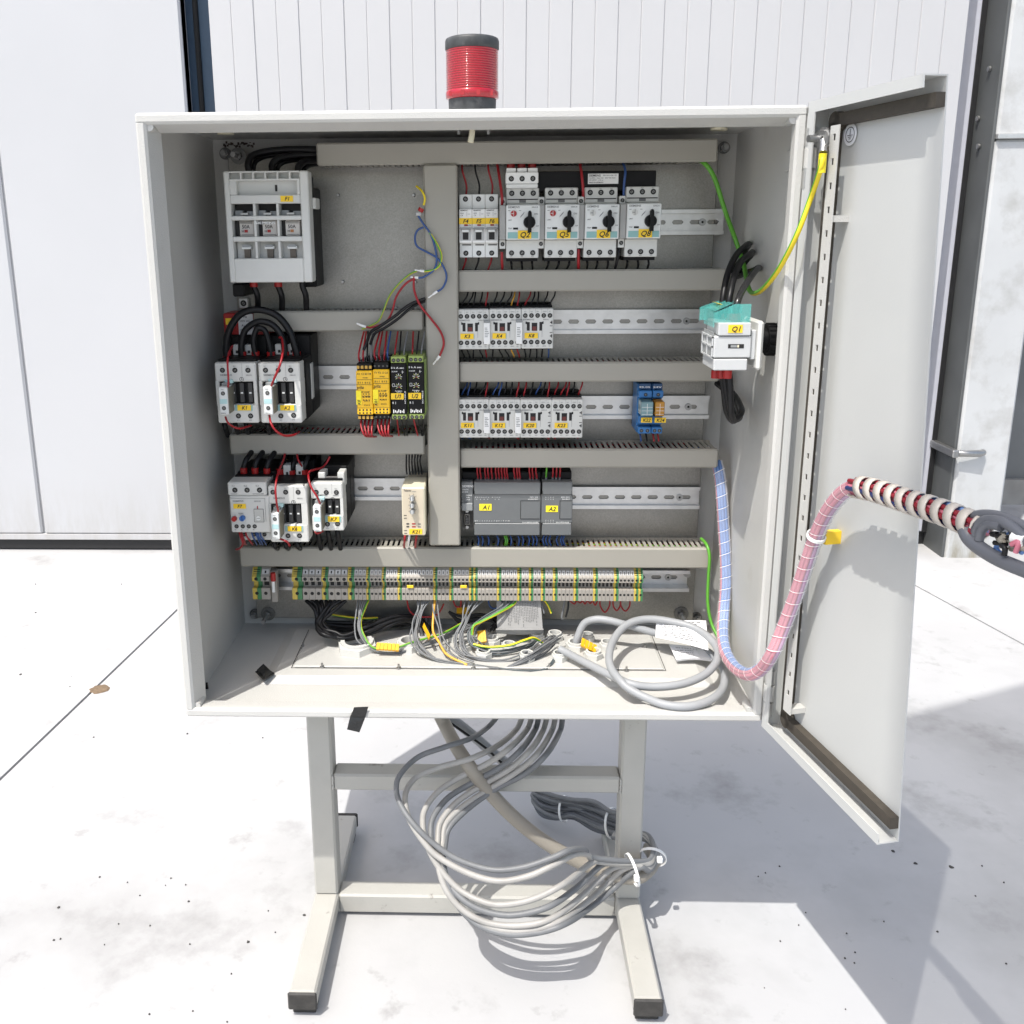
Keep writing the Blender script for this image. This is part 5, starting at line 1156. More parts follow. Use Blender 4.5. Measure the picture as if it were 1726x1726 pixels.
for px,c in ((920,grn),(931,redw),(937,redw),(943,redw)):
    p0=at(px+.5,805,YP+.014); p1=at(px+2,790,.21); wire(t,[(p0.x,p0.y,p0.z-.002),(p0.x,p0.y-.003,p0.z+.006),(p1.x,.215,p1.z+.006)],.0013,c)
    b=pb(t); b.cyl((p0.x,p0.y,p0.z-.006),(0,-.001,.008),.0016,greyc,8); b.build('ferrule',t)
for px in (917,922,928,940,947,951):
    p0=at(px,903,YP+.02); p1=at(px+1,916,.222); wire(t,[(p0.x,p0.y,p0.z),(p0.x-.002,p0.y-.003,p0.z-.006),(p1.x,.225,p1.z-.004)],.0013,bluew)

# ================================================================== BLUE PLUG-IN RELAYS
YS=.20
def bq(px,py,Y=YS): return q(px,py,Y)
for i,(pl,pr,tx,lb,cap) in enumerate(((1077,1100,'K22','blue relay socket with pale clear relay and yellow tag K22',mat('pale_clear_relay',(.15,.25,.27),.2)),(1100.5,1119,'K24','blue relay socket with amber relay and yellow tag K24',mat('amber_relay',(.38,.18,.02),.2)))):
    x0=bq(pl,690)[0]; x1=bq(pr,690)[0]
    z=lambda py: bq(1098,py)[1]
    t=thing('plug_relay',((x0+x1)/2,YS,z(734)),lb,'plug-in relay','blue relay sockets')
    b=pb(t)
    b.box(x0,x1,YS+.018,PY-.008,z(733),z(650),bluep,.001); b.box(x0+.0003,x1-.0003,YS+.006,YS+.0179,z(672),z(660),bluep,.001); b.box(x0+.0003,x1-.0003,YS+.004,YS+.0179,z(732),z(721),bluep,.001); b.box(x0+.0003,x1-.0003,YS+.006,YS+.0179,z(716),z(702),bluep,.001); b.box(x0+.001,x1-.001,YS+.012,YS+.0179,z(659),z(648.5),mat('dark_blue_plastic',(.02,.06,.14),.5),.001)
    b.build('socket',t)
    b=pb(t); b.box(x0+.0012,x1-.0012,YS-.012,YS+.017,z(699),z(675),cap,.001); o=b.build('relay',t)
    b=pb(t)
    for kz in range(3): b.box(x0+.002,x1-.002,YS-.0125,YS-.012,z(696-kz*6),z(695.6-kz*6),inkw)
    b.box((x0+x1)/2-.0002,(x0+x1)/2+.0002,YS-.0125,YS-.012,z(697),z(678),inkw); b.build('relay_ribs',o)
    for kx in (.28,.72): 
        xx=x0+(x1-x0)*kx; screw(t,xx,z(727),YS+.0039,.0026)
    screw(t,(x0+x1)/2,z(666.5),YS+.0059,.0026)
    b=pb(t); b.txt(('95.05','24V')[i],x0+.001,z(656),.0022,YS+.0115,inkw,w=(x1-x0)*.8); b.build('lettering',t)
    label_sticker(t,tx,x0+(.004 if i==0 else .0035),x0+(.0195 if i==0 else .0195),z(713),z(704.5),YS+.003-.0005*i)
    for kx,c in ((.28,bluew if i==0 else redw),(.72,blackw if i==0 else redw)):
        xx=x0+(x1-x0)*kx; wire(t,[(xx,YS+.03,z(733)),(xx+.001,YS+.02,z(738)),(xx+.002,YS+.015,z(748))],.0013,c)
AXQ=.058
swg=mat('switch_grey',(.50,.51,.51),.42,var=.03)
# ================================================================== MAIN SWITCH Q1 (on the right wall)
y0,y1=.027,.089
xL=at(1203,590,y0).x; xR=at(1266,590,y0).x; zq=lambda py: at(1235,py,y0).z
t=thing('main_switch',((xL+xR)/2,AXQ,zq(590)),'white main switch on the right wall with clear teal cover and yellow tag Q1','main switch')
b=pb(t); b.box(xL,xR,y0,y1,zq(603.5),zq(566.5),swg,.0015); b.build('housing',t)
b=pb(t); b.box(xL+.004,xR-.002,y0-.002,y1-.004,zq(565.5),zq(544),swg,.001); b.build('upper_terminal_cover',t)
b=pb(t); b.box(xL+.0005,xR-.004,y0-.002,y1-.004,zq(624),zq(605),swg,.001); b.build('lower_terminal_cover',t)
b=pb(t); b.box(xL+.003,xR-.004,y0+.001,y1-.006,zq(606),zq(603),hole); b.box(xL+.006,xR-.003,y0+.001,y1-.006,zq(567),zq(565),hole); b.build('cover_gaps',t)
xp0=at(1278,590,y0-.004).x-.001; b=pb(t); b.box(xR+.0003,xp0,y0+.004,y1-.004,zq(607),zq(557),swg,.001); b.box(xp0+.0002,xp0+.007,y0-.004,y1+.006,zq(624),zq(541),lgrey,.003); b.build('mounting_flange',t)
b=pb(t); zc=zq(577); rk=(zq(550)-zq(603))/2
b.cyl((xp0+.0072,AXQ,zc),(.012,0,0),rk*.72,blackp,24); b.cyl((xp0+.019,AXQ,zc),(.7583-xp0-.019,0,0),rk,blackp,28)
for i in range(18):
    a=2*math.pi*i/18; b.box(xp0+.0195,.7580,AXQ+rk*math.cos(a)-.0012,AXQ+rk*math.cos(a)+.0012,zc+rk*math.sin(a)-.0014,zc+rk*math.sin(a)+.0014,blackp)
b.build('locking_ring',t)
b=pb(t); a=q(1227,587,y0); c=q(1254,580,y0); b.box(a[0],c[0],y0-.0004,y0+.0002,a[1],c[1],hole); b.box(a[0]+.011,c[0]-.006,y0-.0007,y0,a[1]+.001,c[1]-.001,cream); b.box(a[0]+.003,a[0]+.0105,y0-.0006,y0,a[1]+.001,c[1]-.001,mgrey); b.build('position_window',t)
b=pb(t)   # left flank grid
for j in range(2):
    for i in range(2):
        ya=y0+.006+i*.027; za=zq(601)+j*.0165
        b.box(xL-.0006,xL+.0004,ya,ya+.021,za+.001,za+.0125,mat('grid_grey',(.30,.31,.31),.5))
for i in range(3): b.box(xL-.0022,xL-.0006,y0+.002+i*.027,y0+.0045+i*.027,zq(603),zq(567),swg)
for zz in (zq(603),zq(585),zq(569)): b.box(xL-.0022,xL-.0006,y0+.002,y1-.002,zz-.001,zz+.001,swg)
b.build('flank_grid',t)
b=pb(t)
za,zb2=zq(544),zq(513)
b.prism([(xL+.0005,y0+.004,za),(xR-.002,y0+.004,za),(xR-.002,y0+.004,zb2),(xL+.024,y0+.004,zb2),(xL+.0005,y0+.004,za+.012)],(0,.0015,0),tealt)
b.prism([(xL-.006,y1-.004,za-.002),(xR-.004,y1-.004,za-.002),(xR-.004,y1-.004,zb2),(xL+.016,y1-.004,zb2),(xL-.006,y1-.004,za+.014)],(0,.0015,0),tealt)
b.prism([(xL-.001,y0+.006,za-.006),(xL-.001,y1-.006,za-.006),(xL-.001,y1-.006,za+.014),(xL-.001,y0+.006,za+.012)],(.0015,0,0),tealt)
b.prism([(xL+.001,y0+.006,za+.0135),(xL+.001,y1-.006,za+.0135),(xL+.020,y1-.006,zb2),(xL+.020,y0+.006,zb2)],(.0015,0,.001),tealt)
b.box(xL+.022,xR-.006,y0+.028,y0+.030,za,zb2-.004,tealt)
b.build('clear_cover',t)
b=pb(t); b.prism([(xL+.008,y0+.03,za+.021),(xL+.016,y0+.03,zb2-.003),(xL+.016,y0+.055,zb2-.003),(xL+.008,y0+.055,za+.021)],(-.0006,0,.0006),yell); b.build('warning_flash',t)
for i,(px,Yq) in enumerate(((1240,.042),(1230,.060),(1220,.078))):
    p=at(px,538,Yq); b=pb(t); b.cyl((p.x,Yq,p.z-.006),(0,0,.013),.0058,redp,12); b.build('red_boot',t)
    p2=at(px-14,632,Yq); b=pb(t); b.cyl((p2.x,Yq,p2.z-.004),(0,0,.010),.0055,redp,12); b.build('red_boot',t)
a=q(1227,561,y0-.002); c=q(1252,547.5,y0-.002); label_sticker(t,'Q1',a[0],c[0],a[1],c[1],y0-.0021)
for i,(pts) in enumerate((((1216,535,.078),(1219,500,.08),(1227,460,.10),(1241,430,.13),(1256,415,.16),(1262,412,.19),(1256,428,.22),(1236,458,.252)),
   ((1226,535,.060),(1230,500,.062),(1238,465,.085),(1250,440,.115),(1264,428,.14),(1268,426,.17),(1260,442,.21),(1240,462,.25)),
   ((1238,537,.042),(1243,510,.042),(1252,488,.06),(1266,466,.085),(1276,453,.115),(1279,452,.14),(1266,457,.19),(1242,466,.245)))):
    wire(t,lwire(pts),.0042,blackw if i<2 else mat('black_sheen',(.02,.02,.021),.25),10,7,name='feed_cable')
for i,pts in enumerate((((1220,628,.06),(1224,655,.06),(1230,690,.065),(1239,706,.08),(1247,702,.10),(1243,684,.14),(1228,660,.20),(1210,645,.235)),
   ((1216,628,.075),(1220,655,.078),(1224,690,.085),(1233,708,.10),(1240,706,.12),(1240,686,.16),(1224,660,.215),(1208,646,.24)),
   ((1229,630,.045),(1231,655,.045),(1232,690,.05),(1236,708,.065),(1243,704,.08),(1250,690,.11),(1236,664,.19),(1214,648,.235)))):
    wire(t,lwire(pts),.0042,blackw,10,7,name='feed_cable')

# ================================================================== TERMINAL STRIP
YT=.214
zz=lambda py,px=760: at(px,py,YT).z
Z={k_:zz(v) for k_,v in dict(t=961.5,m=972,u0=981.5,u1=973,l1=993,b=1012).items()}
def strip_block(w,kind):
    me=bpy.data.meshes.new('terminal_block'); b=B()
    ca,cb=(yelt,greenp) if kind=='pe' else (termg,termg)
    g=.00012
    def bx(xa,xb,ya,yb_,za,zb_,m): b.box(xa+g,xb-g,ya,yb_,za,zb_,m,.0004 if m in (ca,cb) else 0)
    h=w*.52 if kind=='pe' else w
    for (xa,xb,m) in ((0,h,ca),(h,w,cb)) if kind=='pe' else ((0,w,ca),):
        bx(xa,xb,0,.045,Z['b']-Z['b'],Z['l1']-Z['b'],m)
        bx(xa,xb,0,.045,Z['u0']-Z['b'],Z['u1']-Z['b'],m)
        bx(xa,xb,.010,.045,Z['l1']-Z['b'],Z['u0']-Z['b'],m)
        b.prism([(xa+g,.002,Z['u1']-Z['b']),(xa+g,.046,Z['u1']-Z['b']),(xa+g,.046,Z['t']-Z['b']+.004),(xa+g,.012,Z['t']-Z['b'])],(xb-xa-2*g,0,0),m)
    r=.0019 if w<.008 else .0028
    for py in (977.3,1001.5):
        z=zz(py)-Z['b']; b.ring((w/2,.0001,z),(0,-1,0),r*.75,r,.0002,hole,10); b.disc(w/2,-.0001,z,r*.8,hole,10)
    if kind!='pe':
        b.box(w*.22,w*.78,.0094,.0101,zz(991.5)-Z['b'],zz(983.5)-Z['b'],hole)
        z0=zz(970.5)-Z['b']; z1=zz(964)-Z['b']
        b.prism([(w*.12,.0052,z0),(w*.88,.0052,z0),(w*.88,.0087,z1),(w*.12,.0087,z1)],(0,-.0012,0),mat('marker_grey',(.48,.48,.47),.6))
        b.prism([(w*.42,.0039,z0+.0016),(w*.60,.0039,z0+.0016),(w*.60,.0066,z1-.0016),(w*.42,.0066,z1-.0016)],(0,-.0003,0),ink)
    else:
        for i in range(3): b.box(w*.15,w*.85,.004+i*.002,.0046+i*.002,zz(971-i*3)-Z['b'],zz(970-i*3)-Z['b'],hole)
    me.from_pydata([tuple(v) for v in b.v],[],b.f)
    for m in b.ms: me.materials.append(m)
    me.polygons.foreach_set('material_index',b.m); me.update(); return me
groups=[]
def seg(a,c,n,k_): groups.append((a,c,n,k_))
seg(492,509,1,'pe')
for s in ('509.5 542 3 g','542 553 1 pe','553 586 3 g','586 597 1 pe','597 617 3 g','617 623.6 1 pe','623.6 643.6 3 g','643.6 650 1 pe','650 670 3 g','670 677 1 pe','677 730 8 g','730 737 1 pe','737 757 3 g','757 764 1 pe','764 790.5 4 g','790.5 805 2 pe','805 837.5 5 g','837.5 845 1 pe','845 872 4 g','872 879 1 pe','879 891.5 2 g','891.5 899 1 pe','899 912 2 g','912 919 1 pe','919 932 2 g','932 940 1 pe','940 967 4 g','967 975 1 pe','975 1000 4 g','1000 1008 1 pe','1008 1035 4 g','1035 1043 1 pe','1043 1069 4 g','1069 1084 2 pe'):
    a,c,n,k_=s.split(); seg(float(a),float(c),int(n),k_)
xs0=at(492,990,YT).x; xs1=at(1084,990,YT).x
ts=thing('terminal_strip',((xs0+xs1)/2,YT,Z['b']),'long row of grey and green-yellow terminal blocks under the bottom duct','terminal strip')
BM={}
def put(parent,a,c,n,k_,Yo=0):
    xa=at(a,990,YT).x; xb=at(c,990,YT).x; w=(xb-xa)/n; key=(round(w,4),k_)
    if key not in BM: BM[key]=strip_block(w,k_)
    for i in range(n):
        o=bpy.data.objects.new('terminal_block',BM[key]); S.collection.objects.link(o); o.parent=parent; o.location=Vector((xa+i*w,YT+Yo,Z['b']))-org(parent)
for g_ in groups: put(ts,*g_)
for px in (686,776):
    a=q(px,991,YT-.0005); c=q(px+11,986,YT-.0005); b=pb(ts); b.box(a[0],c[0],YT-.002,YT-.0004,a[1],c[1],yell,.0006); b.build('jumper_bridge',ts)
t2_=thing('terminal_strip',(at(440,990,YT).x,YT,Z['b']),'short pair of terminal blocks with a red test plug, left of the long row','terminal strip')
put(t2_,425,440,1,'pe'); put(t2_,440,455,1,'g')
b=pb(t2_); a=q(457,1022,YT); c=q(466,966,YT); b.box(a[0],c[0]-.002,YT+.006,YT+.02,a[1]+.004,c[1],termg,.001); b.build('end_clamp',t2_)
p=at(461,972,YT); b=pb(t2_); b.cyl((p.x,YT-.002,p.z-.006),(0,0,.013),.0038,redp,12); b.cyl((p.x-.0005,YT-.002,p.z-.024),(0,0,.0175),.0026,white,10); b.build('test_plug',t2_)
rail(425,1172,at(1120,979,.252).z,'metal rail carrying the long terminal strip at the bottom',.250)
p=at(1160,970,.25); b=pb(cab); b.ring((p.x,.2605,p.z),(0,-1,0),.003,.006,.002,steel,16); b.cyl((p.x,.259,p.z),(0,-.006,0),.005,steel,6,smooth=False); b.build('rail_bolt',cab)

# ================================================================== LOOSE WIRING INSIDE
FLZ=gz
def fl(px,py,h=.0): return atz(px,py,FLZ+h)
def mix(pts,floorfrom=None):
    out=[]
    for p in pts:
        if len(p)==4: out.append(fl(p[0],p[1],p[2]))      # (px,py,height,'f')
        else: out.append(at(*p))
    return out
def bundle(name,label,cat,base,wires,group=None):
    c=base; t=thing(name,c,label,cat,group)
    r9=random.Random(len(label)); am=.0026 if cat=='wire bundle' else .0035
    for (pts,r,m,m2) in wires:
        Q_=mix(pts); Q_=[v+Vector((r9.uniform(-am,am),r9.uniform(-am,am),r9.uniform(0,am)))*(1 if 0<i<len(Q_) else 0) for i,v in enumerate(Q_)]
        b=B(c); b.tube(cr(Q_,7),r,m,8,m2); b.build('wire',t)
    return t
rr=random.Random(11)
J=lambda s: rr.uniform(-s,s)
W_=[]
for i in range(9):
    x=516+i*8.4; jx,jy=J(5),J(4)
    W_.append(([(x,1012,.224),(x*.55+.45*543,1027,.216),(541+jx*.6+ (i-4)*1.6,1046,.205),(536+jx+i*1.2,1060,.195),(548+jx+i*2,1072+jy,.188),(580+jx,1076+jy,.19),(625+jx,1062+jy*1.5,.205),(665+jx,1045+jy*1.5,.225),(700+jx,1047+jy,.24),(722+jx,1062+jy,.245)],.0030,blackw,None))
for i in range(5):
    W_.append(([(548+i*3,1048+i*4,.235),(585,1052+i*4+J(2),.243),(630,1050+i*3,.246),(680,1040+i*4,.25),(715,1052+i*3,.25)],.0030,blackw,None))
W_.append(([(548,1034,.24),(575,1042,.244),(610,1045,.247),(640,1043,.25)],.0018,yelw,grn))
bundle('cable_bundle','thick bundle of black cables looping below the left end of the terminal strip','cable bundle',at(600,1050,.21),W_)
W_=[]
for i in range(4):
    x=603+i*4.4; j=J(3)
    W_.append(([(x,1012,.224),(602+i*2.5+j*.3,1035,.21),(600+i*3.2,1060,.19),(607+i*3.5,1083+j*.4,.175),(632+i*3,1099+i*.8,.168),(668+i*2,1100+i*1.2,.17),(705,1090+i*1.5,.18),(745,1074+i*2,.20),(782,1058+i*2,.225),(800,1052,.24)],.0013,greyc,None))
W_.append(([(621,1012,.224),(613,1028,.213),(607,1050,.2),(611,1072,.182),(628,1092,.170),(660,1095,.17),(700,1083,.18),(745,1068,.2),(780,1052,.225)],.0016,yelw,grn))
bundle('wire_bundle','grey wires with one yellow-green wire hanging in an arc behind the left yellow clip','wire bundle',at(660,1060,.2),W_)
W_=[]
for i in range(6):
    x=703+i*4.2; j=J(4)
    W_.append(([(x,1012,.224),(705+i*1.6+j*.3,1030,.212),(696+i*2.2,1052,.195),(694+i*2.2,1075,.178),(704+i*2.6,1096+j,.16),(735+i*2,1112+i*1.3,.145),(785,1122+i*1.4+j*.4,.135),(840,1126+i*1.2,.13),(885,1124-i*3.0,.14),(915+i*2,1106-i*4,.165),(932+i*3,1086-i*3,.19)],.0013,greyc,None))
for i in range(3):
    W_.append(([(775+i*6,1117+i*2,.14),(830,1126+i*2.5,.13),(880,1134+i*1.8,.12),(918,1128+i,.13),(936,1112,.15),(944,1103,.17)],.0013,mat('slate_wire',(.07,.085,.09),.45),None))
bundle('wire_bundle','grey wire bundle sweeping low in front along the floor to the right','wire bundle',at(800,1090,.16),W_)
W_=[([(733,1012,.224),(732,1040,.205),(731,1065,.185),(738,1085,.165),(756,1105,.15),(786,1122,.135)],.0019,orgw,None),
    ([(738,1012,.224),(738,1030,.212),(740,1055,.19),(750,1082,.165),(775,1105,.15),(800,1116,.14)],.0013,greyc,None),([(729,1012,.224),(733,1034,.208),(737,1062,.185),(746,1090,.162),(772,1112,.145)],.0013,greyc,None)]
bundle('wire_bundle','orange wire with two grey ones dropping beside the grey bundle','wire bundle',at(740,1060,.19),W_)
W_=[]
for i in range(5):
    x=784+i*7.5; j=J(4)
    W_.append(([(x,1012,.224),(783+i*3.2,1032,.212),(776+i*3,1050,.195),(767+i*3.2,1074,.178),(772+i*3.2,1097+j*.5,.16),(800+i*2,1109+i*1.4,.15),(845,1115+i*1.6,.145),(885,1104+i*2.4,.155),(912,1086+i*2.5,.18),(930,1073+i*2,.205),(938,1078,.205)],.0013,greyc,None))
bundle('wire_bundle','grey wires falling straight from the middle of the strip and curling right','wire bundle',at(830,1060,.19),W_)
W_=[]
for i in range(5):
    x=845+i*5.2
    W_.append(([(x,1012,.224),(845+i*3,1022,.216),(822+i*2.5,1038,.205),(800+i*2.4,1052,.195),(789+i*2.4,1070,.182),(796+i*3,1088,.17),(820+i*2,1099+i*.8,.162),(858,1098+i*1.2,.165),(890,1086+i*1.5,.18),(905,1080,.2)],.0013,greyc if i%2 else mat('slate_wire',(.07,.085,.09),.45),None))
W_.append(([(870,1012,.224),(862,1022,.216),(838,1035,.203),(812,1048,.192),(796,1058,.185),(794,1070,.182)],.0021,yelw,grn))
W_.append(([(798,1086,.168),(822,1093,.16),(858,1090,.163),(885,1079,.172),(902,1076,.18),(913,1084,.19)],.0020,yelw,grn))
bundle('wire_bundle','dark grey wires with a yellow-green wire curling behind the middle yellow clip','wire bundle',at(850,1060,.19),W_)
for nm,pts,r,m in (('red wire loop hanging under the strip between the grey wire bundles',[(686,1012,.232),(690,1028,.235),(700,1037,.236),(720,1040,.236),(738,1035,.235),(748,1018,.232)],.0013,redw),
    ('small red wire loop hanging left of the blue wire loop',[(764,1012,.232),(768,1022,.234),(776,1022,.234),(777,1012,.232)],.0013,redw),
    ('blue wire loop hanging under the middle of the terminal strip',[(823,1012,.232),(826,1022,.236),(834,1026,.236),(841,1020,.234),(840,1012,.232)],.0013,bluew)):
    lone('jumper_wire',nm,mix(pts),r,m,'wire')
pts=[(960,1012,.232)]
for i,(a,d) in enumerate(((968,1018),(978,1016),(986,1018),(995,1017),(1003,1020))): pts+=[(a,d,.236),(a+4,1013,.233)]
lone('jumper_wire','row of small red wire waves under the right part of the strip',mix(pts),.0013,redw,'wire')
for i,(a,c,d) in enumerate(((1011,1028,1032),(1033,1046,1029),(1046,1062,1030))):
    lone('jumper_wire',('left','middle','right')[i]+' one of three red wire loops under the right end of the strip',mix([(a,1012,.232),(a+1,1022,.236),((a+c)/2,d,.238),(c-1,1022,.236),(c,1012,.232)]),.0013,redw,'wire','red wire loops under the strip')
W_=[([(904,1012,.228),(908,1022,.225),(914,1033,.222),(917,1038,.22)],.0015,blackw,None),([(910,1012,.228),(914,1021,.225),(919,1034,.222)],.0013,greyc,None),([(918,1012,.228),(923,1022,.226),(930,1034,.224)],.0018,grn,yelw)]
bundle('wire_bundle','short cut black and yellow-green wire ends beside the printed booklet','wire bundle',at(915,1020,.225),W_)
W_=[([(952,1012,.228),(950,1026,.224),(947,1042,.222),(947,1046,.222)],.0015,greyc,None),([(958,1012,.228),(957,1026,.224),(951,1040,.222)],.0015,blackw,None)]
bundle('wire_bundle','two short black wire ends hanging right of the booklet','wire bundle',at(952,1025,.225),W_)
W_=[]
for i in range(5): W_.append(([(756+i*2,1031+i*2,.25),(780,1042+i*3,.248),(810,1036+i*3,.246),(835,1045+i*2,.246),(828,1062+i,.235)],.0022,blackw,None))
for i in range(4): W_.append(([(700+i*6,1040,.25),(706+i*5,1058,.245),(712+i*5,1075,.235),(716+i*4,1088,.225)],.0030,mat('dark_grey_cable',(.05,.05,.052),.45),None))
bundle('cable_bundle','dark cables rising from the floor glands behind the grey wires','cable bundle',at(740,1060,.245),W_)
# cable glands, nuts
def nut(px,py,r,h=.009,holem=None):
    p=fl(px,py); b=pb(cab); v=[]
    n=6; a0=.3
    b.ring((p.x,p.y,FLZ+.0002),(0,0,1),r*.70,r*1.0,h,lgrey,6); b.ring((p.x,p.y,FLZ+.0003),(0,0,1),r*.60,r*.80,h+.004,lgrey,24)
    b.build('cable_gland',cab)
    b=pb(cab); b.cyl((p.x,p.y,FLZ+.0002),(0,0,.0008),r*.6,holem or lgrey,20); b.build('gland_bore',cab)
nut(602,1094,.031,.010,mat('gland_inside',(.40,.40,.38),.5))
nut(690,1092,.021,.009,hole)
for px,py,r in ((828,1086,.014),(858,1096,.012),(780,1095,.014),(815,1108,.013),(905,1078,.012),(935,1078,.013),(888,1112,.012),(943,1112,.012),(971,1093,.016),(1000,1108,.014),(1024,1093,.013),(990,1080,.011),(762,1080,.0075)): nut(px,py,r,.008,hole)
# yellow clips / tags
def clip(label,px,py,w,h_,ang,lift,n=4):
    p=fl(px,py,lift); t=thing('yellow_clip',p,label,'clip','yellow cable marker clips')
    c_,s_=math.cos(ang),math.sin(ang)
    for i in range(n):
        x=-w/2+w*(i+.5)/n; b=B(p)
        q_=[(x-w/n*.45,-h_/2),(x+w/n*.45,-h_/2),(x+w/n*.45,h_/2),(x-w/n*.45,h_/2)]
        b.prism([(p.x+u*c_-v*s_*.5,p.y+(v)*.8,p.z+u*s_+v*.55) for u,v in q_],(0,-.003,.004),mat('clip_orange',(.80,.42,.01),.4)); b.build('clip_segment',t)
clip('long orange-yellow marker clip lying by the big open gland',654,1092,.034,.011,-.06,.012,6)
clip('orange-yellow clip standing beside the middle glands',812,1075,.013,.020,.2,.016,3)
clip('orange-yellow clip beside the grey hose end',992,1090,.026,.013,-.5,.012,4)
clip('slanted yellow marker among the dark cables',719,1066,.007,.022,1.2,.03,2)
clip('orange clip high behind the grey wires under the strip',780,1031,.020,.010,0,.03,2)
# booklet and folded sheets
def sheet_thing(name,label,corners,thick,lines,vert=False,pages=3,pm=None):
    P=[Vector(c) for c in corners]; c=sum(P,Vector())/4; n=(P[1]-P[0]).cross(P[3]-P[0]).normalized()
    if n.y>0: n=-n
    t=thing(name,c,label,'paper')
    for k_ in range(pages):
        b=B(c); o=-n*(thick*k_/pages); s=(1-.012*k_)
        v=[c+(p-c)*s+o for p in P]; v2=[x-n*(thick/pages*.7) for x in v]
        # gently bowed sheet
        N=6; top=[]; 
        for i in range(N+1):
            f=i/N; bow=n*.003*math.sin(math.pi*f)
            top+= [v[0].lerp(v[1],f)+bow, v[3].lerp(v[2],f)+bow]
        bot=[x-n*(thick/pages*.6) for x in top]; m=len(top)
        fs=[(2*i,2*i+2,2*i+3,2*i+1) for i in range(N)]+[(m+2*i,m+2*i+1,m+2*i+3,m+2*i+2) for i in range(N)]
        fs+=[(0,m,m+2,2)]+[(2*i,m+2*i,m+2*i+2,2*i+2) for i in range(1,N)]+[(2*i+1,2*i+3,m+2*i+3,m+2*i+1) for i in range(N)]+[(0,1,m+1,m),(2*N,m+2*N,m+2*N+1,2*N+1)]
        b.add(top+bot,fs,pm or paper); b.build('page',t)
    b=B(c); r2=random.Random(len(label))
    for i in range(lines):
        f=.06+.88*i/lines
        if r2.random()<.12: continue
        a0,a1=r2.uniform(.06,.12),r2.uniform(.55,.92)
        def pt(u,w): 
            x=P[0].lerp(P[1],u).lerp(P[3].lerp(P[2],u),w); return x+n*(.0007+.003*math.sin(math.pi*u))
        seg_=8
        for s in range(seg_):
            u0=a0+(a1-a0)*s/seg_; u1=a0+(a1-a0)*(s+r2.uniform(.5,.9))/seg_
            if vert: b.quad([pt(f,u0),pt(f+.016,u0),pt(f+.016,u1),pt(f,u1)],inkg)
            else: b.quad([pt(u0,f),pt(u1,f),pt(u1,f+.036),pt(u0,f+.036)],inkg)
    b.build('print_lines',t); return t
sheet_thing('booklet','thick folded booklet with fine print hanging below the strip centre',[at(837,1010,.226),at(911,1010,.226),at(915,1062,.205),at(838,1062,.205)],.004,24,True,3,shade_paper)
p=[at(836,1061,.203),at(916,1061,.203),at(916,1068,.206),at(836,1068,.206)]
c=sum(p,Vector())/4; b=B(c)
for k_ in range(5): b.tube(cr([p[0].lerp(p[3],k_/4)+Vector((0,.001*k_,0)),(p[0].lerp(p[3],k_/4)).lerp(p[1].lerp(p[2],k_/4),.5)+Vector((0,-.001,0)),p[1].lerp(p[2],k_/4)+Vector((0,.001*k_,0))],4),.0013,shade_paper,6)
tag(b.build('folded_edge'),'rounded white folded spine edge of paper below the hanging booklet','paper')
sheet_thing('instruction_sheet','white printed sheet lying tilted behind the grey hose loops',[fl(1106,1048,.045),fl(1190,1046,.05),fl(1194,1096,.030),fl(1105,1074,.028)],.002,12,False,2)
sheet_thing('instruction_sheet','folded printed sheet under the white one, half inside the hose loop',[fl(1128,1086,.012),fl(1196,1098,.012),fl(1200,1112,.006),fl(1140,1112,.006)],.004,5,False,3)
# grey hose with two loops
g3=lambda x,y,h: fl(740+x/3.384,930+y/3.384,h)
HP=[(780,545,.0),(786,500,.012),(826,412,.035),(890,386,.045),(960,390,.046),(1050,412,.042),(1140,437,.036),(1230,462,.03),(1400,500,.018),(1540,575,.010),(1600,640,.008),(1630,705,.007),(1612,790,.007),(1540,850,.007),(1420,882,.007),(1290,872,.007),(1180,832,.008),(1085,782,.014),(1035,735,.02),(985,670,.025),(970,600,.03),(988,520,.035),(1040,442,.042),(1110,398,.048),(1210,384,.05),(1330,400,.048),(1450,432,.045),(1540,490,.04),(1588,555,.034),(1585,622,.028),(1530,690,.022),(1440,738,.018),(1330,764,.016),(1200,770,.015),(1080,750,.018),(960,694,.016),(840,634,.014),(760,592,.014),(690,556,.016)]
P=cr([g3(*p) for p in HP],5); c=fl(1080,1120); b=B(c); b.tube(P,.0056,greyl,12)
tag(b.build('grey_hose'),'smooth grey cable coiled in two big loops on the cabinet floor','cable')
# black tape
p=[fl(430,1133,.001),fl(446,1125,.001),fl(463,1136,.001),fl(444,1147,.001)]
c=sum(p,Vector())/4; b=B(c); b.prism(p,(0,0,.0012),tapem); v=[p[0].lerp(p[1],.2)+Vector((0,0,.0016)),p[0].lerp(p[1],.9)+Vector((0,0,.006)),p[3].lerp(p[2],.8)+Vector((0,0,.004)),p[3].lerp(p[2],.2)+Vector((0,0,.0018))]; b.prism(v,(0,0,.0008),tapem)
tag(b.build('tape_scrap'),'crumpled scrap of black tape on the cabinet floor, front left','tape')
a=[at(597,1192,-.0012),at(621,1191,-.0012),at(616,1208,-.0012),at(590,1208,-.0012)]; d_=[at(590,1208.5,-.0012),at(616,1208.5,-.0012),at(606,1234,-.006),at(585,1229,-.006)]
c=a[3]; b=B(c); b.prism(a,(0,-.0008,0),tapem); b.prism(d_,(0,-.0008,0),tapem)
tag(b.build('tape_strip'),'strip of shiny black tape stuck over the bottom front edge of the cabinet','tape')
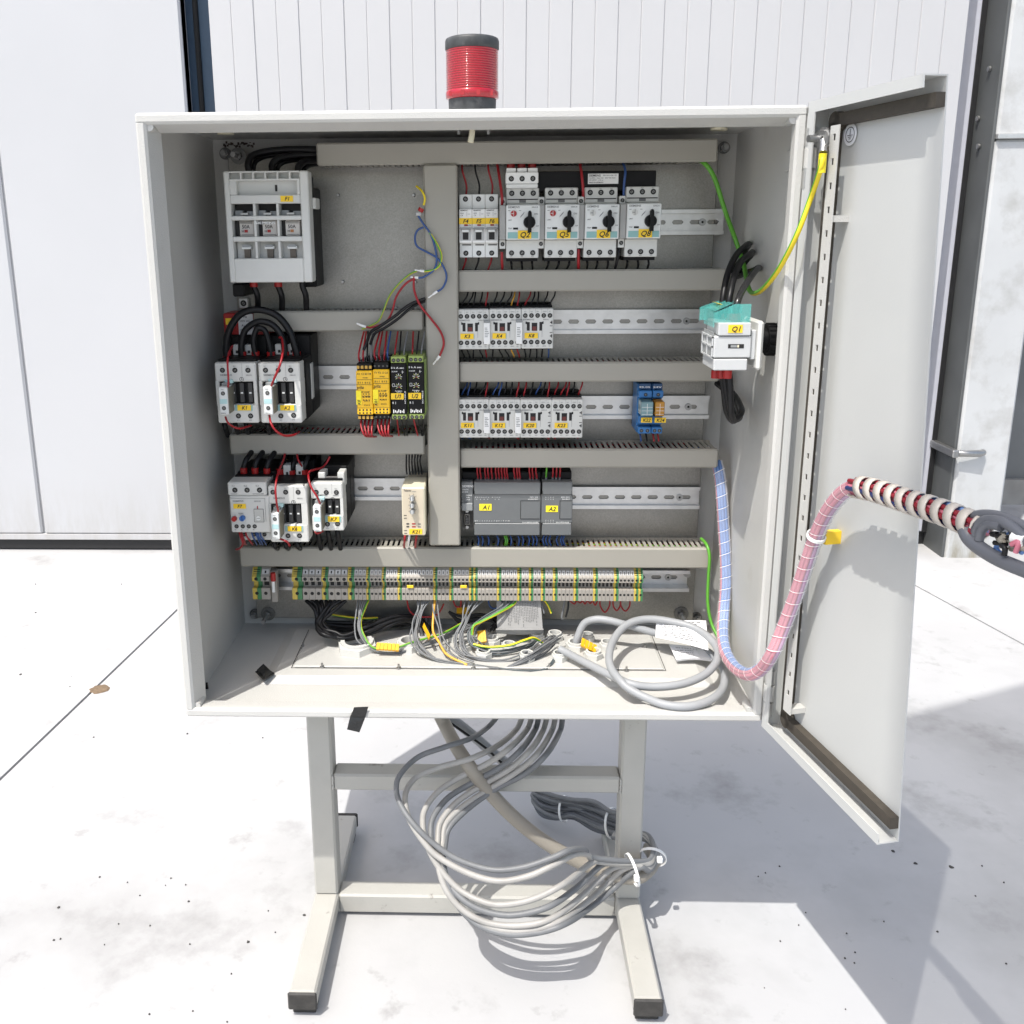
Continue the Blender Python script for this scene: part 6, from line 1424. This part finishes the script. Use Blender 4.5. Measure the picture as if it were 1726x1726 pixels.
# dark plug in the front left corner of the floor
p=atz(349,1160,T+.001); b=B(p); b.cyl((p.x,p.y,T+.0005),(0,0,.009),.0022,blackp,10,r2=.0014); tag(b.build('rubber_plug'),'tiny black rubber plug in the front left floor corner of the cabinet','plug')

# ---- loose wires over the upright duct
def fer(px0,py0,px1,py1,Y=.186,r=.0011):
    a=at(px0,py0,Y); c=at(px1,py1,Y); return a,c
YV=.1865
def lw(label,pts,r,m,m2=None,ferr=None):
    P=[at(p[0],p[1],p[2] if len(p)>2 else YV) for p in pts]; c=P[0]; t=thing('loose_wire',c,label,'wire')
    b=B(c); b.tube(cr(P,6),r,m,8,m2); b.build('insulation',t)
    if ferr:
        a=at(ferr[0],ferr[1],YV); d=at(ferr[2],ferr[3],YV); b=B(c); b.tube([a,a.lerp(d,.45),a.lerp(d,.5),d],[r*1.35,r*1.3,r*.75,r*.7],white,8); b.build('ferrule',t)
    return t
t=lw('short yellow wire with a red ring terminal at the left edge of the upright duct',[(702,314,.2),(711,322,.19),(716,334,.188),(714,346,.188)],.0015,yelw)
p=at(711,351,YV); b=pb(t); d=at(704,364,YV)-p; b.tube([p,p+d*.45],.0038,redp,10); b.box(p.x+d.x-.003,p.x+d.x*.5+.002,YV-.001,YV+.001,p.z+d.z,p.z+d.z*.5,steel,.0005); b.build('ring_terminal',t)
lw('blue wire running from the red ring terminal down over the upright duct',[(705,364),(714,378),(726,395),(734,420),(736,440),(731,455),(714,467),(703,468)],.0014,bluew,None,(705,468,692,467))
lw('blue wire making an open loop left of the duct and ending in a white ferrule',[(714,383),(704,388),(699.5,400),(703,415),(720,425),(738,436),(750,455),(752.5,470),(746,485),(736,492)],.0014,bluew,None,(737,491,722,502))
lw('yellow-green wire curving over the duct, ending in a white ferrule above the red wires',[(724,392),(737,412),(744,430),(741,447),(730,455),(715,457.5)],.0014,yelw,grn,(715,457,699,455))
lw('olive yellow-green wire falling left from the ferrules to above the yellow relays',[(703,457),(690,463,.19),(671,480,.195),(656,500,.2),(646,525,.198),(636,543,.197),(610,555,.197)],.0014,mat('olive_yellow',(.40,.36,.05),.45),grn)
lw('dark red wire falling left from the ferrules to the white ferrule by the relays',[(702,468),(684,478,.19),(668,500,.195),(661,525,.197),(650,543,.196),(628,551.5,.196),(617,551,.196)],.0015,redw,None,None)
lw('red wire hanging over the upright duct to the right, ending in a bare ferrule',[(698,466),(698,488),(708,514),(727,538),(743,560),(748,580),(741,600)],.0016,redw,None,(741,600,730,614))
lw('black wire pair slanting from the duct edge down to the yellow relays, upper one',[(717,503,.19),(690,514,.19),(664,534,.19),(640,550,.19),(625,560,.185),(619,575,.175),(613,590,.17)],.0022,blackw)
lw('black wire pair slanting from the duct edge down to the yellow relays, lower one',[(717,507,.195),(694,518,.195),(670,538,.192),(648,553,.19),(632,562,.186),(624,580,.175)],.0020,blackw)
p=at(612,550,.196); b=B(p); b.tube([at(617,551,.196),at(608,548,.196),at(601,545,.196)],[.0018,.0017,.0010],white,8); tag(b.build('ferrule'),'white ferrule lying loose on the left duct above the yellow relays','ferrule')
# protective earth wires on the right
P=[at(1176,268,.225),at(1186,274,.205),at(1198,288,.20),(at(1208,310,.205)),at(1222,355,.21),at(1240,405,.225),at(1254,448,.20),at(1260,480,.13),at(1268,494,.10),at(1285,488,.06),at(1312,455,.004),at(1342,398,-.028),at(1366,335,-.030)]
pe,_s=pd(1383,285,.034); pe2,_s=pd(1387,262,.032)
lone('earth_wire','thick yellow-green earth wire from the top duct round to the open door',P+[pe,pe2],.0031,yelw,'earth wire',None,grn,10,8)
b=B(pe2); b.cyl(pe2-Vector((0,0,.018)),(0,0,.020),.0043,mat('yellow_clear',(.75,.62,.02),.2),12); o=b.build('cable_lug'); tag(o,'yellow sleeve and lug of the earth wire bolted at the top of the open door','cable lug')
st_,_s=pd(1388,236,.0285)
b=B(org(o)); b.tube([pe2+Vector((0,0,.003)),st_],[.0042,.0036],steel,10); b.build('lug_tongue',o)
b=B(org(o)); b.ring(st_,dn,.004,.0095,.002,steel,18); b.build('lug_ring',o)
lone('earth_wire','yellow-green earth wire dropping from the bottom duct beside the spiral-wrapped cable',[at(1182,908,.235),at(1191,918,.215),at(1196,938,.205),at(1194,975,.205),at(1193,1015,.20),at(1199,1050,.19),at(1213,1079,.17)],.0024,yelw,'earth wire',None,grn)

# ================================================================== SPIRAL WRAPPED CABLE TO THE DOOR
def spiral(b,path,R,pitch,frac,m,phase=0,thick=0):
    P=[Vector(p) for p in path]; N=len(P)
    T=[(P[min(i+1,N-1)]-P[max(i-1,0)]).normalized() for i in range(N)]
    u=T[0].orthogonal().normalized(); U=[]
    for i in range(N): u=(u-T[i]*u.dot(T[i])).normalized(); U.append(u.copy())
    Ls=[0]
    for i in range(1,N): Ls.append(Ls[-1]+(P[i]-P[i-1]).length)
    def frame(s):
        s=min(max(s,0),Ls[-1]-1e-6); i=0
        while Ls[i+1]<s: i+=1
        f=(s-Ls[i])/max(Ls[i+1]-Ls[i],1e-9); p=P[i].lerp(P[i+1],f); t=T[i].lerp(T[i+1],f).normalized(); uu=U[i].lerp(U[i+1],f); uu=(uu-t*uu.dot(t)).normalized(); return p,uu,t.cross(uu)
    n=int(Ls[-1]/pitch*14); vs=[]; rows=2 if not thick else 4
    for k_ in range(n+1):
        s=k_*pitch/14; a=2*math.pi*s/pitch+phase
        for (ss,rr_) in ((s,R),(s+frac*pitch,R)) if not thick else ((s,R),(s+frac*pitch,R),(s+frac*pitch,R-thick),(s,R-thick)):
            p,uu,ww=frame(ss); vs.append(p+uu*(rr_*math.cos(a))+ww*(rr_*math.sin(a)))
    r_=rows; fs=[]
    for k_ in range(n):
        for j in range(r_ if thick else 1): fs.append((k_*r_+j,k_*r_+(j+1)%r_,(k_+1)*r_+(j+1)%r_,(k_+1)*r_+j))
    b.add(vs,fs,m,True)
PA=[at(1208,778,.225),at(1213,800,.215),at(1217,840,.205),at(1220,890,.2),at(1223,940,.19),at(1223.5,985,.18),at(1220,1030,.165),at(1218,1068,.135),at(1223,1100,.09),at(1240,1126,.035),at(1262,1137,-.012),at(1284,1127,-.035)]
for px,py,o_ in ((1303,1100,.046),(1320,1060,.036),(1340,1008,.031),(1359,952,.029),(1378,898,.029),(1397,860,.03),(1420,832,.031),(1440,820,.032)): PA.append(pd(px,py,o_)[0])
PB=[pd(px,py,.033)[0] for px,py in ((1440,820),(1472,826),(1510,838),(1550,851),(1590,864),(1630,880),(1655,892))]
PA=cr(PA,8); PB=cr(PB,8)
c=PA[60]; t=thing('wrapped_cable',c,'pink and blue wires in clear spiral wrap looping from the cabinet to the door','cable')
allp=PA+PB[1:]
T_=[(allp[min(i+1,len(allp)-1)]-allp[max(i-1,0)]).normalized() for i in range(len(allp))]
u=T_[0].orthogonal().normalized(); fr=[]
for i in range(len(allp)): u=(u-T_[i]*u.dot(T_[i])).normalized(); fr.append((u.copy(),T_[i].cross(u)))
for k_ in range(9):
    R0=.0056 if k_<8 else 0; pts=[]
    for i,p in enumerate(allp):
        a=2*math.pi*k_/8+5.2-i*.0083; pts.append(p+fr[i][0]*(R0*math.cos(a))+fr[i][1]*(R0*math.sin(a)))
    b=B(c); b.tube(pts,.0025,(lbluew,lbluew,lbluew,pinkw,pinkw,pinkw,mat('mauve_wire',(.36,.20,.34),.45),mat('pale_wire',(.6,.6,.64),.45),lbluew)[k_],7); b.build('wire',t)
b=B(c); spiral(b,PA,.0092,.0172,.93,wrapc); b.build('clear_wrap',t)
b=B(c); spiral(b,PA,.0094,.0172,.055,wrapw); b.build('wrap_edge',t)
b=B(c); spiral(b,PB,.0122,.0165,.58,mat('white_wrap',(.46,.42,.37),.4),0,.0014); b.build('white_wrap',t)
for k_ in range(6):
    pts=[]
    for i,p in enumerate(PB):
        a=2*math.pi*k_/6+i*.03; f=fr[len(PA)-1+i]; pts.append(p+f[0]*(.0078*math.cos(a))+f[1]*(.0078*math.sin(a)))
    b=B(c); b.tube(pts,.0027,(mat('dark_red',(.2,.01,.02),.4),mat('navy_wire',(.02,.03,.10),.4),pinkw,mat('navy_wire',(.02,.03,.10),.4),lbluew,mat('dark_red',(.2,.01,.02),.4))[k_],7); b.build('wire',t)
p,_s=pd(1389,906,.019); b=B(p); 
q0=p-dn*.0188
b.add([p+dd*.004+Vector((0,0,.0075)),p-dd*.004+Vector((0,0,.0075)),p-dd*.004-Vector((0,0,.0075)),p+dd*.004-Vector((0,0,.0075)),q0+dd*.004+Vector((0,0,.0075)),q0-dd*.004+Vector((0,0,.0075)),q0-dd*.004-Vector((0,0,.0075)),q0+dd*.004-Vector((0,0,.0075))],[(0,1,2,3),(7,6,5,4),(0,4,5,1),(1,5,6,2),(2,6,7,3),(3,7,4,0)],mat('tie_mount_yellow',(.82,.55,.03),.45))
o=tag(b.build('tie_mount'),'yellow tie mount with white cable tie holding the wrapped cable to the door','cable mount')
pc=pd(1376,902,.029)[0]; i0=min(range(len(PA)),key=lambda i:(PA[i]-pc).length); tt=(PA[i0+1]-PA[i0-1]).normalized(); b=B(org(o)); b.ring(PA[i0]-tt*.002,tt,.0094,.0108,.004,white,20); b.build('cable_tie',o)
# stiff grey end cables past the spiral
EP=lambda L_,o_=.038: [pd(px,py,o_)[0] for px,py in L_]
c=EP([(1650,890)])[0]
t=thing('cable_end',c,'stiff grey cable loop and stripped wires ending the wrapped cable at the right edge','cable')
for L_,r,o_ in (([(1622,886),(1640,872),(1664,868),(1695,874),(1730,890),(1770,910)],.0048,.032),([(1626,892),(1634,908),(1655,926),(1690,946),(1740,966),(1790,985)],.0062,.040),([(1645,905),(1648,888),(1662,877),(1690,880),(1712,893),(1735,915)],.0045,.038),([(1650,910),(1655,893),(1668,884),(1688,888)],.004,.04)):
    b=B(c); b.tube(cr(EP(L_,o_),7),r,mat('slate_cable',(.11,.115,.13),.42),12); b.build('end_cable',t)
r2=random.Random(9)
for i in range(14):
    x=1675+r2.uniform(0,38); y=905+r2.uniform(-12,16); L_=[(x,y),(x+r2.uniform(-12,14),y+r2.uniform(-8,10)),(x+r2.uniform(0,30),y+r2.uniform(-4,18))]
    b=B(c); b.tube(cr(EP(L_,.036+r2.uniform(-.01,.01)),4),.0022,r2.choice((mat('taupe_wire',(.25,.23,.19),.5),white,pinkw,blackw,lbluew,mat('taupe_wire',(.25,.23,.19),.5))),6); b.build('wire',t)
b=B(c); p=EP([(1718,908)])[0]; b.cyl(p-dd*.004,dd*.012,.006,white,12); b.build('plug',t)

# ================================================================== CABLES UNDER THE CABINET
def ucable(label,pts,r,m,group=None,name='hanging_cable'):
    return lone(name,label,[at(*p) for p in pts],r,m,'cable',group,None,12,8)
ucable('thick taupe hose slanting under the cabinet down to the right post',[(742,1206,.20),(752,1226,.19),(768,1256,.15),(790,1290,.119),(815,1323,.118),(845,1357,.118),(880,1390,.118),(920,1420,.116),(960,1444,.115),(1000,1463,.112),(1040,1476,.108),(1075,1478,.11),(1096,1462,.125),(1102,1445,.155),(1094,1430,.20)],.0105,hosem,name='thick_hose')
paths=[ # start, ..., common exit at the post
 [(838,1208,0.200),(822,1226,0.215),(795,1244,0.145),(750,1259,0.116),(705,1276,0.115),(675,1305,0.088),(668,1330,0.070),(676,1358,0.052),(700,1392,0.032),(735,1425,0.020),(775,1450,0.010),(830,1466,0.000),(880,1462,-0.005),(930,1446,0.000),(960,1433,0.012),(985,1432,0.048),(1002,1446,0.072)],
 [(880,1208,0.200),(870,1230,0.215),(840,1256,0.145),(795,1278,0.116),(745,1292,0.116),(705,1308,0.107),(686,1330,0.085),(683,1355,0.063),(692,1385,0.044),(715,1420,0.025),(740,1445,0.015),(790,1472,0.000),(840,1485,-0.010),(890,1477,-0.010),(935,1457,0.000),(968,1440,0.025),(990,1440,0.057),(1006,1452,0.077)],
 [(896,1208,0.200),(888,1230,0.215),(862,1258,0.116),(825,1285,0.116),(775,1310,0.116),(738,1335,0.099),(716,1365,0.075),(713,1395,0.051),(722,1430,0.030),(742,1465,0.015),(775,1500,0.000),(815,1520,-0.015),(850,1525,-0.020),(900,1515,-0.020),(950,1490,-0.008),(985,1463,0.048),(1003,1452,0.073),(1020,1455,0.093)],
 [(908,1208,0.200),(902,1230,0.215),(880,1262,0.116),(845,1292,0.116),(795,1320,0.116),(755,1345,0.096),(730,1378,0.068),(726,1410,0.046),(733,1445,0.028),(752,1485,0.010),(785,1520,-0.010),(825,1538,-0.020),(870,1542,-0.025),(925,1528,-0.022),(970,1498,0.017),(1000,1470,0.067),(1018,1456,0.090),(1040,1456,0.098)],
 [(922,1208,0.200),(915,1232,0.215),(896,1262,0.116),(860,1295,0.116),(815,1322,0.116),(770,1352,0.094),(743,1385,0.066),(738,1415,0.046),(738,1455,0.020),(752,1500,0.000),(782,1535,-0.015),(825,1556,-0.025),(880,1560,-0.030),(930,1548,-0.025),(975,1515,0.022),(1010,1482,0.079),(1032,1464,0.098),(1060,1458,0.098)],
 [(936,1208,0.200),(930,1232,0.215),(908,1268,0.116),(872,1300,0.116),(828,1328,0.116),(782,1358,0.092),(752,1388,0.066),(746,1420,0.046),(744,1455,0.022),(760,1508,0.000),(795,1545,-0.015),(840,1566,-0.028),(890,1568,-0.030),(945,1552,-0.022),(990,1520,0.046),(1022,1490,0.094),(1046,1468,0.098),(1072,1458,0.098)],
 [(948,1208,0.200),(944,1232,0.215),(922,1270,0.116),(885,1304,0.116),(835,1330,0.116),(790,1362,0.091),(758,1394,0.064),(750,1424,0.046),(748,1460,0.020),(765,1515,-0.005),(800,1555,-0.020),(850,1574,-0.032),(905,1572,-0.032),(955,1556,-0.022),(1000,1526,0.062),(1034,1498,0.098),(1058,1476,0.098),(1080,1462,0.098)]]
nm=('topmost, its loop reaching furthest left','second from the top','third from the top','fourth from the top','fifth from the top','second from the bottom','lowest of the loops')
for i,p in enumerate(paths):
    tail=[(1085+i*1.5,1452+i*2.5,.105),(1100+i*.8,1440+i*1.5,.13),(1101+i*.6,1424+i,.16),(1092-i,1408+i,.19),(1072-i*2,1402+i*2.0,.215),(1045-i*2,1392+i*3.2,.24)]
    ucable('grey cable looping under the cabinet to the right post, '+nm[i],p+tail,.0043 if i else .0040,greyc2 if i%3 else greyc,'grey cables looping under the cabinet')
def tie(label,px,py,Y,ax,r,head):
    p=at(px,py,Y); b=B(p); b.ring(p-Vector(ax)*.002,ax,r,r+.0012,.004,white,22); o=tag(b.build('cable_tie'),label,'cable tie','white cable ties on the grey cables')
    h_=at(*head); b=B(p); b.box(h_.x-.004,h_.x+.004,h_.y-.004,h_.y+.004,h_.z-.004,h_.z+.004,white,.001); b.build('tie_head',o)
tie('white cable tie round the grey cables in front of the right post',1066,1466,.098,(1,.25,.2),.023,(1073,1480,.07))
tie('white cable tie with a round head right of the right post',1099,1445,.135,(.2,1,.35),.021,(1112,1449,.11))
# coil of spare cable on the ground behind
t=thing('cable_coil',at(980,1390,.36),'tied hank of grey cable lying on the ground behind the right post','cable coil')
r2=random.Random(4)
for i in range(10):
    o1=(i-4.5)*4.2; h_=r2.uniform(-.02,.02); w_=lambda a: r2.uniform(-a,a)
    pts=[(1052,1393+o1*1.1,.245+h_*.4),(1030+w_(3),1386+o1*1.0,.28+h_),(1002+w_(4),1374+o1*1.1+w_(3),.315+h_),(968+w_(4),1363+o1*.8,.345+h_*.5),(940+w_(5),1361+o1*1.1+w_(3),.365+h_),(915+w_(3),1354+o1*1.0,.385+h_),(900+w_(3),1342+o1*.6,.40),(906+w_(4),1334+o1*.3,.415)]
    b=B(org(t)); b.tube(cr([at(*p) for p in pts],6),.0040,mat('slate_grey_cable',(.10,.105,.115),.5,var=.1,scale=40) if i%2 else greyc,10); b.build('coiled_cable',t)
for px,py,Y,ax,r in ((950,1363,.36,(.85,-.45,.2),.022),(1030,1387,.28,(.8,-.5,.25),.024)):
    p=at(px,py,Y); b=B(org(t)); b.ring(p,ax,r,r+.0012,.004,white,22); b.build('cable_tie',t)
# pale conduit behind, from under the cabinet
ucable('pale grey conduit slanting behind the thick hose under the cabinet',[(752,1206,.24),(775,1222,.24),(800,1242,.24),(825,1264,.24),(850,1284,.24),(866,1298,.245)],.0085,greyl,name='conduit')
ucable('thin black cable lying along the pale conduit under the cabinet',[(750,1212,.225),(790,1240,.225),(820,1262,.225),(845,1285,.225),(860,1292,.22),(870,1287,.22)],.002,blackw)
